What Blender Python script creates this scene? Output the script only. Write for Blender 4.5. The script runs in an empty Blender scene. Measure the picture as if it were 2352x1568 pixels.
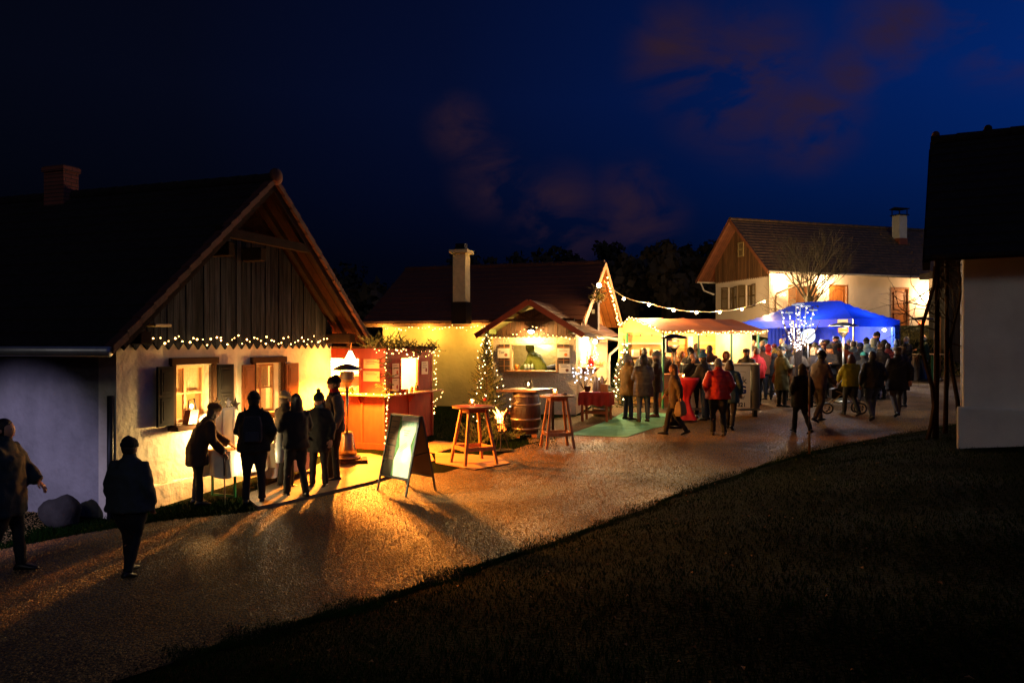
import bpy, bmesh, math, random
from mathutils import Vector, Matrix
R = math.radians
rnd = random.Random(7)
S = bpy.context.scene
COL = S.collection
# ---------------- camera, sky, exposure ----------------
F, CX, HY, EYE = 1764.0, 1176.0, 790.0, 2.5     # focal length and horizon in photo units, eye height in metres
cd = bpy.data.cameras.new('camera'); cam = bpy.data.objects.new('camera', cd); COL.objects.link(cam)
cd.sensor_width = 36; cd.lens = 27; cd.clip_start = .05; cd.clip_end = 3000; cd.shift_y = 6/2352
cam.location = (0, 0, EYE); cam.rotation_euler = (R(90), 0, 0); S.camera = cam
S.render.resolution_x = 1024; S.render.resolution_y = 682
S.view_settings.view_transform = 'Standard'; S.view_settings.look = 'None'
S.view_settings.exposure = 0; S.view_settings.gamma = 1
try:
    S.cycles.use_denoising = True; S.cycles.denoiser = 'OPENIMAGEDENOISE'
    S.cycles.sample_clamp_indirect = 6; S.cycles.max_bounces = 6; S.cycles.use_light_tree = True
    S.cycles.caustics_reflective = False; S.cycles.caustics_refractive = False
except Exception: pass
W = bpy.data.worlds.new("World"); S.world = W; W.use_nodes = True
nt = W.node_tree; nt.nodes.clear()
def N(t, typ, **k):
    n = t.nodes.new(typ)
    for a, b in k.items(): setattr(n, a, b)
    return n
def ramp(n, stops):
    cr = n.color_ramp
    while len(cr.elements) > 1: cr.elements.remove(cr.elements[-1])
    for i, (p, c) in enumerate(stops):
        e = cr.elements[0] if i == 0 else cr.elements.new(p)
        e.position = p; e.color = (*c, 1)
tc = N(nt, 'ShaderNodeTexCoord'); sx = N(nt, 'ShaderNodeSeparateXYZ'); nt.links.new(tc.outputs['Generated'], sx.inputs[0])
ma = N(nt, 'ShaderNodeMath', operation='MULTIPLY_ADD'); nt.links.new(sx.outputs[0], ma.inputs[0]); ma.inputs[1].default_value = .75; ma.inputs[2].default_value = .48
r1 = N(nt, 'ShaderNodeValToRGB'); nt.links.new(ma.outputs[0], r1.inputs[0])
ramp(r1, [(0, (.0012, .0018, .0050)), (.2, (.0014, .0024, .0090)), (.42, (.0014, .0040, .0240)), (.62, (.0010, .0075, .056)), (.8, (.0008, .013, .100)), (.95, (.0008, .020, .155))])
# darker toward the horizon
r2 = N(nt, 'ShaderNodeValToRGB'); nt.links.new(sx.outputs[2], r2.inputs[0])
ramp(r2, [(0, (.2, .2, .14)), (.10, (.36, .36, .28)), (.2, (.72, .74, .70)), (.3, (1, 1, 1)), (.6, (.8, .8, .8))])
mu = N(nt, 'ShaderNodeMix', data_type='RGBA', blend_type='MULTIPLY'); mu.inputs[0].default_value = 1
nt.links.new(r1.outputs[0], mu.inputs[6]); nt.links.new(r2.outputs[0], mu.inputs[7])
# thin reddish night clouds
mp = N(nt, 'ShaderNodeMapping'); nt.links.new(tc.outputs['Generated'], mp.inputs[0]); mp.inputs['Scale'].default_value = (2.2, 2.2, 4.2)
mp.inputs['Rotation'].default_value = (0, R(-28), 0); mp.inputs['Location'].default_value = (.37, 0, .12)
nz = N(nt, 'ShaderNodeTexNoise'); nt.links.new(mp.outputs[0], nz.inputs[0]); nz.inputs['Scale'].default_value = 4.2; nz.inputs['Detail'].default_value = 9; nz.inputs['Roughness'].default_value = .55; nz.inputs['Distortion'].default_value = .5
r3 = N(nt, 'ShaderNodeValToRGB'); nt.links.new(nz.outputs[0], r3.inputs[0]); ramp(r3, [(.40, (0, 0, 0)), (.53, (.5, .5, .5)), (.72, (1, 1, 1))])
mk = N(nt, 'ShaderNodeMath', operation='MULTIPLY'); nt.links.new(r3.outputs[0], mk.inputs[0])
r4 = N(nt, 'ShaderNodeValToRGB'); nt.links.new(ma.outputs[0], r4.inputs[0]); ramp(r4, [(.36, (0, 0, 0)), (.5, (.75, .75, .75)), (.7, (.9, .9, .9)), (1, (.6, .6, .6))]); nt.links.new(r4.outputs[0], mk.inputs[1])
prev = None      # cloud banks stand in these directions of the sky
for cx_, cz_, sz_ in ((.215, .375, .07), (.30, .34, .10), (.385, .295, .07), (.44, .355, .045), (.50, .41, .065), (-.07, .28, .045), (-.03, .215, .055), (.06, .165, .07), (.16, .17, .07), (.65, .42, .07)):
    v = Vector((cx_, 1, cz_)).normalized(); ds_ = N(nt, 'ShaderNodeVectorMath', operation='DISTANCE'); nt.links.new(tc.outputs['Generated'], ds_.inputs[0]); ds_.inputs[1].default_value = v
    mr_ = N(nt, 'ShaderNodeMapRange', interpolation_type='SMOOTHSTEP'); nt.links.new(ds_.outputs['Value'], mr_.inputs[0]); mr_.inputs[1].default_value = sz_*1.25; mr_.inputs[2].default_value = sz_*.1; mr_.inputs[3].default_value = 0; mr_.inputs[4].default_value = 1
    if prev: mx_ = N(nt, 'ShaderNodeMath', operation='MAXIMUM'); nt.links.new(prev, mx_.inputs[0]); nt.links.new(mr_.outputs[0], mx_.inputs[1]); prev = mx_.outputs[0]
    else: prev = mr_.outputs[0]
mk2 = N(nt, 'ShaderNodeMath', operation='MULTIPLY'); nt.links.new(r3.outputs[0], mk2.inputs[0]); nt.links.new(prev, mk2.inputs[1]); mk = mk2
mc = N(nt, 'ShaderNodeMix', data_type='RGBA'); nt.links.new(mk.outputs[0], mc.inputs[0]); nt.links.new(mu.outputs[2], mc.inputs[6]); mc.inputs[7].default_value = (.027, .0120, .020, 1)
bg = N(nt, 'ShaderNodeBackground'); nt.links.new(mc.outputs[2], bg.inputs[0]); bg.inputs[1].default_value = 1.0
wo = N(nt, 'ShaderNodeOutputWorld'); nt.links.new(bg.outputs[0], wo.inputs[0])

# faint grey fill added behind the camera, for an unseen light (low, soft)
sd_ = bpy.data.lights.new('night_fill', 'SUN'); sd_.energy = .15; sd_.angle = R(12); sd_.color = (.95, .95, .92)
so_ = bpy.data.objects.new('night_fill', sd_); COL.objects.link(so_); so_.rotation_euler = Vector((-.12, 1, -.5)).to_track_quat('-Z', 'Y').to_euler()
# ---------------- ground heights ----------------
EDGE = [(-14, -4.5), (-2.86, 6.49), (-2.23, 7.08), (-1.24, 7.9), (-.23, 8.93), (1.33, 10.5), (3.0, 12.46), (5.83, 15.3), (10.7, 18.5), (18, 21.5), (40, 27)]
def zr(x, y): return .02*x+.04*y-.39
def sm(a, b, t):
    t = max(0, min(1, (t-a)/(b-a))); return t*t*(3-2*t)
def sdist(x, y):
    best = 1e9; s = 1
    for (ax, ay), (bx, by) in zip(EDGE, EDGE[1:]):
        dx, dy = bx-ax, by-ay; t = max(0, min(1, ((x-ax)*dx+(y-ay)*dy)/(dx*dx+dy*dy)))
        qx, qy = x-ax-t*dx, y-ay-t*dy; d = qx*qx+qy*qy
        if d < best: best = d; s = 1 if dx*(y-ay)-dy*(x-ax) < 0 else -1
    return s*math.sqrt(best)
def T(x, y):
    z = zr(min(x, 60), min(y, 45))
    if -20 < x < 45 and -25 < y < 30:
        s = sdist(x, y)
        if s > 0: z += 1.3*(1-math.exp(-s/3.5))*(s/(s+.25)) + .05*math.sin(x*1.7+y)*math.sin(y*1.3)*min(1, s)*(1 if s < 12 else 0)
    elif y <= 30 and x > 0: z += 1.3
    q = y-.3*(x-16); st = 31+4*sm(15.5, 13.5, x)
    z += sm(6, 10, x)*(1.35*sm(st, st+2.8, q)+.5*sm(st+2.5, st+9, q))
    if y > 48: z += 9*sm(48, 130, y)*(.7+.3*math.sin(x*.03+1))
    return z
def at(px, py, Y): return Vector(((px-CX)/F*Y, Y, EYE-(py-HY)/F*Y))
def G(px, py):                     # where the ray through a photo point meets the street plane
    r = (px-CX)/F; Y = (EYE+.39)/((py-HY)/F+.04+.02*r); return Vector((r*Y, Y, zr(r*Y, Y)))

# ---------------- mesh helper ----------------
class MB:
    def __init__(s): s.v = []; s.f = []
    def add(s, vs, fs):
        o = len(s.v); s.v += [tuple(p) for p in vs]; s.f += [tuple(i+o for i in f) for f in fs]; return s
    def bx(s, x0, x1, y0, y1, z0, z1):
        return s.add([(x0,y0,z0),(x1,y0,z0),(x1,y1,z0),(x0,y1,z0),(x0,y0,z1),(x1,y0,z1),(x1,y1,z1),(x0,y1,z1)],
                     [(0,3,2,1),(4,5,6,7),(0,1,5,4),(1,2,6,5),(2,3,7,6),(3,0,4,7)])
    def box(s, c, d, rot=None):
        m = MB().bx(-d[0]/2, d[0]/2, -d[1]/2, d[1]/2, -d[2]/2, d[2]/2)
        if rot is not None:
            e = rot if isinstance(rot, Matrix) else Matrix.Rotation(rot, 3, 'Z')
            m.v = [tuple(e @ Vector(p)) for p in m.v]
        return s.add([(p[0]+c[0], p[1]+c[1], p[2]+c[2]) for p in m.v], m.f)
    def beam(s, a, b, w, h, up=(0, 0, 1)):
        a = Vector(a); b = Vector(b); d = (b-a); L = d.length; d = d/L; u = Vector(up)
        x = d.cross(u)
        if x.length < 1e-4: x = d.cross(Vector((1, 0, 0)))
        x.normalize(); z = x.cross(d)
        m = Matrix((x, d, z)).transposed()
        return s.box((a+b)/2, (w, L, h), m)
    def prism(s, poly, vec):
        n = len(poly); v = Vector(vec); P = [Vector(p) for p in poly]
        return s.add(P+[p+v for p in P], [tuple(range(n))[::-1], tuple(range(n, 2*n))]+[(i, (i+1) % n, n+(i+1) % n, n+i) for i in range(n)])
    def loft(s, rings, cap=True):
        n = len(rings[0]); vs = [p for r in rings for p in r]; fs = []
        for k in range(len(rings)-1):
            for i in range(n):
                j = (i+1) % n; fs.append((k*n+i, k*n+j, (k+1)*n+j, (k+1)*n+i))
        if cap: fs += [tuple(range(n))[::-1], tuple(range((len(rings)-1)*n, len(rings)*n))]
        return s.add(vs, fs)
    def tube(s, pts, r, n=8, cap=True, flat=1):
        P = [Vector(p) for p in pts]; k = len(P); rr = r if isinstance(r, (list, tuple)) else [r]*k
        rings = []; x = None
        for i in range(k):
            d = (P[min(i+1, k-1)]-P[max(i-1, 0)])
            if d.length < 1e-7: d = Vector((0, 0, 1))
            d.normalize()
            if x is None:
                x = d.cross(Vector((0, 1, 0)) if abs(d.y) < .9 else Vector((1, 0, 0)))
            x = (x-d*x.dot(d)); x.normalize(); y = d.cross(x)
            rings.append([P[i]+rr[i]*(math.cos(a)*x+flat*math.sin(a)*y) for a in [2*math.pi*j/n for j in range(n)]])
        return s.loft(rings, cap)
    def ell(s, c, r, n=12, m=8, rot=None):
        rings = []
        for k in range(m+1):
            t = math.pi*k/m; st = max(math.sin(t), .02); rings.append([Vector((r[0]*st*math.cos(a), r[1]*st*math.sin(a), -r[2]*math.cos(t))) for a in [2*math.pi*j/n for j in range(n)]])
        if rot is not None: rings = [[rot @ p for p in q] for q in rings]
        return s.loft([[p+Vector(c) for p in q] for q in rings])
    def lathe(s, prof, c=(0, 0, 0), n=20):
        c = Vector(c)
        return s.loft([[c+Vector((max(r, 1e-4)*math.cos(a), max(r, 1e-4)*math.sin(a), z)) for a in [2*math.pi*j/n for j in range(n)]] for r, z in prof])
    def wall(s, x0, x1, z0, z1, y0, y1, holes=()):
        xs = sorted({x0, x1, *[h[0] for h in holes], *[h[1] for h in holes]}); zs = sorted({z0, z1, *[h[2] for h in holes], *[h[3] for h in holes]})
        for a, b in zip(xs, xs[1:]):
            run = None
            for c, d in list(zip(zs, zs[1:]))+[(None, None)]:
                hole = c is None or any(h[0]-1e-6 <= a and b <= h[1]+1e-6 and h[2]-1e-6 <= c and d <= h[3]+1e-6 for h in holes)
                if hole:
                    if run: s.bx(a, b, y0, y1, *run); run = None
                else: run = (run[0], d) if run else (c, d)
        return s
    def build(s, name, mat, parent=None, smooth=False, bevel=0, weld=False):
        me = bpy.data.meshes.new(name); me.from_pydata(s.v, [], s.f); me.update()
        me.materials.append(mat)
        if smooth: me.polygons.foreach_set('use_smooth', [True]*len(me.polygons))
        o = bpy.data.objects.new(name, me); COL.objects.link(o)
        if parent is not None: o.parent = parent
        if bevel:
            b = o.modifiers.new('bevel', 'BEVEL'); b.width = bevel; b.segments = 2; b.limit_method = 'ANGLE'
        return o
def tag(o, label, cat, group=None):
    o['label'] = label; o['category'] = cat
    if group: o['group'] = group
    return o
def E(name, label, cat, loc, yaw=0, group=None, scale=1):
    o = bpy.data.objects.new(name, None); COL.objects.link(o); o.empty_display_size = .2
    o.location = loc; o.rotation_euler = (0, 0, yaw); o.scale = (scale,)*3
    return tag(o, label, cat, group)
def st(o, kind='structure'): o['kind'] = kind; return o
def child(o, name, parent, loc):      # another object sharing the same mesh
    c = o.copy() if isinstance(o, bpy.types.Object) else bpy.data.objects.new(name, o)
    c.name = name; COL.objects.link(c); c.parent = parent; c.location = loc; return c
def frame(o, v):                      # local -> world of a thing without scale
    c, s_ = math.cos(o.rotation_euler[2]), math.sin(o.rotation_euler[2]); v = Vector(v)
    return Vector((o.location[0]+c*v.x-s_*v.y, o.location[1]+s_*v.x+c*v.y, o.location[2]+v.z))
LS = 2.6      # one dial for every lamp of the place
def lamp(loc, W_, col, r=.05, parent=None, spot=None, name='lamp_glow', rot=None, blend=.6):
    l = bpy.data.lights.new(name, 'SPOT' if spot else 'POINT'); l.energy = W_*LS; l.color = col; l.shadow_soft_size = r
    if spot: l.spot_size = R(spot); l.spot_blend = blend
    o = bpy.data.objects.new(name, l); COL.objects.link(o)
    if parent is not None: o.parent = parent
    o.location = loc
    if rot is not None: o.rotation_euler = Vector(rot).to_track_quat('-Z', 'Y').to_euler()
    return o
# ---------------- materials ----------------
MC = {}
def M(name, c, rough=.75, c2=None, ns=3, bump=.15, bs=25, metal=0, st_=(1, 1, 1), kind='noise', spec=.4, dist=.02, **kw):
    if name in MC: return MC[name]
    m = bpy.data.materials.new(name); m.use_nodes = True; t = m.node_tree; t.nodes.clear()
    out = N(t, 'ShaderNodeOutputMaterial'); b = N(t, 'ShaderNodeBsdfPrincipled'); t.links.new(b.outputs[0], out.inputs[0])
    b.inputs['Roughness'].default_value = rough; b.inputs['Metallic'].default_value = metal
    b.inputs['Specular IOR Level'].default_value = spec
    co = N(t, 'ShaderNodeTexCoord'); mp = N(t, 'ShaderNodeMapping'); t.links.new(co.outputs['Object'], mp.inputs[0]); mp.inputs['Scale'].default_value = st_
    if c2 is None: c2 = tuple(x*.72 for x in c)
    n1 = N(t, 'ShaderNodeTexNoise'); t.links.new(mp.outputs[0], n1.inputs[0]); n1.inputs['Scale'].default_value = ns; n1.inputs['Detail'].default_value = 6; n1.inputs['Roughness'].default_value = .6
    r = N(t, 'ShaderNodeValToRGB'); t.links.new(n1.outputs[0], r.inputs[0]); ramp(r, [(.32, c2), (.68, c)])
    colour = r.outputs[0]
    n2 = N(t, 'ShaderNodeTexNoise'); t.links.new(mp.outputs[0], n2.inputs[0]); n2.inputs['Scale'].default_value = bs; n2.inputs['Detail'].default_value = 5
    h = n2.outputs[0]
    if kind == 'brick':
        bk = N(t, 'ShaderNodeTexBrick'); mp2 = N(t, 'ShaderNodeMapping'); t.links.new(co.outputs['Object'], mp2.inputs[0]); mp2.inputs['Rotation'].default_value = (R(90), 0, 0)
        t.links.new(mp2.outputs[0], bk.inputs[0]); bk.inputs['Scale'].default_value = 1; bk.inputs['Brick Width'].default_value = .25; bk.inputs['Row Height'].default_value = .075; bk.inputs['Mortar Size'].default_value = .008
        t.links.new(colour, bk.inputs['Color1']); bk.inputs['Color2'].default_value = (*c2, 1); bk.inputs['Mortar'].default_value = (.02, .015, .012, 1)
        colour = bk.outputs[0]; h = bk.outputs[1]; bump = -bump
    if kind == 'planks':      # board-to-board tone, boards of width kw['w'] along axis kw['ax']
        sp = N(t, 'ShaderNodeSeparateXYZ'); t.links.new(co.outputs['Object'], sp.inputs[0])
        q = N(t, 'ShaderNodeMath', operation='DIVIDE'); t.links.new(sp.outputs[kw.get('ax', 0)], q.inputs[0]); q.inputs[1].default_value = kw.get('w', .15)
        fl = N(t, 'ShaderNodeMath', operation='FLOOR'); t.links.new(q.outputs[0], fl.inputs[0])
        wn = N(t, 'ShaderNodeTexWhiteNoise', noise_dimensions='1D'); t.links.new(fl.outputs[0], wn.inputs['W'])
        mr = N(t, 'ShaderNodeMapRange'); t.links.new(wn.outputs[0], mr.inputs[0]); mr.inputs[3].default_value = .6; mr.inputs[4].default_value = 1.25
        fr = N(t, 'ShaderNodeMath', operation='FRACT'); t.links.new(q.outputs[0], fr.inputs[0])
        pp = N(t, 'ShaderNodeMath', operation='PINGPONG'); t.links.new(fr.outputs[0], pp.inputs[0]); pp.inputs[1].default_value = .5
        gp = N(t, 'ShaderNodeMath', operation='GREATER_THAN'); t.links.new(pp.outputs[0], gp.inputs[0]); gp.inputs[1].default_value = .035
        vm = N(t, 'ShaderNodeVectorMath', operation='SCALE'); t.links.new(colour, vm.inputs[0]); 
        m2 = N(t, 'ShaderNodeMath', operation='MULTIPLY'); t.links.new(mr.outputs[0], m2.inputs[0]); t.links.new(gp.outputs[0], m2.inputs[1])
        t.links.new(m2.outputs[0], vm.inputs['Scale']); colour = vm.outputs[0]
        ad = N(t, 'ShaderNodeMath', operation='MULTIPLY_ADD'); t.links.new(gp.outputs[0], ad.inputs[0]); ad.inputs[1].default_value = 1.; t.links.new(h, ad.inputs[2]); h = ad.outputs[0]
    t.links.new(colour, b.inputs['Base Color'])
    if bump:
        bp = N(t, 'ShaderNodeBump'); bp.inputs['Strength'].default_value = abs(bump); bp.invert = bump < 0; bp.inputs['Distance'].default_value = dist
        t.links.new(h, bp.inputs['Height']); t.links.new(bp.outputs[0], b.inputs['Normal'])
    for a, v in kw.items():
        if a in ('trans',): b.inputs['Transmission Weight'].default_value = v
        if a == 'alpha': b.inputs['Alpha'].default_value = v
        if a == 'sheen': b.inputs['Sheen Weight'].default_value = v
        if a == 'sub': b.inputs['Subsurface Weight'].default_value = v
    MC[name] = m; return m
def CLOTH_T(name, c, tr=.5):        # thin cloth that lets light through
    m = M(name, c, .6, tuple(v*.8 for v in c), ns=.8, bump=.25, bs=3, dist=.05); t = m.node_tree
    out = [n for n in t.nodes if n.type == 'OUTPUT_MATERIAL'][0]; b = [n for n in t.nodes if n.type == 'BSDF_PRINCIPLED'][0]
    tl = N(t, 'ShaderNodeBsdfTranslucent'); tl.inputs[0].default_value = (*c, 1); mx = N(t, 'ShaderNodeMixShader'); mx.inputs[0].default_value = tr
    t.links.new(b.outputs[0], mx.inputs[1]); t.links.new(tl.outputs[0], mx.inputs[2]); t.links.new(mx.outputs[0], out.inputs[0]); return m
def ROAD_MAT(name, c, c2, a, b_, sc, bump, dist, rough):
    m = M(name, c, rough, c2, ns=sc, bump=bump, bs=sc*.8, dist=dist, spec=.7); t = m.node_tree
    for n in t.nodes:
        if n.type == 'TEX_NOISE': n.inputs['Detail'].default_value = 4
        if n.type == 'VALTORGB': n.color_ramp.elements[0].position = a; n.color_ramp.elements[1].position = b_
    # broad damp and dry areas
    co = [n for n in t.nodes if n.type == 'TEX_COORD'][0]; big = N(t, 'ShaderNodeTexNoise'); big.inputs['Scale'].default_value = .55; big.inputs['Detail'].default_value = 5; t.links.new(co.outputs['Object'], big.inputs[0])
    bs_ = [n for n in t.nodes if n.type == 'BSDF_PRINCIPLED'][0]; mr = N(t, 'ShaderNodeMapRange'); mr.inputs[1].default_value = .3; mr.inputs[2].default_value = .7; mr.inputs[3].default_value = rough-.12; mr.inputs[4].default_value = rough+.25
    t.links.new(big.outputs[0], mr.inputs[0]); t.links.new(mr.outputs[0], bs_.inputs['Roughness'])
    m2 = N(t, 'ShaderNodeMapRange'); m2.inputs[1].default_value = .3; m2.inputs[2].default_value = .7; m2.inputs[3].default_value = .45; m2.inputs[4].default_value = 1.25; b2 = N(t, 'ShaderNodeTexNoise'); b2.inputs['Scale'].default_value = 1.3; b2.inputs['Detail'].default_value = 8; b2.inputs['Roughness'].default_value = .65; t.links.new(co.outputs['Object'], b2.inputs[0]); t.links.new(b2.outputs[0], m2.inputs[0])
    src = bs_.inputs['Base Color'].links[0].from_socket; vs_ = N(t, 'ShaderNodeVectorMath', operation='SCALE'); t.links.new(src, vs_.inputs[0]); t.links.new(m2.outputs[0], vs_.inputs['Scale']); t.links.new(vs_.outputs[0], bs_.inputs['Base Color']); bs_.inputs['Specular IOR Level'].default_value = .38; return m
def EM(name, c, s_):
    if name in MC: return MC[name]
    m = bpy.data.materials.new(name); m.use_nodes = True; t = m.node_tree; t.nodes.clear()
    out = N(t, 'ShaderNodeOutputMaterial'); e = N(t, 'ShaderNodeEmission'); e.inputs[0].default_value = (*c, 1); e.inputs[1].default_value = s_
    t.links.new(e.outputs[0], out.inputs[0]); MC[name] = m; return m
def hx(s_):
    v = [int(s_[i:i+2], 16)/255 for i in (0, 2, 4)]; return tuple(x/12.92 if x < .04045 else ((x+.055)/1.055)**2.4 for x in v)
def cloth(h, rough=.85): return M('cloth_'+h, hx(h), rough, ns=9, bump=.35, bs=60, dist=.01, sheen=.0)
PLASTER = M('old_plaster', (.66, .56, .40), .9, (.48, .39, .26), ns=1.6, bump=.55, bs=7, dist=.05)
PLASTER_Y = M('yellow_plaster', (.62, .50, .18), .9, (.40, .31, .11), ns=.9, bump=.4, bs=9, dist=.03)
PLASTER_W = M('white_plaster', (.66, .58, .48), .9, (.58, .50, .42), ns=1.2, bump=.2, bs=12)
ROUGHCAST = M('roughcast', (.64, .51, .31), .95, (.50, .39, .23), ns=6, bump=1, bs=22, dist=.04)
BARNW = M('barn_plaster', (.78, .72, .64), .95, (.64, .58, .52), ns=2, bump=.5, bs=60, dist=.015)
GREYWOOD = M('weathered_boards', (.030, .036, .050), .95, (.006, .007, .010), ns=4, bump=.5, bs=14, st_=(5, 5, .35), spec=.05, kind='planks', w=.135, ax=0)
BROWNWOOD = M('brown_boards', (.085, .036, .012), .7, (.035, .014, .005), ns=4, bump=.5, bs=14, st_=(5, 5, .35), kind='planks', w=.14, ax=0)
DARKWOOD = M('dark_timber', (.060, .032, .016), .85, (.028, .014, .008), ns=3, bump=.4, bs=12, spec=.08, st_=(2, 2, 2))
REDWOOD = M('red_stained_wood', (.26, .030, .009), .6, (.17, .018, .006), ns=3, bump=.25, bs=18, st_=(3, 3, .7))
PINE = M('pine_wood', (.48, .21, .07), .5, (.34, .13, .04), ns=4, bump=.2, bs=20, st_=(4, 4, .6))
PLY = M('plywood', (.42, .24, .11), .7, (.28, .15, .065), ns=1.5, bump=.25, bs=20, st_=(1, 4, 1))
TILE_D = M('dark_roof_tiles', (.022, .017, .015), .9, (.013, .010, .009), ns=8, bump=.4, bs=20, spec=.08)
TILE_R = M('brown_roof_tiles', (.075, .020, .012), .85, (.045, .014, .009), ns=6, bump=.4, bs=20)
TILE_W = M('mossy_roof_tiles', (.17, .095, .045), .75, (.055, .04, .022), ns=5, bump=.4, bs=22)
TILE_E = M('red_clay_tiles', (.075, .018, .008), .85, (.04, .011, .006), ns=6, bump=.4, bs=20)
BRICK = M('chimney_brick', (.22, .055, .035), .9, (.13, .035, .025), ns=5, bump=.6, kind='brick')
METAL = M('steel', (.55, .53, .5), .3, metal=1, bump=.02)
BLACKM = M('black_metal', (.02, .02, .02), .45, metal=.5, bump=.05)
GUTTER = M('gutter_metal', (.35, .32, .28), .4, metal=.6, bump=.05)
WHITEP = M('white_paint', (.75, .72, .66), .6, bump=.08)
GREENP = M('green_paint', (.03, .22, .06), .5, bump=.05)
GLASS = M('window_glass', (.9, .9, .9), .05, bump=0, trans=1.0, alpha=.25)
CREAMC = M('curtain_lace', (.75, .55, .28), .9, (.6, .4, .18), ns=30, bump=.3, bs=40, alpha=.92)
WIRE = M('light_wire', (.05, .06, .03), .7, bump=0)
PAPER = M('notice_paper', (.72, .62, .46), .8, (.62, .52, .38), ns=2, bump=.1)
INK = M('dark_ink', (.04, .03, .03), .8, bump=0)
NEEDLE = M('spruce_needles', (.085, .13, .03), .7, (.035, .06, .018), ns=5, bump=0)
BARK = M('bark', (.09, .06, .04), .9, (.05, .032, .02), ns=8, bump=.6, bs=20)
CDARK = M('cottage_timber', (.022, .013, .009), .9, (.013, .009, .006), ns=3, bump=.4, bs=12, spec=.04)
CHIMP = M('pale_chimney_render', (.88, .70, .32), .95, (.72, .56, .25), ns=6, bump=1, bs=22, dist=.04)
TWIG = M('twig_bark', (.05, .042, .025), .9, (.025, .022, .013), ns=8, bump=.3)
WARM = EM('warm_bulb', (1, .52, .14), 17); WARM2 = EM('warm_white_bulb', (1, .68, .32), 15); COLD = EM('cool_bulb', (.82, .85, 1), 16)
ORANGE, AMBER, WARMW, COOL = (1, .46, .12), (1, .55, .16), (1, .74, .42), (.72, .84, 1)
# ---------------- ground, road, paving ----------------
def axis(a, b, s, far):
    v = [a+i*s for i in range(int((b-a)/s)+1)]; g = s; x = v[-1]
    while x < far: g *= 1.35; x += g; v.append(x)
    g = s; x = v[0]; lo = []
    while x > -far: g *= 1.35; x -= g; lo.append(x)
    return lo[::-1]+v
gx, gy = axis(-13, 27, .3, 700), axis(-4, 47, .3, 900)
gx_, gy_ = len(gx), len(gy)
gm = MB(); gm.v = [(x, y, T(x, y)) for y in gy for x in gx]
gm.f = [(j*gx_+i, j*gx_+i+1, (j+1)*gx_+i+1, (j+1)*gx_+i) for j in range(gy_-1) for i in range(gx_-1)]
GRASSM = M('winter_turf', (.005, .011, .0025), .95, (.003, .005, .002), ns=1.8, bump=1, bs=30, dist=.08, spec=.02)
st(gm.build('ground', GRASSM, smooth=True))
ROADM = ROAD_MAT('wet_gravel_asphalt', (.20, .11, .035), (.008, .005, .003), .42, .60, 52, 1, .12, .52)
def lift(p, d=0.0): return (p[0], p[1], zr(p[0], p[1])+d)
left = [(-15, -3.2+6, 0)]+[G(*p) for p in [(0, 1262), (190, 1225), (370, 1196), (592, 1173), (857, 1113), (930, 1090), (1020, 1086), (1100, 1062), (1210, 1022), (1320, 998), (1420, 985), (1500, 960), (1560, 925), (1640, 905), (1740, 897), (1820, 892), (2050, 868), (2180, 862)]]+[(26, 30.5, 0)]
right = []
for a_, b_ in zip(EDGE[1:-1], EDGE[2:-1]):
    for k in range(12): t_ = k/12; right.append((a_[0]+(b_[0]-a_[0])*t_+rnd.uniform(-.02, .10), a_[1]+(b_[1]-a_[1])*t_-rnd.uniform(-.02, .10), 0))
right = right[::-1]
rp = left+[(30, 26, 0)]+right+[(-15, -5.2, 0)]
bm = bmesh.new(); bvs = [bm.verts.new(lift(p, .006)) for p in rp]; bm.faces.new(bvs); bmesh.ops.triangulate(bm, faces=bm.faces)
me = bpy.data.meshes.new('road'); bm.to_mesh(me); bm.free(); me.materials.append(ROADM)
road = bpy.data.objects.new('road', me); COL.objects.link(road); st(road)
if me.polygons[0].normal.z < 0: me.flip_normals()
# earth and gravel yard behind the road, under the stalls
yard = [G(*p) for p in [(1216, 1018), (1325, 996), (1425, 983), (1510, 958), (1570, 922), (1640, 904), (1740, 896), (1820, 891), (2048, 867)]]
yp = yard+[(15.5, 31.2, 0), (9, 33, 0), (3, 28.5, 0), (2.4, 23.2, 0), (1.9, 21.4, 0), (.2, 20.5, 0)]
YARDM = M('bark_mulch_yard', (.13, .075, .032), .9, (.035, .024, .012), ns=26, bump=1, bs=45, dist=.05)
st(MB().add([lift(p, .003) for p in yp], [tuple(range(len(yp)))]).build('yard', YARDM))
PAVE = M('concrete_pavement', (.16, .12, .085), .75, (.09, .07, .05), ns=2.5, bump=.4, bs=40)
sw = [G(*p) for p in [(592, 1170), (640, 1162), (857, 1110), (905, 1094), (905, 1058), (850, 1046), (780, 1044), (715, 1080), (560, 1143)]]
sl = MB().add([lift(p, .05) for p in sw]+[lift(p, -.1) for p in sw], [tuple(range(9)), tuple(range(9, 18))[::-1]]+[(9+i, 9+(i+1) % 9, (i+1) % 9, i) for i in range(9)])
st(sl.build('pavement', PAVE))
CARPM = M('green_carpet', (.12, .38, .25), .95, (.07, .25, .16), ns=4, bump=.4, bs=90)
cp = [G(*p) for p in [(1303, 999), (1340, 987), (1400, 965), (1432, 948), (1545, 950), (1550, 975), (1500, 984), (1440, 1004), (1395, 1003)]]
cm = MB().add([lift(p, .014+.004*(i % 2)) for i, p in enumerate(cp)]+[lift(p, .001) for p in cp], [tuple(range(9)), tuple(range(9, 18))[::-1]]+[(9+i, 9+(i+1) % 9, (i+1) % 9, i) for i in range(9)])
tag(cm.build('carpet', CARPM), 'pale green carpet lying on the gravel in front of the hut', 'carpet')
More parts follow.
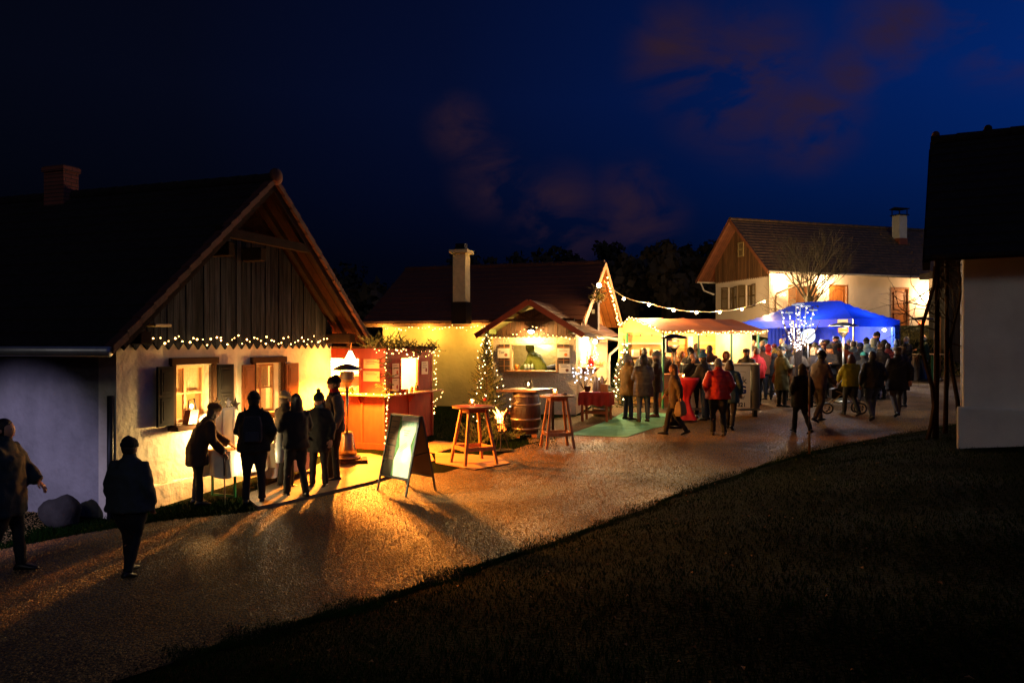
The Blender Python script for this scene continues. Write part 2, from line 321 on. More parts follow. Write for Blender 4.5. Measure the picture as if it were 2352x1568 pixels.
# the plywood sheets laid on the grass
def sheet(pts, label, dz):
    P = [G(*p) for p in pts]; n = len(P)
    m = MB().add([lift(p, dz) for p in P]+[lift(p, dz-.018) for p in P], [tuple(range(n)), tuple(range(n, 2*n))[::-1]]+[(n+i, n+(i+1) % n, (i+1) % n, i) for i in range(n)])
    tag(m.build('plywood_sheet', PLY), label, 'plywood sheet', 'plywood sheets laid on the ground')
sheet([(999, 1041), (1001, 1065), (1090, 1081), (1172, 1066), (1140, 1050)], 'large orange lit plywood sheet under the round high table beside the sign board', .03)
sheet([(950, 1032), (1000, 1014), (1078, 1020), (1000, 1042)], 'small plywood sheet at the right foot of the red bar', .028)
sheet([(905, 1056), (990, 1044), (998, 1060), (945, 1074)], 'plywood sheet behind the folding sign board', .032)

# grass blades on the near bank and verge
def blades(name, n, region, hmin, hmax, mat, label):
    m = MB(); vs = []; fs = []; k = 0; tries = 0
    while k < n and tries < n*8:
        tries += 1; x, y = region()
        if not (-1.05*y-1 < x < 1.05*y+1): continue
        z = T(x, y); h = rnd.uniform(hmin, hmax); a = rnd.uniform(0, 6.28); w = h*.09+.003; l = h*rnd.uniform(.3, .9); b = rnd.uniform(0, 6.28)
        dx, dy = math.cos(a)*w, math.sin(a)*w; o = len(vs)
        vs += [(x-dx, y-dy, z-.01), (x+dx, y+dy, z-.01), (x+math.cos(b)*l, y+math.sin(b)*l, z+h)]; fs.append((o, o+1, o+2)); k += 1
    m.v = vs; m.f = fs; o = m.build(name, mat); o['label'] = label; o['category'] = 'grass'; st(o, 'stuff'); return o
def reg_bank():
    y = 2.2+rnd.random()**1.7*17; x = rnd.uniform(-.9*y, .95*y)
    while sdist(x, y) < -.10+.10*math.sin(x*5)+.07*math.sin(x*13+1): x = rnd.uniform(-.9*y, .95*y); y = 2.2+rnd.random()**1.7*17
    return x, y
BLADE = M('grass_blades', (.006, .026, .0025), .95, (.007, .012, .002), ns=1.2, bump=0, spec=.02)
blades('bank_grass', 130000, reg_bank, .012, .042, BLADE, 'short winter grass covering the dark bank in the foreground')
def reg_edge():
    k = rnd.randrange(1, 8); t_ = rnd.random(); a_, b_ = EDGE[k], EDGE[k+1]; d_ = rnd.gauss(.02, .10)*(1+.8*math.sin(t_*9+k)); x, y = a_[0]+(b_[0]-a_[0])*t_, a_[1]+(b_[1]-a_[1])*t_
    return x+d_*.7, y-d_*.7
blades('verge_tufts', 26000, reg_edge, .012, .045, M('verge_blades', (.016, .050, .006), .95, (.02, .022, .006), ns=3, bump=0, spec=.02), 'ragged grass tufts where the bank meets the gravel lane')
LP = [G(*p) for p in [(0, 1262), (190, 1225), (370, 1196), (592, 1173)]]
def reg_left():
    a = rnd.random(); i = min(2, int(a*3)); t = a*3-i; p = LP[i].lerp(LP[i+1], t); q = rnd.random()**1.3*1.1
    return p.x-.1+rnd.uniform(-.1, .1), p.y-.1+q
blades('cottage_verge_grass', 6000, reg_left, .02, .07, BLADE, 'tufts of grass along the foot of the near cottage')
def reg_mid(): 
    return rnd.uniform(-2.8, 1.0), rnd.uniform(16.2, 23)
blades('yard_grass', 9000, reg_mid, .02, .06, BLADE, 'grass between the red bar and the plastered hut')
def reg_hill():
    return rnd.uniform(14.5, 21), rnd.uniform(30.5, 38)
blades('hill_grass', 12000, reg_hill, .04, .12, M('lit_bank_grass', (.12, .11, .03), .8, (.07, .06, .02), ns=2, bump=0), 'grass bank rising to the white farmhouse')  # much lighter copy of the blade colour, lamp light put into it
# fallen leaves: a scatter nobody would count
lv = MB()
for i in range(300):
    x, y = reg_bank() if i < 220 else (rnd.uniform(-4, 3), rnd.uniform(8, 15))
    z = T(x, y)+.035; a = rnd.uniform(0, 6.28); s_ = rnd.uniform(.012, .028); ca, sa = math.cos(a)*s_, math.sin(a)*s_
    lv.add([(x+ca, y+sa, z), (x-sa*.6, y+ca*.6, z+.012), (x-ca, y-sa, z+.004), (x+sa*.6, y-ca*.6, z+.016)], [(0, 1, 2, 3)])
o = lv.build('fallen_leaves', M('dry_leaves', (.30, .15, .05), .8, (.14, .06, .02), ns=9)); o['label'] = 'dry brown leaves scattered on the bank and the road'; o['category'] = 'leaves'; st(o, 'stuff')

# loose grit lying on the lane
gv = []; gf = []; grr = random.Random(3)
def inroad(x, y): 
    if sdist(x, y) > -.02: return False
    k_ = None
    for a_, b_ in zip(left[1:], left[2:]):
        if a_[0] <= x <= b_[0]: t_ = (x-a_[0])/(b_[0]-a_[0]); return y < a_[1]+(b_[1]-a_[1])*t_-.03
    return x < left[1][0]
n_g = 0
while n_g < 95000:
    y = 5.0+grr.random()**.8*16; x = grr.uniform(-.70*y, .62*y)
    if not inroad(x, y): continue
    r_ = grr.uniform(.006, .015); z = zr(x, y)+.005; a = grr.uniform(0, 6.28); o_ = len(gv); h_ = r_*grr.uniform(.5, 1.0)
    for k in range(4): b_ = a+k*1.57; q_ = r_*grr.uniform(.7, 1.2); gv.append((x+q_*math.cos(b_), y+q_*math.sin(b_), z))
    gv.append((x+grr.uniform(-.3, .3)*r_, y+grr.uniform(-.3, .3)*r_, z+h_)); gf += [(o_+k, o_+(k+1) % 4, o_+4) for k in range(4)]; n_g += 1
gm_ = MB(); gm_.v = gv; gm_.f = gf; o = gm_.build('gravel', M('grit', (.46, .27, .09), .6, (.16, .09, .035), ns=60, bump=0, spec=.15)); o['label'] = 'loose grit scattered over the lane'; o['category'] = 'gravel'; st(o, 'stuff')
# ---------------- roofs ----------------
def courses(m, xr, zr_, xe, ze, y0, y1, th=.06, row=.33, liftr=.028):
    L = math.hypot(xe-xr, ze-zr_); n = max(3, round(L/row))
    for i in range(n):
        a, b = i/n, (i+1.12)/n if i < n-1 else 1.0
        xa, za, xb, zb = xr+(xe-xr)*a, zr_+(ze-zr_)*a, xr+(xe-xr)*b, zr_+(ze-zr_)*b
        j = .012*((i*7) % 3-1)
        m.add([(xa, y0+j, za-th), (xb, y0+j, zb-th+liftr), (xb, y1, zb-th+liftr), (xa, y1, za-th), (xa, y0+j, za), (xb, y0+j, zb+liftr), (xb, y1, zb+liftr), (xa, y1, za)],
              [(0, 1, 2, 3), (7, 6, 5, 4), (0, 4, 5, 1), (1, 5, 6, 2), (2, 6, 7, 3), (3, 7, 4, 0)])
    return m
def ridge_tiles(m, x, z, y0, y1, r=.11, step=.36):
    y = y0
    while y < y1:
        e = min(y+step*1.08, y1); rings = []
        for yy, q in ((y, r*1.12), (e, r)):
            rings.append([(x+q*math.cos(a), yy, z-.05+q*math.sin(a)) for a in [R(-20+i*22) for i in range(11)]]+[(x+(q-.03)*math.cos(a), yy, z-.05+(q-.03)*math.sin(a)) for a in [R(200-i*22) for i in range(11)]])
        m.loft(rings); y += step
    return m
def scallop(m, pts, depth, y0, y1, n, x0, x1, z):    # row of pointed board ends hanging below z
    w = (x1-x0)/n
    for i in range(n):
        a = x0+i*w; m.prism([(a, y0, z), (a+w/2, y0, z-depth), (a+w, y0, z)], (0, y1-y0, 0))
    return m
def slope_soffit(m, xr, zr_, xe, ze, y0, y1, off, th):
    return m.prism([(xr, y0, zr_-off), (xe, y0, ze-off), (xe, y0, ze-off-th), (xr, y0, zr_-off-th)], (0, y1-y0, 0))
def panelled_shutter(parent, mat, hinge, w, h, ang, name='shutter', label=None):
    o = E_part = bpy.data.objects.new(name, None)
    m = MB(); m.bx(0, w, -.018, .018, 0, h)
    for a, b in ((.05, .47), (.53, .95)):
        m.bx(.06, w-.06, -.028, .028, h*a, h*b)
        m.bx(.10, w-.10, -.034, .034, h*a+.05, h*b-.05)
    e = Matrix.Rotation(ang, 3, 'Z'); m.v = [tuple(e @ Vector(p)+Vector(hinge)) for p in m.v]
    bpy.data.objects.remove(E_part)
    s_ = m.build(name, mat, parent, bevel=.004)
    if label: s_['label'] = label
    return s_
def louvre_shutter(parent, mat, hinge, w, h, ang):
    m = MB()
    for a, b, c, d in ((0, .05, 0, h), (w-.05, w, 0, h), (.05, w-.05, 0, .06), (.05, w-.05, h-.06, h), (.05, w-.05, h/2-.03, h/2+.03)): m.bx(a, b, -.018, .018, c, d)
    z = .08
    while z < h-.07:
        m.box((w/2, 0, z), (w-.1, .03, .012), Matrix.Rotation(R(35), 3, 'X')); z += .045
    e = Matrix.Rotation(ang, 3, 'Z'); m.v = [tuple(e @ Vector(p)+Vector(hinge)) for p in m.v]
    return m.build('shutter', mat, parent)
def window(parent, x0, x1, z0, z1, y, mat, depth=.2, mull=True, label=None, curtain=True, bars=2):
    f = MB(); t = .045
    for a, b, c, d in ((x0, x0+t, z0, z1), (x1-t, x1, z0, z1), (x0+t, x1-t, z0, z0+t), (x0+t, x1-t, z1-t, z1)): f.bx(a, b, y+depth*.5, y+depth*.5+.06, c, d)
    o = f.build('window', mat, parent); 
    if label: o['label'] = label
    xm = (x0+x1)/2; g = MB(); t2 = .022
    g.bx(xm-t2*1.3, xm+t2*1.3, y+depth*.5+.01, y+depth*.5+.05, z0+t, z1-t)
    for k in range(1, bars): 
        zz = z0+(z1-z0)*k/bars
        for a, b in ((x0+t, xm-t2*1.3), (xm+t2*1.3, x1-t)): g.bx(a, b, y+depth*.5+.012, y+depth*.5+.045, zz-t2/1.6, zz+t2/1.6)
    g.build('glazing_bar', mat, o)
    MB().bx(x0+t, x1-t, y+depth*.5+.028, y+depth*.5+.032, z0+t, z1-t).build('pane', GLASS, o)
    if curtain:
        c = MB(); n = 36; vs = []; top = z1-t; bot = z0+(z1-z0)*.48
        for i in range(n+1):
            a = x0+t+(x1-x0-2*t)*i/n; yy = y+depth*.5+.10+.018*math.sin(i*1.9); s2 = .05*abs(math.sin(i*.55))
            vs += [(a, yy, bot+s2), (a, yy, top)]
        c.add(vs, [(2*i, 2*i+2, 2*i+3, 2*i+1) for i in range(n)]); c.build('curtain', CREAMC, o, smooth=True)
    return o

# ---------------- near cottage ----------------
cot = E('cottage', 'nearest plastered cottage with dark plank gable and zigzag board edge above two shuttered windows', 'house', (-5.77, 11.2, 0), math.atan2(.943, .333))
WD = 5.64
w1, w2 = (1.13, 1.97, 1.22, 2.15), (3.10, 3.88, 1.22, 2.13)
m = MB().wall(0, WD, -.5, 2.9, 0, .34, [w1, w2]); m.build('front_wall', PLASTER, cot)
m = MB(); m.bx(-.01, WD+.01, -.07, 0, -.5, .34); m.build('plinth', PLASTER, cot, bevel=.03)
m = MB(); m.bx(0, .34, .34, 9, -.5, 2.75); m.bx(WD-.34, WD, .34, 9, -.5, 2.75); m.bx(.34, WD-.34, 8.66, 9, -.5, 2.75); m.build('side_walls', M('shaded_limewash', (.34, .30, .27), .95, (.20, .18, .16), ns=1.1, bump=.8, bs=7, dist=.05), cot)  # side walls darker than the front, shade put into the colour
m = MB(); m.bx(.34, WD-.34, 2.4, 2.5, -.5, 2.7); m.bx(.34, WD-.34, .35, 8.6, 2.72, 2.78); m.build('inner_wall', M('room_wall', (.7, .5, .25), .9), cot)
XR, ZR, ZE = WD/2, 5.44, 2.47
def zroof(x): return ZR-abs(x-XR)*(ZR-ZE)/3.48
g = MB(); x = 0.0; k = 0
while x < WD-.02:
    b = min(x+.135, WD); t_ = .004*((k*5) % 3)
    g.prism([(x, -.03-t_, 2.52), (b-.008, -.03-t_, 2.52), (b-.008, -.03-t_, min(4.42, zroof(b)-.2)), (x, -.03-t_, min(4.42, zroof(x)-.2))], (0, .03, 0)); x = b; k += 1
scallop(g, 0, .12, -.045, -.012, 26, .0, WD, 2.53); g.build('gable_boards', GREYWOOD, cot)
m = MB(); m.prism([(XR-1.25, .03, 4.35), (XR+1.25, .03, 4.35), (XR, .03, 5.38)], (0, .05, 0)); m.build('gable_top_boards', CDARK, cot)
OV = .65
rf = MB(); courses(rf, XR, ZR, -.66, ZE, -OV, 9.3, th=.05, row=.3, liftr=.03); courses(rf, XR, ZR, WD+.66, ZE, -OV, 9.3, th=.05, row=.3, liftr=.03)
roof = rf.build('roof', TILE_D, cot)
vt = MB()
for sgn in (-1, 1):      # overlapping verge tiles that give the stepped edge
    n = 15
    for i in range(n):
        a, b = i/n, (i+1.1)/n; xa, xb = XR+sgn*3.5*a, XR+sgn*3.5*b; za, zb = ZR-(ZR-ZE+.02)*a, ZR-(ZR-ZE+.02)*b
        vt.prism([(xa, -OV-.05, za-.085), (xb, -OV-.05, zb-.06), (xb, -OV-.05, zb+.055), (xa, -OV-.05, za+.03)], (0, .16, 0))
vt.build('verge_tiles', TILE_E, roof)
m = MB(); m.ell((XR, -OV-.03, ZR+.03), (.15, .1, .15)); m.build('ridge_end_tile', TILE_E, roof, smooth=True)
ridge_tiles(MB(), XR, ZR+.02, -OV, 9.2, r=.12).build('ridge_tiles', TILE_D, roof)
m = MB()
for s_ in (-1, 1): slope_soffit(m, XR, ZR, XR+s_*3.4, ZE+.07, -OV+.02, 9.2, .06, .025)
m.build('soffit', M('soffit_boards', (.040, .015, .007), .9, (.02, .008, .004), ns=4, bump=.3, spec=.05, kind='planks', w=.2, ax=1), roof)
m = MB()
for s_ in (-1, 1):
    for yy in (-OV+.06, -.18): m.beam((XR, yy, ZR-.15), (XR+s_*3.3, yy, ZE+.02), .09, .13, up=(0, 0, 1))
m.build('rafter', CDARK, roof)
m = MB(); m.bx(XR-1.35, XR+1.35, -OV+.02, -OV+.14, 4.25, 4.40); m.build('collar_beam', CDARK, roof)
for xx in (XR-.86, XR-.02):
    MB().bx(xx-.08, xx+.08, -OV+.22, .0, 3.98, 4.22).build('purlin_end', CDARK, roof, bevel=.02)
MB().bx(-.1, .12, -.55, .0, 2.50, 2.68).build('purlin_end', CDARK, roof, bevel=.02)
pe = MB().bx(5.38, 5.6, -.62, .0, 2.52, 2.72).build('purlin_end', CDARK, roof, bevel=.02)
m = MB(); m.tube([(-.74, -OV-.02, 2.40), (-.74, 9.2, 2.40)], .07, 10); m.build('gutter', GUTTER, roof, smooth=True)
# brick chimney on the far side of the ridge, as in the photograph
cp_ = MB().bx(-.17, .17, -.26, .26, -.9, .66); cp_.bx(-.20, .20, -.29, .29, .58, .67)
ch = cp_.build('chimney', BRICK, roof); ch.location = (XR-.1, 4.3, 5.3); MB().bx(-.18, .18, -.27, .27, .67, .69).build('chimney_cap', BRICK, ch)
for (a, b, c, d), nm in ((w1, 'warm lit window with a lantern on its sill'), (w2, 'warm lit window behind the bright candle arch')):
    wv = window(cot, a, b, c, d, .08, M('window_timber', (.42, .22, .09), .6), .16, label=nm)
    m = MB(); m.bx(a-.09, a, -.05, .06, c-.02, d+.02); m.bx(b, b+.09, -.05, .06, c-.02, d+.02); m.bx(a-.12, b+.12, -.07, .06, d+.02, d+.13); m.bx(a-.14, b+.14, -.2, .06, c-.10, c-.02)
    m.build('window_casing', M('casing_wood', (.05, .024, .012), .9, spec=.04), wv, bevel=.01)
SHD = M('dark_shutter_paint', (.016, .014, .013), .9, bump=.1, spec=.03); SHB = M('brown_shutter_paint', (.16, .055, .018), .7, bump=.1, spec=.1)
for (a, b, c, d), mt, lb in ((w1, SHD, 'dark grey'), (w2, SHB, 'reddish brown')):
    panelled_shutter(cot, mt, (a-.09, -.06, c), .36, d-c, R(180+5), label=lb+' shutter folded back to the left')
    panelled_shutter(cot, mt, (b+.09, -.06, c), .36, d-c, R(-4), label=lb+' shutter folded back to the right')
# interior lamp, seen through the windows
lamp((2.4, 1.3, 2.3), 330, (1, .5, .14), .08, cot, name='room_lamp')
# outdoor lamp on the left
fl = E('flood_lamp', 'small flat outdoor lamp head mounted low on the left of the plank gable', 'lamp', frame(cot, (.45, -.3, 2.78)), cot.rotation_euler[2])
MB().bx(-.16, .16, -.14, .1, -.02, .02).build('lamp_head', M('yellowed_plastic', (.55, .42, .16), .5), fl, bevel=.01)
MB().tube([(0, .1, 0), (0, .3, -.04)], .015).build('bracket', BLACKM, fl)
lamp((.05, -.16, -.05), 800, (1, .80, .42), .04, fl, spot=17, rot=frame(E('aim', 'x', 'x', (0, 0, 0), -cot.rotation_euler[2]), Vector((-1.82, 12.28, .72))-fl.location), blend=.35)
bpy.data.objects.remove(bpy.data.objects['aim'])
# narrow post at the corner
dp = E('downpipe', 'dark rain pipe at the corner of the nearest cottage', 'rain pipe', frame(cot, (-.06, .05, 0)))
MB().tube([(0, 0, -.2), (0, 0, 1.75)], .045, 10).build('pipe', BLACKM, dp, smooth=True)

# ---------------- middle house ----------------
AX = math.atan2(.951, .309)
mid = E('house', 'long low yellow plastered house with a tall pale chimney behind the hut and red bar', 'house', (1.68, 23.09, 0), AX)
W2, RX, RZ, SL = 5.7, 2.85, 5.22, .62
m = MB().bx(0, .35, .35, 6.2, 0, 3.15); m.bx(.35, W2, 5.85, 6.2, 0, 3.15); m.bx(W2-.35, W2, .35, 5.85, 0, 3.15); m.build('wall', PLASTER_Y, mid, bevel=.02)
m = MB().bx(0, W2, 0, .35, 0, 3.0); m.prism([(0, 0, 3.0), (W2, 0, 3.0), (RX, 0, 5.02)], (0, .3, 0)); m.build('gable_wall', M('gable_pine', (.62, .26, .05), .7, (.42, .16, .03), ns=2, bump=.3, bs=12, kind='planks', w=.22, ax=0), mid)
rf = MB(); run = 3.25
for s_ in (-1, 1): courses(rf, RX, RZ, RX+s_*run, RZ-run*SL, -.55, 6.75, th=.05, row=.32, liftr=.022)
roof2 = rf.build('roof', TILE_R, mid); ridge_tiles(MB(), RX, RZ+.02, -.55, 6.75, .1).build('ridge_tiles', TILE_R, roof2)
m = MB()
for s_ in (-1, 1): slope_soffit(m, RX, RZ, RX+s_*run, RZ-run*SL, -.53, 6.7, .055, .03)
m.build('soffit', M('soffit_pine', (.55, .22, .045), .7, (.36, .14, .03), ns=3, bump=.3, kind='planks', w=.2, ax=1), roof2)
m = MB()
for s_ in (-1, 1): m.beam((RX, -.6, RZ-.08), (RX+s_*run, -.6, RZ-run*SL-.08), .03, .2)
m.build('bargeboard', M('orange_bargeboard', (.42, .18, .06), .6), roof2)
m = MB(); m.bx(RX-run+.02, RX-run+.07, -.5, 6.7, RZ-run*SL-.16, RZ-run*SL-.02); m.build('fascia', M('fascia_board', (.34, .16, .07), .7), roof2)
ch = MB().bx(-.20, .20, -.20, .20, -.8, 1.24).build('chimney', CHIMP, roof2, bevel=.01)
# place chimney on the near slope
cp3 = at(1060, 690, 22.9); c_, s__ = math.cos(AX), math.sin(AX); dx, dy = cp3.x-1.68, cp3.y-23.09
ch.location = (c_*dx+s__*dy, -s__*dx+c_*dy, 3.95)
MB().bx(-.29, .29, -.29, .29, 1.24, 1.34).build('chimney_slab', CHIMP, ch, bevel=.01)
m = MB().bx(-.17, .17, -.17, .17, 1.34, 1.40); m.bx(-.14, .14, -.14, .14, 1.40, 1.53); m.build('chimney_cowl', BLACKM, ch)
MB().bx(-.23, .23, -.23, .23, -.85, -.2).build('chimney_flashing', BLACKM, ch)
# wire framed hanging greenery in the gable
# ---------------- small hut with hatch ----------------
HA = math.atan2(-.29, .957)
hut = E('hut', 'small roughcast hut with open serving hatch, notices on both sides and scalloped board gable', 'hut', (-.545, 22.31, .45), HA)
HW = 2.45; hh = 2.32
hatch = (.56, 1.86, 1.30, 2.02)
m = MB().wall(0, HW, -.3, hh, 0, .16, [hatch]); m.build('front_wall', ROUGHCAST, hut)
m = MB().bx(HW-.16, HW, .16, 5.2, -.3, hh); m.bx(0, .16, .16, 2, -.3, hh); m.build('side_wall', ROUGHCAST, hut)
m = MB().bx(.16, HW-.16, 1.9, 2.0, -.3, hh); m.bx(.16, HW-.16, .16, 1.9, hh-.03, hh); m.build('inner_wall', M('white_inner_panel', (.8, .76, .68), .7, bump=.05), hut)
m = MB().bx(hatch[0]-.05, hatch[0], -.02, .17, 1.28, 2.06); m.bx(hatch[1], hatch[1]+.05, -.02, .17, 1.28, 2.06); m.bx(hatch[0], hatch[1], -.02, .17, 2.02, 2.06)
m.build('hatch_frame', M('hatch_timber', (.5, .34, .18), .7), hut)
MB().bx(hatch[0]-.14, hatch[1]+.10, -.30, .2, 1.255, 1.295).build('serving_shelf', PINE, hut, bevel=.006)
hx0, hz0, hrun, hsl = 1.29, 3.27, 1.55, .61
def hroof(x): return hz0-abs(x-hx0)*hsl
g = MB(); x = 0.0; k = 0
while x < HW-.01:
    b = min(x+.137, HW); t_ = .008*(k % 2)
    g.prism([(x, -.03-t_, 2.30), (b-.006, -.03-t_, 2.30), (b-.006, -.03-t_, min(2.72, hroof(b)-.14)), (x, -.03-t_, min(2.72, hroof(x)-.14))], (0, .03, 0)); x = b; k += 1
n = 18; w = HW/n
for i in range(n): g.prism([(i*w, -.045, 2.30), (i*w+w*.2, -.045, 2.262), (i*w+w/2, -.045, 2.245), (i*w+w*.8, -.045, 2.262), (i*w+w, -.045, 2.30)], (0, .015, 0))
g.prism([(.2, -.03, 2.72), (HW-.15, -.03, 2.72), (hx0+.02, -.03, 3.1)], (0, .04, 0))
g.build('gable_boards', BROWNWOOD, hut)
rf = MB()
for s_ in (-1, 1): courses(rf, hx0, hz0, hx0+s_*hrun, hz0-hrun*hsl, -.8, 5.6 if s_ > 0 else 2.6, th=.04, row=.3, liftr=.02)
roof3 = rf.build('roof', M('hut_roof_tiles', (.09, .04, .022), .8, (.05, .02, .012), ns=6, bump=.4), hut)
m = MB()
for s_ in (-1, 1): m.beam((hx0, -.82, hz0-.05), (hx0+s_*hrun, -.82, hz0-hrun*hsl-.05), .035, .15)
m.build('bargeboard', M('red_bargeboard', (.33, .07, .03), .45, (.24, .05, .022)), roof3)
m = MB()
for s_ in (-1, 1): slope_soffit(m, hx0, hz0, hx0+s_*hrun, hz0-hrun*hsl, -.79, 2.6, .05, .02)
m.build('soffit', M('green_soffit', (.14, .13, .04), .8), roof3)
m = MB(); m.bx(.1, HW+.1, -.72, -.62, 2.68, 2.76)
for s_ in (-1, 1): m.beam((hx0, -.67, 2.74), (hx0+s_*.45, -.67, 2.98), .05, .06)
m.build('tie_beam', DARKWOOD, roof3)
for xx in (-.02, HW-.06): MB().bx(xx, xx+.12, -.7, 0, 2.34, 2.48).build('purlin_end', M('green_purlin', (.12, .16, .04), .7), roof3)
m = MB(); ex, ez = hx0+hrun+.03, hz0-hrun*hsl-.02
m.tube([(ex, -.75, ez), (ex, 5.5, ez-.12)], .055, 10); gt = m.build('gutter', M('brass_gutter', (.55, .45, .28), .45, metal=.3), roof3, smooth=True)
MB().tube([(ex, 5.3, ez-.12), (ex-.05, 5.25, ez-.35), (ex-.33, 5.1, ez-.62), (ex-.35, 5.05, ez-.9), (ex-.35, 5.05, -.1)], .045, 10).build('downpipe', M('pale_pipe', (.6, .56, .5), .5), gt, smooth=True)
m = MB().bx(-.16, .16, -.16, .16, -.7, .55); m.bx(-.21, .21, -.21, .21, .55, .60); 
ch = m.build('chimney', M('sooty_chimney', (.06, .05, .045), .8), roof3); ch.location = (2.46, 2.6, 2.80)
MB().bx(-.03, .06, -.165, -.155, .2, .33).build('chimney_vent', EM('vent_glow', (1, .6, .2), .6), ch)
# lattice shutters and notices
for (xa, sgn) in ((.18, 1), (1.94, -1)):
    m = MB(); wv_ = .33
    m.bx(xa, xa+wv_, -.035, -.012, 1.24, 2.04); sh = m.build('shutter', M('dark_shutter', (.06, .035, .02), .6), hut)
    m = MB(); m.bx(xa+wv_/2-.008, xa+wv_/2+.008, -.042, -.036, 1.24, 2.04)
    for zz in (1.42, 1.6, 1.8, 1.96): m.bx(xa, xa+wv_, -.0425, -.0365, zz-.006, zz+.006)
    m.build('lattice', PINE, sh)
def text_mesh(c, o):
    dg = bpy.context.evaluated_depsgraph_get(); me = bpy.data.meshes.new_from_object(o.evaluated_get(dg)); q = bpy.data.objects.new('lettering', me); COL.objects.link(q); q.parent = o.parent; q.location = o.location; q.rotation_euler = o.rotation_euler
    bpy.data.objects.remove(o); bpy.data.curves.remove(c); return q
def text(parent, body, size, loc, mat, rot=(R(90), 0, 0), name='lettering', align='LEFT', ext=.002, shear=0, bold=0):
    c = bpy.data.curves.new(name, 'FONT'); c.body = body; c.size = size; c.extrude = ext; c.align_x = align; c.shear = shear; c.offset = bold
    c.materials.append(mat); o = bpy.data.objects.new(name, c); COL.objects.link(o); o.parent = parent; o.location = loc; o.rotation_euler = rot; return text_mesh(c, o)
def notice(base, loc, w, h, label, lines=3, pic=None, word=None, mat=PAPER, tilt=0, group='paper notices beside the hatches'):
    p = frame(base, loc); n_ = E('notice', label, 'notice', p, base.rotation_euler[2]+tilt, group)
    MB().bx(-w/2, w/2, -.006, 0, -h/2, h/2).build('paper', mat, n_)
    m = MB()
    for i in range(lines):
        zz = h*.36-i*h*.17; ww = w*(.38-.05*(i % 2)); m.bx(-ww, ww*(.5+.5*((i*3) % 2)), -.0085, -.0065, zz-.006, zz+.006)
    if lines: m.build('text_lines', INK, n_)
    if word: text(n_, word, h*.42, (-w*.42, -.0075, -h*.05), INK, ext=.001)
    if pic:
        q = MB().ell((w*.2, -.008, -h*.18), (w*.14, .003, h*.17), 12, 6); q.build('picture', M('printed_'+pic, hx(pic), .7), n_)
    return n_
notice(hut, (.335, -.06, 1.79), .36, .28, 'hut notice left of the hatch with one big word and a small picture', 0, 'a05a3a', 'Tor')
notice(hut, (2.10, -.06, 1.80), .36, .27, 'upper hut notice right of the hatch with an orange mug picture', 2, 'd07818')
notice(hut, (2.14, -.06, 1.36), .34, .26, 'lower hut notice right of the hatch with a small coloured picture', 2, '70402a', tilt=R(3))
# ---------------- red wooden bar ----------------
KA = math.atan2(.92, .39)
kio = E('bar_kiosk', 'red stained wooden corner bar, two open counters, wrapped in lights and spruce', 'kiosk', (-2.74, 16.6, .2), KA)
KX, KY, KH = 2.1, 1.75, 2.2
PANEL = M('red_panel', (.24, .020, .006), .7, (.15, .013, .004), ns=3, bump=.3, bs=30, st_=(3, 3, 1))
# side x=0 faces the camera on the left, side y=0 faces right
for q in ((0, .03, .03, KY, 0, 1.18), (.03, KX, 0, .03, 0, 1.18), (.03, KX, KY-.03, KY, 0, KH), (KX-.03, KX, .03, KY-.03, 0, KH)): MB().bx(*q).build('panel', PANEL, kio)
for yy in (0.0, .56, KY-.05): MB().bx(-.03, 0, yy, yy+.05, .142, 1.14).build('batten', REDWOOD, kio)
MB().bx(-.035, 0, 0, KY, 0, .14).build('plinth', REDWOOD, kio)
for xx in (.05, .95, KX-.05): MB().bx(xx, xx+.045, -.03, 0, .0, 1.14).build('batten', REDWOOD, kio)
m = MB().bx(-.02, .06, -.02, .06, 1.2, KH); m.bx(0, .05, KY-.05, KY, 1.2, KH); m.bx(KX-.05, KX, 0, .05, 1.2, KH); m.bx(0, .05, .62, .68, 1.2, KH)
m.bx(-.01, .05, .06, KY, 1.98, KH); m.bx(.06, KX, -.01, .05, 1.98, KH); m.bx(.62, .67, 0, .05, 1.2, 1.98); m.bx(1.40, 1.45, 0, .05, 1.2, 1.98)
m.build('frame', REDWOOD, kio)
for q in ((.01, .035, .06, .62, 1.2, 1.98), (.06, .62, .01, .035, 1.2, 1.98), (1.45, KX-.05, .01, .035, 1.2, 1.98)): MB().bx(*q).build('panel', PANEL, kio)
for zz in (1.47, 1.74): MB().bx(-.004, .012, .06, .62, zz, zz+.05).build('batten', REDWOOD, kio)
ct = MB(); ct.prism([(-.24, -.20, 1.18), (-.24, KY, 1.18), (.12, KY, 1.18), (.12, .14, 1.18), (KX+.1, .14, 1.18), (KX+.1, -.24, 1.18), (0.0, -.26, 1.18)], (0, 0, .035)); ct.build('counter', M('warm_counter', (.45, .19, .07), .4, (.33, .13, .05), ns=3, st_=(2, 2, 2)), kio, bevel=.006)
m = MB()
for p_, d in (((0, .6), (-1, 0)), ((.97, 0), (0, -1))): m.prism([(p_[0]+.02*d[1], p_[1]+.02, 1.175), (p_[0]+d[0]*.2, p_[1]+d[1]*.2, 1.175), (p_[0], p_[1], .95)], (.02 if d[1] else 0, .02 if d[0] else 0, 0))
m.build('bracket', REDWOOD, kio)
MB().bx(-.1, KX+.05, -.1, KY+.05, KH, KH+.05).build('roof', DARKWOOD, kio)
m = MB().bx(.3, KX-.1, KY-.12, KY-.05, 1.1, 2.1); m.bx(KX-.12, KX-.05, .1, KY-.1, 1.1, 2.1); m.build('inner_panel', M('pale_inner_panel', (.8, .68, .45), .7), kio)
m = MB().bx(.5, KX-.4, KY-.4, KY-.12, 1.22, 1.25); m.bx(.5, KX-.4, KY-.4, KY-.12, 1.55, 1.58); m.build('shelf', PINE, kio)
lamp((.30, 1.12, 2.03), 1700, (1, .31, .035), .05, kio, name='bar_front_lamp')
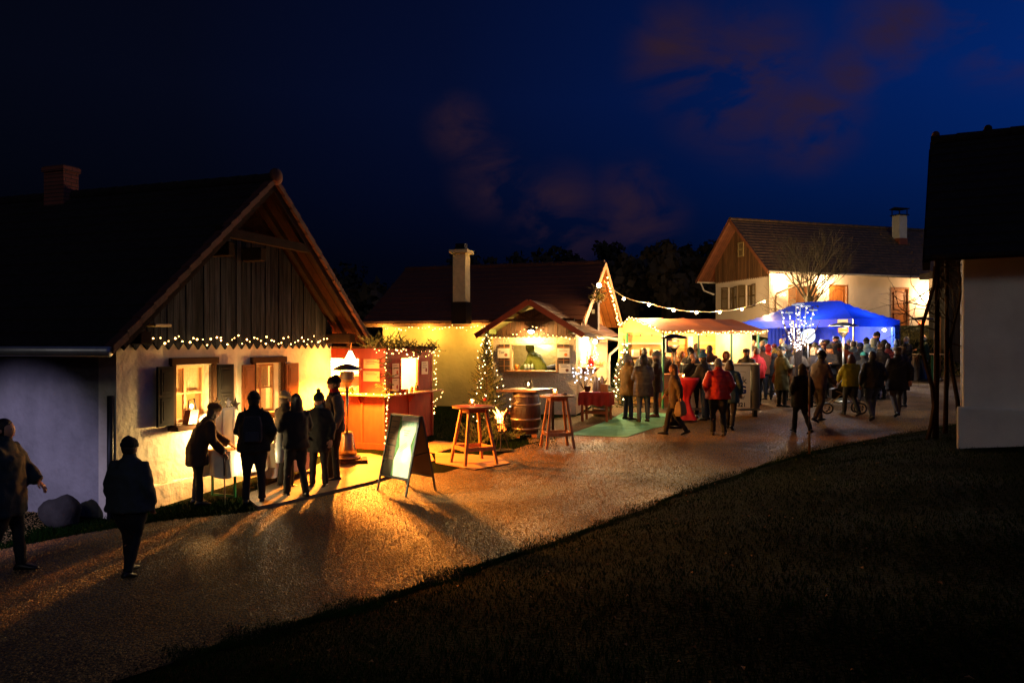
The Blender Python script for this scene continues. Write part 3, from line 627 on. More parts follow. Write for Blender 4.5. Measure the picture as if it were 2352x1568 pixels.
lamp((1.0, .9, 2.02), 130, (1, .58, .20), .1, kio, name='bar_lamp')
def knotice(loc, w, h, label, ang, **k):
    p = frame(kio, loc); n_ = notice(kio, loc, w, h, label, **k); n_.location = p; n_.rotation_euler = (0, 0, KA+ang); return n_
YP = M('yellow_notice', (.72, .45, .16), .8, bump=.05)
knotice((-.012, .34, 1.87), .40, .20, 'top yellow notice on the left corner panel of the red bar', R(-90), mat=YP, lines=3)
knotice((-.012, .34, 1.60), .42, .22, 'middle yellow notice on the left corner panel of the red bar', R(-90), mat=YP, lines=2)
knotice((.42, -.002, 1.72), .28, .30, 'upper white notice with an orange picture, right of the corner spruce', 0, lines=2, pic='c05a1a')
knotice((.42, -.002, 1.40), .28, .28, 'lower white notice with a red picture, right of the corner spruce', 0, lines=1, pic='a02818')
knotice((1.72, -.002, 1.74), .30, .30, 'white notice with a small red bottle at the right end of the red bar', 0, lines=3, pic='8a1a10')
# blue and white banner hanging inside the bar
bn = E('pennant', 'blue sail shaped cardboard display with a white letter strip inside the red bar', 'display', frame(kio, (1.12, .5, 1.5)), KA)
MB().prism([(-.12, 0, .06), (.14, 0, .06), (.12, 0, .34), (.06, 0, .40)], (0, .01, 0)).build('sail', M('sail_blue', (.02, .04, .35), .5), bn)
MB().bx(-.2, .3, -.012, 0, -.02, .04).build('strip', M('strip_blue', (.03, .05, .4), .5), bn)
# cups and bottles on the counter
def bottle(loc, h, colr, label, r=.035, cat='bottle', group=None, capc='c8a060'):
    b = E('bottle', label, cat, loc, 0, group)
    MB().lathe([(0, 0), (r, .004), (r, h*.55), (r*.9, h*.64), (r*.38, h*.78), (r*.35, h*.95), (0, h*.95)], n=12).build('body', M('bottle_'+colr, hx(colr), .15, bump=0), b, smooth=True)
    MB().lathe([(0, h*.93), (r*.42, h*.93), (r*.42, h), (0, h)], n=10).build('cap', M('cap_'+capc, hx(capc), .4), b); return b
def cup(loc, label, colr='d8d0c0', h=.1, r=.038, group=None):
    b = E('mug', label, 'mug', loc, 0, group)
    MB().lathe([(0, 0), (r*.85, 0), (r, h), (r*.9, h), (r*.8, .01), (0, .01)], n=14).build('body', M('cup_'+colr, hx(colr), .4, bump=0), b, smooth=True)
    MB().tube([(r*.95, 0, h*.8), (r*1.6, 0, h*.75), (r*1.6, 0, h*.3), (r*.9, 0, h*.2)], .006, 6).build('handle', MC['cup_'+colr], b); return b
zc = 1.415-.2
cup(frame(kio, (.95, -.1, zc)), 'brown cup on the right counter of the red bar', '9a5a20', .12, .042)
bottle(frame(kio, (1.28, -.05, zc)), .16, '1c1008', 'small dark bottle at the right end of the red bar counter')
bottle(frame(kio, (1.36, .02, zc)), .2, '2a1a0a', 'taller dark bottle beside the small one on the red bar counter')
bottle(frame(kio, (-.1, .78, zc)), .15, '2f6a1e', 'green bottle on the left counter of the red bar near the panel')
bottle(frame(kio, (-.06, .86, zc)), .13, '3a8a2a', 'shorter light green bottle beside the panel on the left counter')
bx_ = E('gift_box', 'small red and yellow box on the counter corner of the red bar', 'box', frame(kio, (.62, -.12, zc)), KA)
MB().bx(-.07, .07, -.05, .05, 0, .08).build('carton', M('red_carton', (.6, .05, .02), .5), bx_, bevel=.004); MB().bx(-.035, .035, -.052, .052, .02, .06).build('label', M('yellow_carton', (.8, .5, .05), .5), bx_)

# star lamp hanging from the beam
slp = frame(cot, (5.5, -.56, 2.02))
sl = E('star_lamp', 'glowing pointed paper lamp hanging from the beam end over the red bar', 'lamp', slp)
MB().lathe([(0, -.20), (.05, -.2), (.155, .05), (.13, .14), (.03, .34), (0, .34)], n=8).build('shade', EM('paper_lamp', (1, .72, .36), 9), sl)
m = MB().tube([(0, 0, .34), (.02, .02, .5), (0, .04, .60)], .008, 6); m.tube([(0, .04, .6), (-.12, .1, .52), (-.16, .12, .62), (-.1, .2, .72)], .01, 6); m.build('cable', M('pale_cable', (.6, .3, .12), .7), sl)
lamp((.0, -.26, -.02), 1750, (1, .26, .018), .12, sl, name='star_lamp_glow', spot=152, rot=(.12, -.18, -1), blend=.45); lamp((.0, -.26, -.02), 60, (1, .38, .07), .12, sl, name='star_lamp_glow')

# ---------------- long market stall ----------------
SA = math.atan2(.4, .92)
stl = E('market_stall', 'long market stall with red brown fabric roof, green posts and yellow lit board walls', 'stall', (4.34, 22, .65), SA)
SB = M('stall_boards', (.78, .52, .17), .7, (.62, .38, .11), ns=2, bump=.2, kind='planks', w=.14, ax=2)
m = MB().bx(-.25, 3.6, 2.0, 2.04, 0, 2.35); m.build('back_wall', SB, stl)
m = MB().bx(3.42, 3.46, .3, 2.0, 0, 2.3); m.build('side_wall', M('white_side_sheet', (.8, .7, .48), .8), stl)
m = MB(); xa, xb = -.12, 3.72
P0 = [(-.03, 2.26), (1.55, 2.66), (2.2, 2.38)]
SR = M('stall_roof_cloth', (.62, .19, .07), .75, (.46, .13, .045), ns=1.2, bump=.3, bs=6)
n = 16
for (ya, za), (yb, zb) in zip(P0, P0[1:]):
    rows = []
    for i in range(n+1):
        x = xa+(xb-xa)*i/n; sg = -.02*abs(math.sin(i*math.pi/4)); rows.append([(x, ya, za+sg), (x, (ya+yb)/2, (za+zb)/2+sg*1.5), (x, yb, zb+sg)])
    vs = [p for r_ in rows for p in r_]; m.add(vs+[(p[0], p[1], p[2]-.012) for p in vs], [(3*i+j, 3*i+3+j, 3*i+4+j, 3*i+1+j) for i in range(n) for j in range(2)]+[(3*(n+1)+3*i+j, 3*(n+1)+3*i+1+j, 3*(n+1)+3*i+4+j, 3*(n+1)+3*i+3+j) for i in range(n) for j in range(2)])
m.build('roof', SR, stl)
m = MB().prism([(-.11, .0, 2.22), (-.11, 1.55, 2.62), (-.11, 2.15, 2.36), (-.11, 2.15, 2.2), (-.11, 0, 2.2)], (.012, 0, 0)); m.bx(-.1, 3.7, -.03, -.018, 2.16, 2.25); m.build('valance', M('orange_valance', (.62, .27, .07), .8), stl)
for px_, py_ in ((0, .03), (1.25, .03), (2.45, .03), (3.45, .03), (0, 1.95)): MB().bx(px_-.025, px_+.025, py_-.025, py_+.025, 0, 2.24).build('post', GREENP, stl)
MB().tube([(-.1, .02, 2.19), (3.6, .02, 2.19)], .02, 6).build('rail', GREENP, stl)
m = MB().bx(-.1, 1.35, .35, .95, .92, .97); m.build('counter', PINE, stl); MB().bx(-.05, 1.3, .36, .40, 0, .92).build('counter_front', M('counter_pine', (.5, .24, .07), .7), stl)
m = MB().bx(.0, 1.9, 1.75, 2.0, 1.45, 1.48); m.bx(0, 1.2, 1.75, 2.0, 1.85, 1.88); m.build('shelf', WHITEP, stl)
for k in range(4): MB().bx(.15+k*.36, .36+k*.36, 1.80, 1.92, 1.49, 1.68+.04*(k % 2)).build('box', M('pale_box', (.8, .7, .5), .7), stl)
for k in range(8):
    q = MB().tube([(.1+k*.42, 1.985, 2.13), (.1+k*.42, 1.995, 2.13)], .03, 10); q.build('wall_button', M('red_dot', (.5, .06, .02), .5), stl)
lamp((1.1, 1.15, 2.15), 42, (1, .55, .16), .08, stl, name='stall_lamp'); lamp((2.7, 1.2, 2.1), 75, (1, .58, .20), .08, stl, name='stall_lamp')
bwl = E('bowl', 'shallow red bowl of wrapped goods on the stall counter', 'bowl', frame(stl, (.98, .58, .97)))
MB().lathe([(0, 0), (.14, 0), (.2, .09), (.19, .09), (.13, .012), (0, .012)], n=20).build('basin', M('red_plastic', (.6, .03, .02), .35), bwl, smooth=True)
for k in range(7): MB().ell((.11*math.cos(k*.9), .11*math.sin(k*.9), .09), (.07, .03, .02), 8, 5, Matrix.Rotation(k*1.1, 3, 'Z')).build('packet', M('dark_packet' if k % 2 else 'silver_packet', (.06, .06, .08) if k % 2 else (.5, .5, .5), .3), bwl)
spk = E('loudspeaker', 'small black loudspeaker hanging at the left front post of the stall', 'loudspeaker', frame(stl, (.12, -.02, 1.82)), SA)
MB().bx(-.1, .1, -.1, .1, -.22, .22).build('cabinet', BLACKM, spk, bevel=.01); MB().tube([(0, -.105, -.06), (0, -.115, -.06)], .075, 16).build('cone', M('speaker_cone', (.05, .05, .05), .9), spk); MB().tube([(0, -.105, .12), (0, -.113, .12)], .03, 12).build('tweeter', M('speaker_cone', (.05, .05, .05)), spk)
ban = E('banner', 'narrow pale vertical banner on the back wall in the middle of the stall', 'banner', frame(stl, (2.35, 1.9, 1.7)), SA)
MB().bx(-.1, .1, 0, .012, -.4, .4).build('cloth', PAPER, ban); text(ban, 'nachtsz', .12, (.04, -.004, -.3), M('brown_ink', (.3, .1, .03)), rot=(R(90), R(-90), 0))

# promotional counter
BA = R(-5)
bc = at(1662, 835, 20.4)
bar = E('promotion_bar', 'chest high white promotion counter with blue letter G and rounded grey end column', 'counter', (bc.x, 20.5, .62), BA)
BW = M('printed_board', (.85, .80, .68), .5, (.80, .75, .62), bump=.03)
MB().bx(-1.0, .72, -.02, .02, .18, 1.30).build('front_panel', BW, bar)
MB().bx(-1.04, .98, -.08, .5, 1.325, 1.36).build('countertop', M('counter_white', (.7, .62, .48), .35), bar, bevel=.008)
m = MB().lathe([(.13, .14), (.13, 1.32)], (.86, .1, 0), 24); m.bx(.73, .99, .1, .45, .14, 1.32); m.build('end_column', M('grey_column', (.13, .12, .10), .4, metal=.4, bump=.02), bar, smooth=False)
m = MB().bx(-1.04, .98, -.05, .0, .12, .17); m.bx(-1.04, -1.0, -.04, .0, .18, 1.32); m.bx(-1.0, .72, -.04, .0, 1.30, 1.322); m.build('frame_rail', METAL, bar)
for xx in (-.95, .86): MB().bx(xx-.05, xx+.05, .0, .2, -.25, .12).build('foot', BLACKM, bar)
text(bar, 'ik', .27, (.44, -.024, .83), INK); BLUE = M('logo_blue', (.01, .02, .22), .5, bump=0)
text(bar, 'G', .28, (.41, -.024, .57), BLUE, bold=.012); text(bar, 'und', .13, (.36, -.024, .42), INK, shear=.3); text(bar, '321', .15, (.38, -.024, .22), INK, bold=.004); text(bar, '.h', .15, (-.98, -.024, .42), INK)
MB().tube([(.5+.1*math.cos(a), -.024, 1.12+.03*math.sin(a)) for a in [i*.4 for i in range(12)]], .004, 5).build('logo', INK, bar)

# ---------------- blue tent ----------------
TA = math.atan2(.53, .85)
TZ = T(12.5, 29)
tent = E('gazebo_tent', 'large blue fabric pavilion tent with pitched roof over the crowd', 'tent', (12.0, 27.0, TZ), TA)
TX, TY = 2.8, 5.0; EZ, PZ = 3.4-TZ, 4.15-TZ
BLU = CLOTH_T('blue_polyester', (.006, .035, .55), .14)
def tentz(x, y):
    dx = min(x, TX-x)/1.4; dy = min(y, TY-y)/1.5
    t = max(0, min(1, min(dx, dy))); return EZ+(PZ-EZ)*(t*.75+.25*t*t)
n1_, n2_ = 14, 24; vs = [(TX*i/n1_, TY*j/n2_, tentz(TX*i/n1_, TY*j/n2_)) for j in range(n2_+1) for i in range(n1_+1)]
m = MB().add(vs, [(j*(n1_+1)+i, j*(n1_+1)+i+1, (j+1)*(n1_+1)+i+1, (j+1)*(n1_+1)+i) for j in range(n2_) for i in range(n1_)])
tr = m.build('roof', BLU, tent); 
m = MB()
for a, b in (((0, 0), (TX, 0)), ((TX, 0), (TX, TY)), ((TX, TY), (0, TY)), ((0, TY), (0, 0))):
    k = 12; r0 = [(a[0]+(b[0]-a[0])*i/k, a[1]+(b[1]-a[1])*i/k) for i in range(k+1)]
    m.add([(p[0], p[1], EZ) for p in r0]+[(p[0]-.02*math.sin(i*2.2)*(b[1] != a[1]), p[1]-.02*math.sin(i*2.2)*(b[1] == a[1]), EZ-.28) for i, p in enumerate(r0)], [(i, i+1, k+2+i, k+1+i) for i in range(k)])
m.build('valance', BLU, tent)
m = MB(); k = 40; r0 = [(TX-.02+.03*math.sin(i*.9), .1+TY*.98*i/k) for i in range(k+1)]
m.add([(p[0], p[1], EZ-.1) for p in r0]+[(p[0], p[1], .1) for p in r0], [(i, i+1, k+2+i, k+1+i) for i in range(k)]); m.build('back_sheet', M('inner_tent_sheet', (.010, .022, .20), .7), tent)  # inner sheets darker than the canopy, interior shade put into the colour
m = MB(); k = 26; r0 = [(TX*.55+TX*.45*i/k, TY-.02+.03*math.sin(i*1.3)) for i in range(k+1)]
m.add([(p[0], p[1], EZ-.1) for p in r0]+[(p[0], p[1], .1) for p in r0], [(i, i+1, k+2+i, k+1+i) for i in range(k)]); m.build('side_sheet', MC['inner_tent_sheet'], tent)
m = MB(); k = 30; r0 = [(TX-.38+.38*i/k, .05+.07*math.sin(i*1.7)) for i in range(k+1)]
m.add([(p[0], p[1], EZ-.22) for p in r0]+[(TX-.1+(p[0]-TX+.19)*.8, p[1]*.8, .1) for p in r0], [(i, i+1, k+2+i, k+1+i) for i in range(k)]); m.build('gathered_curtain', M('shiny_blue_sheet', (.02, .08, .6), .25, bump=.2), tent)
for x, y in ((0, 0), (TX, 0), (0, TY/2), (0, TY), (TX, TY)): MB().bx(x-.02, x+.02, y-.02, y+.02, 0, EZ-.02).build('leg', METAL, tent)
MB().bx(-.015, -.004, .2, .62, EZ-.16, EZ-.02).build('label_patch', WHITEP, tent)
tl = E('tent_lamp', 'cold white work lamp shining under the blue tent', 'lamp', frame(tent, (.5, 2.1, EZ-.42)))
MB().ell((0, 0, 0), (.13, .08, .09), 12, 8).build('bulb', EM('cold_lamp', (.75, .85, 1), 30), tl); MB().tube([(0, 0, .08), (0, 0, .5)], .01, 6).build('cord', BLACKM, tl)
lamp((-.1, -.35, -.05), 210, (.85, .90, 1), .12, tl, name='tent_lamp_glow')
lamp(frame(tent, (1.6, .7, EZ-.35)), 120, (.9, .93, 1), .1, name='tent_lamp_glow')
wl = E('tent_lamp', 'warm lamp at the right hand corner under the blue tent', 'lamp', frame(tent, (2.0, .1, EZ-.38)))
MB().ell((0, 0, 0), (.08, .06, .06), 10, 6).build('bulb', EM('warm_lamp', (1, .75, .45), 18), wl); MB().tube([(0, 0, .05), (0, 0, .4)], .01, 6).build('cord', BLACKM, wl)

# ---------------- white farmhouse ----------------
FA = math.atan2(-.95, .31)
fh = E('farmhouse', 'white farmhouse on the bank with brown tiled roof, wooden doors and shuttered windows', 'farmhouse', (11.24, 42.37, 3.0), FA)
FW, FL, RXF = 4.7, 26, 2.35
EZF, RZF = 3.0, 5.99
sw_ = .93
def f2(t): return FL  # noqa
doors = [(7.60, 8.66, .46, 2.40), (3.66, 4.66, .42, 2.45)]
# near long wall at x=FW: build along y with holes by hand
m = MB(); ys = sorted({0, FL, *[d[0] for d in doors], *[d[1] for d in doors], 1.62, 2.28})
for a, b in zip(ys, ys[1:]):
    dd = [d for d in doors if d[0] <= a and b <= d[1]]
    if dd: m.bx(FW-.3, FW, a, b, -.6, dd[0][2]); m.bx(FW-.3, FW, a, b, dd[0][3], 3.0)
    elif a >= 1.62 and b <= 2.28: m.bx(FW-.3, FW, a, b, -.6, 1.2); m.bx(FW-.3, FW, a, b, 2.4, 3.0)
    else: m.bx(FW-.3, FW, a, b, -.6, 3.0)
m.bx(0, .3, .3, FL, -.6, 3.0); m.bx(.3, FW-.3, FL-.3, FL, -.6, 3.0)
m.build('wall', PLASTER_W, fh)
gw = [(1.22, 1.72, 1.38, 2.52), (2.78, 3.30, 1.42, 2.54)]
MB().wall(0.0, FW, -.6, 2.9, 0, .3, gw).build('gable_wall', PLASTER_W, fh)
g = MB(); x = -.02
while x < FW:
    b = min(x+.16, FW+.02); zt = lambda q: RZF-abs(q-RXF)*sw_-.12
    if min(zt(x), zt(b)) > 2.9: g.prism([(x, -.03, 2.9), (b-.01, -.03, 2.9), (b-.01, -.03, zt(b)), (x, -.03, zt(x))], (0, .03, 0))
    x = b
scallop(g, 0, .1, -.04, -.01, 30, 0, FW, 2.91); g.build('gable_boards', M('gable_oak', (.20, .10, .04), .7, (.09, .045, .02), ns=4, bump=.5, st_=(5, 5, .35), kind='planks', w=.16, ax=0), fh)
rf = MB()
for s_ in (-1, 1): courses(rf, RXF, RZF, RXF+s_*3.2, RZF-3.2*sw_, -.7, FL+.5, th=.05, row=.24, liftr=.03)
rfo = rf.build('roof', TILE_W, fh); ridge_tiles(MB(), RXF, RZF+.03, -.7, FL+.5, .11, .4).build('ridge_tiles', TILE_W, rfo)
m = MB()
for s_ in (-1, 1): slope_soffit(m, RXF, RZF, RXF+s_*3.15, RZF-3.15*sw_, -.68, FL, .055, .03)
m.build('soffit', M('red_brown_soffit', (.26, .09, .04), .7, (.17, .06, .03), kind='planks', w=.14, ax=1), rfo)
m = MB()
for s_ in (-1, 1): m.beam((RXF, -.72, RZF-.05), (RXF+s_*3.22, -.72, RZF-3.22*sw_-.05), .03, .16)
m.build('bargeboard', M('brown_barge', (.22, .08, .035), .6), rfo)
ex, ez = RXF+3.27, RZF-3.2*sw_-.03
m = MB().tube([(ex, -.7, ez), (ex, FL, ez-.1)], .065, 8); gt = m.build('gutter', GUTTER, rfo, smooth=True)
MB().tube([(ex, 1.9, ez), (ex-.1, 1.7, ez-.35), (FW+.08, .35, ez-1.0), (FW+.08, .3, ez-1.3), (FW+.08, .3, -.2)], .045, 8).build('downpipe', M('brown_pipe', (.12, .07, .04), .5), gt, smooth=True)
m = MB().tube([(RXF-3.27, -.7, ez), (RXF-3.27, 8, ez)], .07, 8); m.tube([(RXF-3.27, -.4, ez), (RXF-3.2, -.2, ez-.5), (-.05, -.08, ez-.75)], .045, 8); m.build('gutter', M('pale_gutter', (.6, .55, .5), .5), rfo, smooth=True)
m = MB()
for j in range(5):
    for i in range(16): 
        xx = RXF+.55+j*.6; m.box((xx, 8.6+i*.95+.4*(j % 2), RZF-(xx-RXF)*sw_+.07), (.05, .06, .09))
m.build('snow_guard', TILE_W, rfo)
ch = MB().bx(-.26, .26, -.26, .26, -.75, .75).build('chimney', M('bluish_chimney_plaster', (.5, .52, .5), .9), rfo); ch.location = (RXF+1.1, 8.7, RZF-.45)
p = at(2057, 552, 42.5); cf, sf = math.cos(FA), math.sin(FA); dx, dy = p.x-11.24, p.y-42.37
ch.location = (RXF+.9, -sf*dx+cf*dy, RZF-.2)
m = MB()
for a in (-.26, .26):
    for b in (-.26, .26): m.bx(a-.02, a+.02, b-.02, b+.02, .8, 1.1)
m.bx(-.34, .34, -.34, .34, .75, .80); m.bx(-.36, .36, -.36, .36, 1.1, 1.14); m.prism([(-.36, -.36, 1.14), (.36, -.36, 1.14), (0, -.36, 1.22)], (0, .72, 0)); m.build('chimney_cap', BLACKM, ch)
MB().bx(-.28, .28, -.28, .28, -.85, -.5).build('chimney_flashing', M('copper_flash', (.2, .06, .03), .6), ch)
DOORM = M('varnished_door', (.42, .15, .035), .35, (.33, .11, .025), ns=3, bump=.1, st_=(3, 3, .6)); FR = M('door_frame', (.30, .11, .03), .5)
def fdoor(a, b, c, d, label):
    m = MB(); m.bx(FW-.10, FW-.05, a, b, c, d); o = m.build('door', DOORM, fh); o['label'] = label
    m = MB(); w_ = b-a
    for c0, c1 in ((.10, .36), (.44, .92)):
        z0, z1 = c+(d-c)*c0, c+(d-c)*c1
        for yy in (a+.16, b-.19): m.bx(FW-.048, FW-.02, yy, yy+.03, z0, z1)
        m.bx(FW-.048, FW-.02, a+.19, b-.19, z0, z0+.03)
        if c0 < .2: m.bx(FW-.048, FW-.02, a+.19, b-.19, z1-.03, z1)
        else:
            for k in range(8):
                t0, t1 = a+.19+(w_-.38)*k/8, a+.19+(w_-.38)*(k+1)/8; h0 = .12*math.sin(math.pi*(k+.5)/8)
                m.bx(FW-.048, FW-.02, t0, t1, z1-.10+h0, z1-.07+h0)
    m.build('door_moulding', FR, o)
    m = MB().bx(FW-.06, FW+.02, a-.08, a, c, d+.08); m.bx(FW-.06, FW+.02, b, b+.08, c, d+.08); m.bx(FW-.06, FW+.02, a, b, d, d+.08); m.build('door_frame', FR, o)
    MB().tube([(FW-.04, b-.1, c+1.0), (FW+.03, b-.1, c+1.0), (FW+.03, b-.2, c+1.0)], .014, 6).build('handle', M('brass', (.6, .4, .12), .3, metal=1), o)
fdoor(*doors[0], 'panelled brown door beside the bright wall lamp'); fdoor(*doors[1], 'brown door half hidden behind the tent roof')
MB().bx(FW-.1, FW-.05, 1.62, 2.28, 1.2, 2.4).build('window', M('dark_pane', (.25, .12, .05), .3), fh)
OLV = M('olive_shutter', (.14, .09, .03), .6)
def rot_child(o, ang, pos): o.location = pos; o.rotation_euler = (0, 0, ang)
for (ya, yb) in ((1.1, 1.6), (2.3, 2.8)):
    o = louvre_shutter(fh, M('brown_louvre', (.26, .11, .03), .6), (0, 0, 0), .5, 1.3, 0); rot_child(o, R(90), (FW+.03, ya, 1.15))
for (a, b, c, d) in gw:
    wv = window(fh, a, b, c, d, .02, OLV, .12, bars=2, curtain=True)
    MB().bx(a+.03, b-.03, .2, .22, c, d).build('blind', M('pale_blind', (.55, .5, .42), .8), wv)
    louvre_shutter(wv, OLV, (a-.02, -.03, c-.02), .46, d-c+.04, R(180+14)); louvre_shutter(wv, OLV, (b+.02, -.03, c-.02), .46, d-c+.04, R(-14))
    MB().bx(a-.05, b+.05, -.06, .02, c-.06, c-.01).build('sill', OLV, wv)
vw = louvre_shutter(fh, M('vent_louvre', (.34, .26, .12), .6), (2.2, -.08, 4.05), .5, .75, 0); vw.name = 'vent'; 
for (yy, zz, pw, lab, colr) in ((.55, 2.72, 90, 'wall lamp at the left corner under the farmhouse eave', (1, .62, .28)), (3.25, 2.62, 110, 'wall lamp left of the half hidden farmhouse door', (1, .64, .30)), (9.75, 2.10, 170, 'very bright wall lamp right of the panelled farmhouse door', (1, .62, .28))):
    l = E('wall_lamp', lab, 'lamp', frame(fh, (FW+.12, yy, zz)), 0, 'lamps on the farmhouse wall')
    MB().ell((0, 0, 0), (.08, .08, .10), 12, 8).build('globe', EM('lamp_globe', (1, .82, .6), 25), l, smooth=True); MB().tube([(0, 0, .1), (-.05, .12, .14)], .02, 6).build('bracket', BLACKM, l)
    lamp((.12, -.36, -.02), pw, colr, .1, l)
# dark annexe right of the farmhouse, its small window strip
an = E('shed', 'dark plank shed with a small lit window strip between the vines and the barn', 'shed', at(2176, 805, 33), R(-8))
an.location.z = 1.4
MB().bx(0, 2.6, 0, 2.0, -.6, 3.55).build('wall', M('black_planks', (.022, .015, .011), .9, kind='planks', w=.15, ax=0), an); MB().bx(-.3, 2.9, -.4, 2.3, 4.05, 4.3).build('roof', TILE_D, an)
m = MB().bx(.1, .35, -.02, .02, 3.6, 4.0); m.bx(.55, .85, -.02, .02, 3.6, 4.0); m.build('window', EM('lit_strip', (1, .5, .12), .55), an); MB().bx(0, 2.6, .04, 2, 3.55, 4.05).build('upper_wall', PLASTER_W, an)

# ---------------- dark barn on the right ----------------
BNA = math.atan2(-.866, -.5)
barn = E('barn', 'barn with tall dark tiled roof and grey rendered wall at the edge of the bank', 'barn', (9.87, 16.9, .95), BNA)
MB().bx(5.7, 6, 0, 9, -.6, 3.04).build('wall', BARNW, barn, bevel=.02)
MB().bx(5.98, 6.10, -.08, 9, -.8, .60).build('plinth', BARNW, barn, bevel=.03)
MB().bx(0, .3, 0, 9, -.6, 2.9).build('wall', BARNW, barn); m = MB().bx(.3, 5.7, 0, .3, -.6, 3.1); m.prism([(.1, 0, 3.1), (5.9, 0, 3.1), (3, 0, 5.2)], (0, .3, 0)); m.build('gable_wall', M('barn_boards', (.06, .035, .02), .9, kind='planks', w=.2, ax=0), barn)
rf = MB(); bz = 6.32-.95
for s_ in (-1, 1): courses(rf, 3, bz, 3+s_*3.5, bz-3.5*.72, -.5, 9.3, th=.06, row=.3, liftr=.03)
bro = rf.build('roof', TILE_D, barn); rt = MB(); ridge_tiles(rt, 3, bz+.03, -.5, 9.3, .12, .42); rt.build('ridge_tiles', TILE_D, bro)
for k in range(8): MB().ell((3, -.42+k*.84, bz+.13), (.09, .07, .07), 8, 6).build('ridge_knob', TILE_E if k == 0 else TILE_D, bro)
m = MB(); slope_soffit(m, 3, bz, 6.45, bz-3.45*.72, -.48, 9.2, .065, .03); m.build('soffit', DARKWOOD, bro)
MB().beam((3, -.48, bz-.2), (6.4, -.48, bz-3.4*.72-.2), .1, .14).build('rafter', DARKWOOD, bro)
# ---------------- wooded hill ----------------
wd = MB(); vs = []; fs = []
for i in range(230):
    x = rnd.uniform(-75, 75) if i < 110 else rnd.uniform(-24, 26); y = rnd.uniform(62, 120) if i < 110 else rnd.uniform(50, 62)
    z = T(x, y); h = rnd.uniform(4.5, 7.5)*(1 if i < 110 else .8); rr = h*rnd.uniform(.28, .4)
    wd.tube([(x, y, z-.5), (x+.1, y, z+h*.55)], [.2, .1], 5)
    lobes = [(rnd.uniform(-.5, .5)*rr, rnd.uniform(-.5, .5)*rr, h*rnd.uniform(.4, .85), rr*rnd.uniform(.45, .7)) for _ in range(5)]
    for j in range(230):
        lx, ly, lz, lr = lobes[j % 5]; d = Vector((rnd.gauss(0, 1), rnd.gauss(0, 1), rnd.gauss(0, 1))); d.normalize(); d *= lr*rnd.uniform(.6, 1.08)
        c = Vector((x+lx, y+ly, z+lz))+d; s_ = rnd.uniform(.18, .5); a = Vector((rnd.gauss(0, 1), rnd.gauss(0, 1), rnd.gauss(0, 1))).normalized()*s_; b = a.cross(d).normalized()*s_*.8
        wd.add([c-a, c-b, c+a, c+b], [(0, 1, 2, 3)])
o = wd.build('woodland', M('winter_woodland', (.03, .022, .014), .95, (.012, .010, .007), ns=.4, bump=0)); o['label'] = 'dark wooded hillside behind the houses'; o['category'] = 'woodland'; st(o, 'stuff')
# ---------------- light strings ----------------
BULBS = {}
def bulb_mesh(mat, r):
    k = (mat.name, r)
    if k not in BULBS:
        b = bmesh.new(); bmesh.ops.create_icosphere(b, subdivisions=1, radius=r); me = bpy.data.meshes.new('bulb'); b.to_mesh(me); b.free(); me.materials.append(mat); BULBS[k] = me
    return BULBS[k]
def polypts(pts, n):
    P = [Vector(p) for p in pts]; L = [0]
    for a, b in zip(P, P[1:]): L.append(L[-1]+(b-a).length)
    out = []
    for i in range(n):
        d = L[-1]*(i+.5)/n; k = max(j for j in range(len(P)-1) if L[j] <= d+1e-9); t = (d-L[k])/max(1e-6, L[k+1]-L[k]); out.append(P[k].lerp(P[k+1], t))
    return out
def lights(label, pts, n, mat=None, r=.017, jit=.02, group=None, name='light_string', wire=.004, cat='light string'):
    mat = mat or WARM; P = polypts(pts, n); base = P[0].copy()
    P = [p+Vector((rnd.uniform(-jit, jit)*.5, rnd.uniform(-jit, jit)*.3, rnd.uniform(-jit, jit))) for p in P]
    o = E(name, label, cat, base, 0, group); w = [p-base for p in P]
    MB().tube(w, wire, 4).build('wire', WIRE, o); me = bulb_mesh(mat, r)
    for p in w: q_ = child(me, 'bulb', o, p+Vector((0, 0, -r*.6))); q_.scale = (rnd.uniform(.6, 1.2),)*3
    return o
cotp = lambda *v: frame(cot, v)
lights('row of warm bulbs along the zigzag board edge of the near cottage', [cotp(.05+i*.1, -.11, 2.58+.05*math.sin(i*1.35)+.03*math.sin(i*2.9)) for i in range(54)], 52, r=.0145, jit=.05, group='warm fairy light strings')
kp = lambda *v: frame(kio, v)
lights('fairy lights along the spruce garland on top of the red bar', [kp(-.12, .25, 2.16), kp(-.08, -.06, 2.2), kp(.6, -.1, 2.12), kp(1.3, -.08, 2.05), kp(2.25, -.1, 2.12)], 40, r=.0135, jit=.09, group='warm fairy light strings')
lights('fairy lights running down the front corner of the red bar', [kp(-.05, -.05, 2.15), kp(-.06, -.03, 1.2), kp(-.26, -.26, 1.16), kp(-.05, -.05, .85), kp(-.06, -.04, .12)], 26, r=.0135, jit=.04, group='warm fairy light strings')
lights('fairy lights running down the far right post of the red bar', [kp(2.13, -.06, 2.15), kp(2.13, -.06, 1.25), kp(2.22, -.26, 1.15), kp(2.08, -.05, .9), kp(2.12, -.06, .55)], 24, r=.0135, jit=.07, group='warm fairy light strings')
lights('fairy lights lying along the two counters of the red bar', [kp(-.25, 1.6, 1.235), kp(-.25, -.2, 1.235), kp(.1, -.25, 1.235), kp(.9, -.23, 1.235)], 15, r=.014, jit=.015, group='warm fairy light strings')
mp_ = lambda *v: frame(mid, v)
def mleft(px, py, Yp): return at(px, py, Yp)
ev = []
for i in range(25):
    y = 6.1-i*.225; ev.append(mp_(-.36, y, 3.02+.035*math.sin(i*1.3)))
lights('fairy lights under the eave of the long yellow plastered house', ev, 46, r=.017, jit=.05, group='warm fairy light strings')
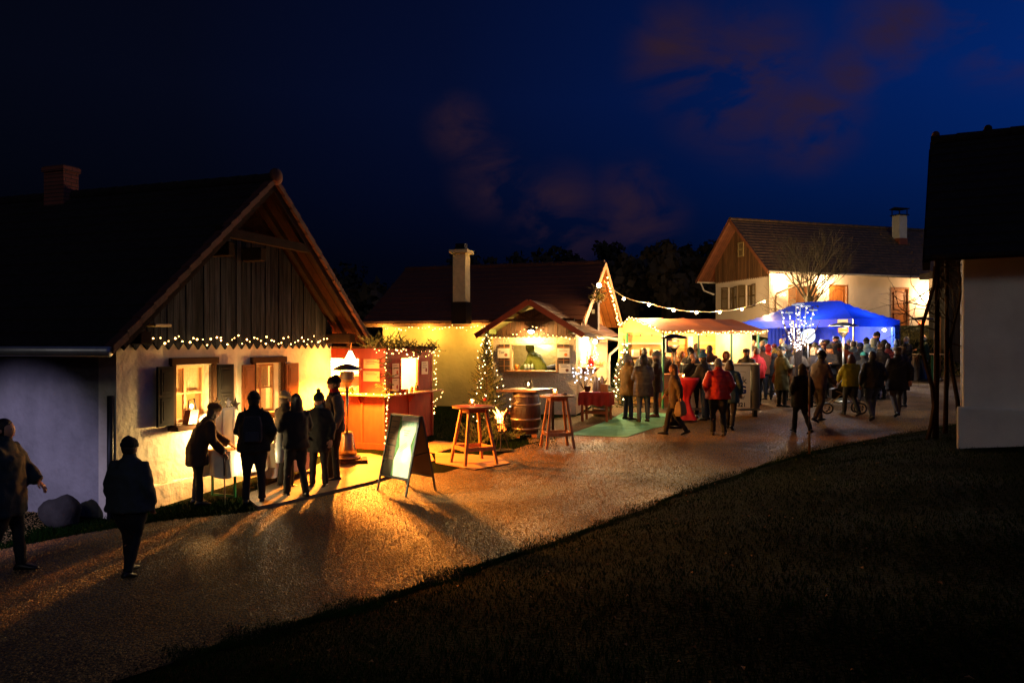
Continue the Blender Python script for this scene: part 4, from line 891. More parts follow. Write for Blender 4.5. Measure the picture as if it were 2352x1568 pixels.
lights('fairy lights following the far rake of the tall orange lit gable', [mp_(RX+.1+i*.3, -.62, RZ-.5-i*.3*SL*1.04) for i in range(10)], 34, r=.026, jit=.05, group='warm fairy light strings')
hp = lambda *v: frame(hut, v)
lights('fairy lights draped to a peak over the hatch of the hut', [hp(-.2, -.12, 2.22), hp(.5, -.1, 2.26), hp(1.15, -.12, 2.52), hp(1.25, -.12, 2.56), hp(1.7, -.1, 2.28), hp(2.5, -.1, 2.22)], 22, r=.016, jit=.03, group='warm fairy light strings')
sp_ = lambda *v: frame(stl, v)
lights('fairy lights up and over the left gable of the market stall', [sp_(-.16, 2.15, 2.4), sp_(-.16, 1.55, 2.68), sp_(-.16, 0, 2.26)], 26, r=.02, jit=.04, group='warm fairy light strings')
lights('fairy lights along the front eave of the market stall', [sp_(-.1, -.07, 2.22)]+[sp_(.3+i*.3, -.07, 2.17+.05*abs(math.sin(i*1.1))) for i in range(11)]+[sp_(3.75, -.1, 2.25)], 44, r=.02, jit=.04, group='warm fairy light strings')
# festoon with large bulbs
fb = [(1388, 650, 22.6), (1433, 686, 23), (1491, 700, 24), (1547, 713, 25.2), (1600, 718, 26.5), (1653, 717, 28), (1704, 710, 29.8), (1755, 693, 32), (1802, 677, 35)]
base = at(*fb[0]); fo = E('festoon', 'festoon cable with large round bulbs hanging from the orange gable to the farmhouse', 'light string', base)
w = [at(*q)-base for q in fb]; ww = []
for a, b in zip(w, w[1:]):
    for k in range(4): ww.append(a.lerp(b, k/4)-Vector((0, 0, .04*math.sin(math.pi*k/4)))+Vector((0, 0, .06)))
MB().tube(ww+[w[-1]+Vector((0, 0, .06))], .012, 5).build('wire', M('lit_wire', (.4, .3, .12), .7, bump=0), fo)
me = bulb_mesh(EM('festoon_bulb', (1, .66, .28), 45), .052)
for p in w[1:]: child(me, 'bulb', fo, p)
for p in w[2:]: lamp(p-Vector((0, 0, .12)), 210, (1, .60, .24), .05, fo, name='festoon_glow')
for y_ in (1.0, 2.8, 4.4, 5.9): lamp(frame(mid, (-.55, y_, 2.85)), 24, (1, .58, .13), .1, name='eave_string_glow')
lamp(at(1380, 652, 22.3), 30, (1, .55, .16), .05, name='gable_bulb_glow'); 
gb = E('gable_lamp', 'round bright bulb in the hanging greenery of the orange gable', 'lamp', at(1376, 655, 22.5)); MB().ell((0, 0, 0), (.07, .07, .07), 12, 8).build('bulb', EM('gable_bulb', (1, .72, .35), 30), gb)
# lamps of the hut
hl = E('hut_lamp', 'blinding lamp under the hut gable lighting the wall above the hatch', 'lamp', hp(1.22, -.30, 2.40))
MB().ell((0, 0, 0), (.09, .06, .05), 10, 6).build('bulb', EM('hut_bulb', (1, .86, .62), 40), hl); MB().tube([(0, 0, .04), (0, .25, .16)], .012, 6).build('bracket', BLACKM, hl)
MB().lathe([(0, .10), (.10, .09), (.20, .05), (.20, .045), (0, .07)], (0, -.1, 0), 20).build('reflector', BLACKM, hl)  # cap added to keep the lamp light off the boards above
lamp(hp(1.22, -.40, 2.36), 110, (1, .58, .18), .07, name='hut_lamp_glow')
lamp(hp(1.2, 1.35, 2.15), 55, (1, .82, .55), .12, name='hut_room_lamp')
h2 = E('hut_lamp', 'bright lamp on the right side wall of the hut above the small shelf', 'lamp', hp(HW+.22, 1.7, 2.12))
MB().ell((0, 0, 0), (.07, .07, .07), 10, 6).build('bulb', EM('hut_bulb', (1, .86, .62), 40), h2); MB().tube([(0, 0, 0), (-.2, 0, .08)], .012, 6).build('bracket', BLACKM, h2)
lamp(hp(HW+.42, 1.4, 2.05), 270, (1, .66, .28), .08, name='hut_side_glow')

# ---------------- conifers and branches ----------------
def sprig(m, tw, p0, d, L, nl=.03, dens=90, th=.006):
    p0 = Vector(p0); d = Vector(d).normalized(); bend = Vector((0, 0, .25)); pts = [p0+d*L*t+bend*L*t*t*.5 for t in (0, .33, .66, 1)]
    tw.tube(pts, [th, th*.8, th*.6, th*.4], 4)
    n = int(L*dens)
    for i in range(n):
        t = i/n; p = p0+d*L*t+bend*L*t*t*.5; a = rnd.uniform(0, 6.28); u = d.cross(Vector((0, 0, 1)) if abs(d.z) < .95 else Vector((1, 0, 0))).normalized(); v = d.cross(u)
        q = (u*math.cos(a)+v*math.sin(a)+d*.55).normalized()*nl*1.25*rnd.uniform(.8, 1.2)*(1-.3*t); s_ = d*.011
        m.add([p-s_, p+s_, p+q], [(0, 1, 2)])
def conifer(label, loc, H, BR, nb, group, lit=0, mat=None, nl=.03, bmat=None, name='christmas_tree', balls=0, low=.06, r=.017):
    o = E(name, label, 'christmas tree', loc, 0, group); m = MB(); tw = MB(); tips = []
    tw.tube([(0, 0, 0), (0, 0, H*.5), (0, 0, H)], [.03*H/2.4, .018*H/2.4, .004], 6)
    for i in range(nb):
        t = (i/nb)**.85; z = H*(low+(.94-low)*t); a = i*2.399+rnd.uniform(-.3, .3); L = BR*(1-t)**.8*rnd.uniform(.75, 1.1)+.05*H/2.4; up = .15+.75*t+rnd.uniform(-.1, .1)
        d = Vector((math.cos(a), math.sin(a), up)); sprig(m, tw, (0, 0, z), d, L, nl)
        tq_ = rnd.uniform(.45, 1.0); tips.append(Vector((0, 0, z))+d.normalized()*L*tq_+Vector((0, 0, .125*L*tq_*tq_+.01)))
        for k in range(int(L/.13)):
            tt = .3+.6*k/max(1, L/.13); s_ = 1 if k % 2 else -1; dd = Vector((math.cos(a+s_*.8), math.sin(a+s_*.8), up*.9)); sprig(m, tw, Vector((0, 0, z))+d.normalized()*L*tt, dd, L*.38*(1.2-tt), nl, 80, .004)
    for k in range(3): sprig(m, tw, (0, 0, H*(.86+.04*k)), (math.cos(k*2.1)*.3, math.sin(k*2.1)*.3, 1), H*.1, nl)
    tw.build('trunk', BARK, o); m.build('foliage', mat or NEEDLE, o)
    if lit:
        me = bulb_mesh(bmat or WARM2, r); step = max(1, len(tips)//lit)
        for k in range(lit):
            t = tips[(k*7) % len(tips)]; child(me, 'bulb', o, t+Vector((rnd.uniform(-.03, .03), rnd.uniform(-.03, .03), rnd.uniform(-.02, .03))))
    for k in range(balls):
        t = tips[(k*11+5) % len(tips)]; MB().ell(t-Vector((0, 0, .06)), (.035, .035, .035), 10, 8).build('bauble', M('red_bauble', (.5, .01, .01), .2), o, smooth=True)
    return o
tp = G(1118, 1004)
conifer('tall christmas tree with warm lights and red baubles between the high table and the barrel', (tp.x, tp.y, tp.z), 2.5, .66, 190, 'decorated christmas trees', 62, balls=5, r=.0125)
tp = G(1165, 1000); 
# low evergreen greenery at its foot
def bush(label, loc, rr, n, nl=.035, mat=None, name='evergreen_bush', group=None):
    o = E(name, label, 'greenery', loc, 0, group); m = MB(); tw = MB()
    for i in range(n):
        a = rnd.uniform(0, 6.28); u = rnd.uniform(.1, 1.2); sprig(m, tw, (rnd.uniform(-.3, .3)*rr, rnd.uniform(-.3, .3)*rr, 0), (math.cos(a), math.sin(a), u), rr*rnd.uniform(.6, 1.1), nl)
    tw.build('twigs', BARK, o); m.build('foliage', mat or NEEDLE, o); return o
bush('heap of spruce twigs on the ground below the tall christmas tree', (-.75, 17.2, T(-.75, 17.2)), .6, 70)
bush('spruce twigs on the ground behind the fire basket, left of the barrel', (-.15, 17.6, T(-.15, 17.6)), .42, 34)
g2 = G(1450, 968)
conifer('christmas tree with warm lights standing behind the three talking men', (g2.x+.05, 21.6, T(3.3, 21.6)), 2.1, .5, 90, 'decorated christmas trees', 40, mat=M('lit_needles', (.12, .17, .03), .7, (.06, .09, .02), bump=0), r=.022)  # needles lightened here, glow of nearby lights put into the colour
c3 = hp(HW+.75, 2.6, 0); 
conifer('low spruce with lights and red baubles right of the wine barrel by the hut', (c3.x, c3.y-.2, T(c3.x, c3.y)), 1.35, .35, 50, 'decorated christmas trees', 14, mat=MC['lit_needles'], balls=3, r=.018)
# spruce garlands on the red bar
gd = E('spruce_garland', 'spruce garland lying along the top of the red bar', 'garland', kp(0, 0, 2.2)); m = MB(); tw = MB()
for i in range(120):
    t = rnd.random(); p = kp(-.15+2.3*t, -.08+rnd.uniform(-.12, .1), 2.22+.06*math.sin(t*7)+rnd.uniform(-.05, .08))-gd.location
    a = rnd.uniform(0, 6.28); sprig(m, tw, p, (math.cos(a), math.sin(a), rnd.uniform(-.9, 1.0)), rnd.uniform(.15, .34), .03)
for i in range(40):
    p = kp(-.15+rnd.uniform(-.25, .1), rnd.uniform(-.2, .3), 2.2+rnd.uniform(0, .12))-gd.location; a = rnd.uniform(0, 6.28); sprig(m, tw, p, (math.cos(a), math.sin(a), rnd.uniform(0, 1.2)), rnd.uniform(.2, .42), .035)
tw.build('twigs', BARK, gd); m.build('foliage', NEEDLE, gd)
gd = E('spruce_branch', 'spruce branch hanging down the front corner of the red bar', 'garland', kp(-.04, -.04, 2.1)); m = MB(); tw = MB()
for i in range(46):
    z = 2.05-i*.0205; p = kp(-.05+rnd.uniform(-.04, .04), -.05+rnd.uniform(-.04, .04), z)-gd.location; a = rnd.uniform(0, 6.28); sprig(m, tw, p, (math.cos(a), math.sin(a), rnd.uniform(-.8, .3)), rnd.uniform(.12, .3), .03)
tw.build('twigs', BARK, gd); m.build('foliage', NEEDLE, gd)
# hanging basket of greenery in the gable of the middle house
hb = E('hanging_plant', 'round hanging plant in front of the orange gable above the small chimney', 'plant', at(1372, 682, 22.9)); m = MB(); tw = MB()
for i in range(90):
    a = rnd.uniform(0, 6.28); sprig(m, tw, (0, 0, rnd.uniform(-.1, .25)), (math.cos(a), math.sin(a), rnd.uniform(-1.2, 1)), rnd.uniform(.15, .34), .035, 70)
tw.build('twigs', BARK, hb); m.build('foliage', M('warm_leaves', (.15, .12, .02), .7, (.08, .07, .015), bump=0), hb)

# ---------------- bare tree, lit shrub, vines ----------------
def branchy(m, p, d, L, r, depth, spread, tips, up=.15, sub=3, seg=5):
    pts = [p]; q = p; dd = d.copy()
    for k in range(3):
        dd = (dd+Vector((rnd.uniform(-.18, .18), rnd.uniform(-.18, .18), rnd.uniform(-.1, .2)+up*.3))).normalized(); q = q+dd*L/3; pts.append(q)
    m.tube(pts, [r, r*.85, r*.7, r*.55], seg if depth > 1 else 3, cap=False)
    if depth <= 0: tips.append(q); return
    for k in range(sub):
        t = pts[1+(k % 3)] if k < sub-1 else q; a = rnd.uniform(0, 6.28); u = dd.cross(Vector((.3, .2, 1))).normalized(); v = dd.cross(u)
        nd = (dd+(u*math.cos(a)+v*math.sin(a))*spread*rnd.uniform(.6, 1.2)).normalized(); branchy(m, t, nd, L*rnd.uniform(.62, .82), r*.55, depth-1, spread, tips, up, sub, seg)
tz = at(1858, 700, 34.5); tzz = T(tz.x, tz.y)
bt = E('bare_tree', 'leafless tree with a dense fan of thin branches in front of the farmhouse', 'tree', (tz.x, tz.y, tzz)); m = MB(); m.tube([(0, 0, -.2), (.05, 0, 1.0), (0, 0, 4.35-tzz+.3)], [.22, .19, .17], 8)
m.build('trunk', TWIG, bt); m = MB(); tips = []; 
for k in range(9):
    a = k*.7+.2; branchy(m, Vector((0, 0, 4.0-tzz+.08*k)), Vector((math.cos(a)*.62, math.sin(a)*.5, .8+.05*k)).normalized(), 1.3, .045, 5, .5, tips, up=.14, sub=3, seg=4)
for k in range(7):
    a = k*.9; branchy(m, Vector((0, 0, 3.9-tzz)), Vector((math.cos(a), math.sin(a)*.6, -.02)).normalized(), 1.1, .035, 3, .6, tips, up=-.05, sub=3, seg=3)
m.build('crown', TWIG, bt)
sh0 = G(1832, 905); shx, shy = (1832-CX)/F*22.0, 22.0; shz = T(shx, shy)
sb = E('lit_shrub', 'young shrub wrapped in white fleece and dense white lights in front of the blue tent', 'shrub', (shx, shy, shz)); m = MB(); fl_ = MB(); lf = MB(); bl = []
for (bx_1, by_1, tx, ty, thick) in ((1825, 800, 1794, 713, .02), (1828, 800, 1812, 718, .022), (1832, 805, 1828, 700, .022), (1835, 805, 1838, 698, .026), (1838, 800, 1852, 703, .028), (1842, 800, 1868, 712, .022), (1843, 790, 1884, 736, .012)):
    a = at(bx_1, by_1, 22)-Vector(sb.location); b = at(tx, ty, 22+rnd.uniform(-.3, .3))-Vector(sb.location); mid_ = a.lerp(b, .55)+Vector(((b.x-a.x)*.12, 0, -.05)); low_ = Vector((0, 0, 0))
    m.tube([low_, a*.6, a, mid_, b], [.03, .025, .02, .016, .01], 6)
    fl_.tube([a.lerp(mid_, .3), mid_, b], [thick*.5, thick*.7, thick*.6], 7)
    if thick > .02:
        for k in range(4): an_ = k*1.57; fl_.ell(b+Vector((.07*math.cos(an_), .05*math.sin(an_), .0)), (.06, .045, .022), 8, 5)
    for k in range(13): bl.append(a.lerp(mid_, min(1, k/7)) if k < 7 else mid_.lerp(b, (k-7)/6))
m.build('stem', BARK, sb); fl_.build('fleece', EM('glowing_fleece', (.8, .86, 1), .55), sb)  # fleece emits faintly, glow of the wrapped lights put into it
for i in range(120):
    p = Vector((rnd.uniform(-.5, .6), rnd.uniform(-.2, .2), rnd.uniform(1.5, 2.95))); a = rnd.uniform(0, 6.28); s_ = rnd.uniform(.03, .06); u = Vector((math.cos(a), math.sin(a)*.6, .6))*s_; v = Vector((-math.sin(a), .4, .5))*s_*.5; lf.add([p-u, p-v, p+u, p+v], [(0, 1, 2, 3)])
lf.build('leaves', M('autumn_leaves', (.3, .2, .04), .7, (.2, .09, .03), bump=0), sb); me = bulb_mesh(EM('pinkish_bulb', (1, .78, .72), 12), .016)
for p in bl[:78]: child(me, 'bulb', sb, p+Vector((rnd.uniform(-.05, .05), -.04, rnd.uniform(-.05, .05))))
lamp((.1, -.35, 2.2), 20, (.9, .85, 1), .2, sb); lamp((.35, .35, 2.1), 70, (.8, .88, 1), .15, sb)
gl = E('globe_lamp', 'large round white lamp glowing behind the lit shrub', 'lamp', at(1856, 772, 23.6)); MB().ell((0, 0, 0), (.22, .16, .22), 20, 12).build('globe', EM('globe_glow', (.8, .9, 1), 1.6), gl, smooth=True); MB().tube([(0, 0, -.2), (0, 0, -1.75)], .02, 8).build('pole', METAL, gl)
# vine posts by the barn
for i, (px, fy, tw_, lab) in enumerate(((2148, 1000, .052, 'thick gnarled vine trunk nearer the road left of the barn'), (2171, 975, .045, 'straight dark post with vine close to the barn wall'))):
    Yv = 13.2+i*1.0; b0 = at(px, fy, Yv); zb = T(b0.x, b0.y); o = E('vine_post', lab, 'post', (b0.x, b0.y, zb), 0, 'vine covered posts beside the barn'); t_ = at(px+6, 600, Yv); H = t_.z-zb
    MB().tube([(0, 0, -.2), (.02, 0, H*.3), (.03, 0, H*.7), (.03, 0, H+.3)], [tw_, tw_*.9, tw_*.85, tw_*.8], 8).build('post', DARKWOOD, o, smooth=True)
    m = MB(); tips = []; s_ = -1 if i == 0 else 1
    pts = [Vector((s_*.15+.09*math.sin(k*.9+i), -.05+.06*math.cos(k*1.1), -.1+H*k/9)) for k in range(10)]; m.tube(pts, [.045-.002*k for k in range(10)], 6)
    for k in range(7): branchy(m, pts[5+k % 4], Vector((rnd.uniform(-1, .3)*(1 if i == 0 else .5), rnd.uniform(-.3, .3), rnd.uniform(-.4, .5))).normalized(), rnd.uniform(.35, .6), .012, 2, .5, tips, up=-.2, sub=2, seg=4)
    for k in range(5): branchy(m, Vector((.03, 0, H*(.92+.02*k))), Vector((rnd.uniform(-.2, 1), rnd.uniform(-.3, .3), rnd.uniform(-.7, .1))).normalized(), .4, .014, 2, .6, tips, up=-.2, sub=3, seg=4)
    m.build('vine', M('vine_bark', (.06, .032, .014), .9, (.03, .016, .009), ns=8, bump=.5), o)
m = MB(); tips = []; o = E('vine', 'long thin vine shoots reaching left across the farmhouse wall from the posts', 'vine', at(2146, 745, 13.2))
for k in range(4): 
    e = at(2070-12*k, 700+26*k, 13.3)-Vector(o.location); a = Vector((0, 0, .3-.13*k)); mdd = a.lerp(e, .5)+Vector((0, 0, .12)); m.tube([a, a.lerp(mdd, .5)+Vector((0, 0, .04)), mdd, mdd.lerp(e, .5)-Vector((0, 0, .01)), e], [.010, .008, .007, .005, .003], 4); m.tube([mdd, mdd+Vector((-.05, .02, -.2)), mdd+Vector((-.03, .02, -.36))], [.005, .004, .003], 4)
m.build('shoot', MC['vine_bark'], o)

# ---------------- tables, sign, heaters, barrels ----------------
def high_table(label, px, fy, top_y, rr, yaw, group='round high tables', runner=True):
    p = G(px, fy); o = E('high_table', label, 'table', (p.x, p.y, p.z+.03), yaw, group); H = EYE-(top_y-HY)/F*p.y-(p.z+.03)
    MB().lathe([(0, H-.035), (rr-.01, H-.035), (rr, H-.028), (rr, H-.006), (rr-.006, H), (0, H)], n=40).build('tabletop', PINE, o)
    s0, s1 = rr*.42, rr*.80
    for sx_, sy_ in ((1, 1), (1, -1), (-1, 1), (-1, -1)): MB().beam((sx_*s0, sy_*s0, H-.035), (sx_*s1, sy_*s1, 0), .055, .05, up=(sx_, 0, 0)).build('leg', PINE, o)
    k = .27; s2 = s1+(s0-s1)*k
    for a, b in (((-1, -1), (1, -1)), ((1, -1), (1, 1)), ((1, 1), (-1, 1)), ((-1, 1), (-1, -1))):
        MB().beam((a[0]*s2*.99, a[1]*s2*.99, H*k), (b[0]*s2*.99, b[1]*s2*.99, H*k), .025, .075).build('stretcher', PINE, o); MB().beam((a[0]*s0, a[1]*s0, H-.08), (b[0]*s0, b[1]*s0, H-.08), .025, .08).build('apron', PINE, o)
    if runner: 
        q = E('placemat', 'red cloth mat on the '+label[:label.index(' table')+6].replace('round ', ''), 'mat', (p.x, p.y, p.z+.032+H), yaw+.3, 'red mats on the high tables'); MB().bx(-rr*.72, rr*.62, -rr*.38, rr*.4, 0, .003).build('cloth', M('red_cloth', (.5, .015, .01), .8, (.35, .01, .008)), q)
    return o, p, H
def candle(loc, label, r=.05, h=.12, pw=3.5):
    c = E('candle_jar', label, 'candle', loc, 0, 'candle jars on the high tables')
    MB().lathe([(r*.9, .0), (r, .01), (r, h), (r*.92, h), (r*.9, .012), (0, .012), (0, 0)], n=18).build('glass_jar', M('amber_glass', (1, .75, .45), .12, (1, .6, .3), bump=.4, bs=60, trans=.85, alpha=.55), c, smooth=True)
    MB().lathe([(0, .012), (r*.6, .012), (r*.6, h*.4), (0, h*.4)], n=14).build('wax', M('wax', (.8, .6, .35), .5, bump=0), c)
    MB().lathe([(0, h*.42), (.012, h*.5), (.010, h*.65), (.002, h*.85)], n=8).build('flame', EM('flame', (1, .62, .2), 60), c); lamp((0, 0, h*.9), pw, (1, .55, .18), .02, c); return c
t1, p1, H1 = high_table('round high table with one candle on the plywood sheet nearest the sign', 1088, 1066, 932, .415, R(28))
t2, p2, H2 = high_table('round high table standing on gravel in front of the barrel', 1280, 1030, 907, .37, R(10))
candle((p1.x-.03, p1.y, p1.z+.035+H1), 'lit candle in a ribbed glass jar on the nearer high table')
candle((p2.x-.05, p2.y, p2.z+.035+H2), 'lit candle in a glass jar on the high table by the barrel')
a_ = E('ashtray', 'clear glass ashtray beside the candle on the high table by the barrel', 'ashtray', (p2.x+.16, p2.y, p2.z+.036+H2)); MB().lathe([(0, 0), (.05, 0), (.055, .035), (.045, .035), (.04, .012), (0, .012)], n=16).build('bowl', M('clear_glass', (.8, .7, .6), .1, trans=.7, bump=0), a_, smooth=True)
# fire basket
fp = G(1152, 1036); fbk = E('fire_basket', 'black iron fire basket with burning logs on a round plate beside the christmas tree', 'fire basket', fp)
m = MB(); R0, R1 = .10, .15
for k in range(16):
    a = k*math.pi/8; m.tube([(R0*math.cos(a), R0*math.sin(a), .42), ((R1-.01)*math.cos(a), (R1-.01)*math.sin(a), .56), (R1*math.cos(a), R1*math.sin(a), .70), (R1*1.08*math.cos(a), R1*1.08*math.sin(a), .74)], .007, 5)
for rr_, zz in ((R0, .42), (R1-.005, .57), (R1, .69)): m.tube([(rr_*math.cos(a), rr_*math.sin(a), zz) for a in [i*2*math.pi/20 for i in range(21)]], .007, 5)
m.lathe([(0, .41), (R0, .41), (R0, .42), (0, .42)], n=16); m.build('basket', BLACKM, fbk)
m = MB()
for k in range(3): a = k*2.09+.4; m.tube([(.05*math.cos(a), .05*math.sin(a), .42), (.17*math.cos(a), .17*math.sin(a), .03)], .011, 6)
m.build('leg', BLACKM, fbk); MB().lathe([(0, .01), (.24, .01), (.25, .035), (.24, .035), (.23, .02), (0, .02)], n=28).build('ash_plate', BLACKM, fbk)
m = MB()
for k in range(26): a = rnd.uniform(0, 6.28); q = rnd.uniform(0, .1); m.ell((q*math.cos(a), q*math.sin(a), .44+rnd.uniform(0, .2)), (.025, .03, .022), 6, 4)
m.build('embers', EM('embers', (1, .16, .015), 5), fbk)
m = MB(); m.tube([(-.04, 0, .62), (.14, -.02, .88)], .035, 7); m.tube([(.05, .04, .6), (.02, .08, .82)], .03, 7); m.tube([(.0, -.03, .62), (.12, .03, .80)], .03, 7); m.build('log', M('charred_log', (.25, .10, .04), .9, (.06, .03, .02)), fbk)
m = MB()
for k in range(9):
    a = rnd.uniform(0, 6.28); q = rnd.uniform(0, .07); h = rnd.uniform(.12, .34); x0, y0 = q*math.cos(a)-.03, q*math.sin(a); sx_ = rnd.uniform(-.12, -.02)
    m.tube([(x0, y0, .60), (x0+.02, y0, .60+h*.35), (x0-.01+sx_*.3, y0, .60+h*.7), (x0+sx_, y0, .6+h)], [.018, .028, .014, .002], 6)
m.build('flames', EM('fire', (1, .42, .08), 14), fbk); lamp((-.03, 0, .82), 45, (1, .38, .08), .07, fbk, name='fire_glow')
# barrels
def barrel(label, p, H, rr, bands, mat, group='wooden wine barrels', blocks=True):
    o = E('barrel', label, 'barrel', p, 0, group); z0 = .08 if blocks else 0
    prof = [(0, z0), (rr*.80, z0)]+[(rr*(.80+.2*math.sin(math.pi*k/10)), z0+(H-z0)*k/10) for k in range(1, 10)]+[(rr*.80, H), (rr*.74, H), (rr*.74, H-.03), (0, H-.03)]
    MB().lathe(prof, n=36).build('staves', mat, o, smooth=False)
    for zz in bands:
        t = (zz-z0)/(H-z0); q = rr*(.80+.2*math.sin(math.pi*t))+.004; MB().lathe([(q-.005, zz-.028), (q, zz-.028), (q+.001, zz+.028), (q-.005, zz+.028)], n=36).build('hoop', M('barrel_hoop', (.42, .34, .26), .35, (.25, .15, .1), metal=.85, bump=.2), o, smooth=True)
    if blocks:
        for s_ in (-1, 1): MB().bx(s_*rr*.55-.06, s_*rr*.55+.06, -rr*.8, rr*.6, 0, .078).build('block', PINE, o)
    return o
STAVE = M('stave_wood', (.055, .017, .009), .4, (.032, .010, .006), ns=3, bump=.25, st_=(3, 3, .6), kind='planks', w=.07, ax=0)
bp_ = G(1207, 1002); barrel('large dark wine barrel with steel hoops carrying the slab table in front of the hut', bp_, 1.05, .36, (.2, .42, .76, .96), STAVE)
tb = E('slab_table', 'thick dark slab tabletop lying on the barrel with a second board behind', 'tabletop', (bp_.x, bp_.y, bp_.z+1.055), R(-6)); SLAB = M('worn_slab', (.24, .115, .045), .38, (.14, .06, .025), ns=2.5, bump=.5, bs=8, st_=(.5, 4, 4))
MB().prism([(-.68, -.28, 0), (.28, -.34, 0), (.75, .5, 0), (-.3, .6, 0)], (0, 0, .055)).build('slab', SLAB, tb, bevel=.01)
for x_, y_ in ((.62, .42), (-.2, .5)): MB().tube([(x_, y_, 0), (x_, y_, -1.05)], .03, 8).build('leg', DARKWOOD, tb)
ln = E('lantern', 'round wire lantern with bail handle and burning candle on the slab table', 'lantern', (bp_.x+.07, bp_.y+.1, bp_.z+1.113))
m = MB()
for k in range(14): a = k*math.pi/7; m.tube([(.06*math.cos(a), .06*math.sin(a), .01), (.11*math.cos(a), .11*math.sin(a), .06), (.115*math.cos(a), .115*math.sin(a), .11), (.075*math.cos(a), .075*math.sin(a), .19)], .005, 5)
for rr_, zz in ((.06, .01), (.075, .19)): m.tube([(rr_*math.cos(a), rr_*math.sin(a), zz) for a in [i*2*math.pi/20 for i in range(21)]], .008, 5)
m.build('cage', BLACKM, ln); MB().tube([(-.075, 0, .19), (-.085, 0, .28), (-.04, 0, .36), (.02, 0, .36), (.07, 0, .28), (.075, 0, .19)], .004, 5).build('handle', BLACKM, ln)
MB().lathe([(0, .01), (.03, .01), (.03, .07), (0, .07)], n=10).build('wax', MC['wax'], ln); MB().lathe([(0, .075), (.016, .09), (.012, .12), (.001, .155)], n=8).build('flame', MC['flame'], ln); lamp((0, 0, .12), 14, (1, .42, .09), .02, ln)
b2 = G(1392, 965); barrel('smaller greenish barrel in the corner between the hut and the talking men', (b2.x, b2.y+.9, T(b2.x, b2.y+.9)), .85, .3, (.2, .66), M('green_staves', (.12, .13, .05), .5, (.07, .08, .03), st_=(3, 3, .6), kind='planks', w=.06, ax=0), blocks=False)
bush('bowl of pine twigs on the smaller barrel beside the hut', (b2.x-.05, b2.y+.9, T(b2.x, b2.y+.9)+.85), .26, 34, mat=MC['lit_needles'])
# red covered side table with gift items
sp0 = G(1370, 966); yA = R(-20); sd = E('side_table', 'small brown wooden table with open legs at the right corner of the hut', 'table', sp0, yA)
BW_ = M('reddish_legs', (.28, .08, .03), .5, (.2, .05, .02))
for x_ in (-.33, .33):
    for y_ in (-.22, .25): MB().bx(x_-.03, x_+.03, y_-.03, y_+.03, 0, .73).build('leg', BW_, sd)
m = MB().bx(-.38, .38, -.27, .3, .73, .76); m.build('tabletop', BW_, sd); m = MB().bx(-.33, .33, -.23, -.19, .2, .24); m.bx(-.33, .33, .23, .27, .2, .24); m.build('stretcher', BW_, sd)
def drape(name, label, cat, loc, yaw, w, d, drop, mat, wav=.02, n=24, sides=(1, 1, 1, 1), th=.004, group=None, dz=0):
    m = MB(); per = []
    def seg(a, b, k): return [(a[0]+(b[0]-a[0])*i/k, a[1]+(b[1]-a[1])*i/k) for i in range(k)]
    c = [(-w/2, -d/2), (w/2, -d/2), (w/2, d/2), (-w/2, d/2)]; per = seg(c[0], c[1], n)+seg(c[1], c[2], n//2)+seg(c[2], c[3], n)+seg(c[3], c[0], n//2); k = len(per)
    r0 = [(x, y, dz+.004) for x, y in per]; r1 = []; r2 = []
    for i, (x, y) in enumerate(per):
        o_ = wav*(1+math.sin(i*1.15)); q = math.hypot(x, y) or 1; ox, oy = x/q*o_, y/q*o_; r1.append((x+ox*.5+x/q*.012, y+oy*.5+y/q*.012, dz-drop*.45)); r2.append((x+ox, y+oy, dz-drop+.02*math.sin(i*.7)))
    m.add(r0+r1+r2, [tuple(range(k))]+[(a*k+i, (a+1)*k+i, (a+1)*k+(i+1) % k, a*k+(i+1) % k) for a in (0, 1) for i in range(k)])
    o = m.build(name, mat, None, smooth=False); o.location = loc; o.rotation_euler = (0, 0, yaw); sol = o.modifiers.new('thickness', 'SOLIDIFY'); sol.thickness = th; return tag(o, label, cat, group)
REDC = M('dark_red_cloth', (.30, .012, .012), .7, (.20, .008, .008), ns=4, bump=.3, bs=12)
drape('tablecloth', 'dark red cloth hanging over the small side table', 'tablecloth', (sp0.x, sp0.y, sp0.z+.763), yA, .8, .62, .34, REDC)
zt = sp0.z+.77
def item(kind, dx, dy, label, f):
    c, s_ = math.cos(yA), math.sin(yA); o = E(kind, label, kind.replace('_', ' '), (sp0.x+c*dx-s_*dy, sp0.y+s_*dx+c*dy, zt), yA); f(o); return o
def logs(o):
    m = MB()
    for k in range(7): m.tube([(-.12+.06*k*.7, .02*(k % 3), 0), (-.12+.06*k*.7, .02*(k % 3), .26+.05*((k*3) % 4))], .03, 8)
    m.build('birch_log', M('log_bark', (.30, .16, .07), .8, (.15, .08, .04)), o)
item('log_bundle', .02, .12, 'bundle of upright decorative logs on the red cloth side table', logs)
item('wooden_box', .22, -.02, 'plain wooden box on the right half of the side table', lambda o: MB().bx(-.09, .09, -.07, .07, 0, .2).build('panel', PINE, o))
item('basket', -.25, .02, 'dark wire basket of small parts at the left of the side table', lambda o: (MB().lathe([(.06, 0), (.1, .14), (.09, .14), (.05, .01)], n=14).build('body', DARKWOOD, o), MB().lathe([(0, .1), (.08, .12), (0, .15)], n=10).build('contents', M('silver_bits', (.5, .5, .5), .3), o)))
item('greenery_plate', .30, .16, 'plate of pale green moss at the back right of the side table', lambda o: (MB().lathe([(0, 0), (.1, 0), (.12, .02), (0, .02)], n=16).build('plate', WHITEP, o), MB().ell((0, 0, .04), (.09, .08, .035), 10, 6).build('moss', M('moss', (.3, .4, .25), .9, bump=1), o)))
wb = E('light_branches', 'bunch of twigs with cold white lights in a tall black stand at the hut corner', 'branch lights', (sp0.x-.32, sp0.y+.1, zt)); m = MB(); tips = []
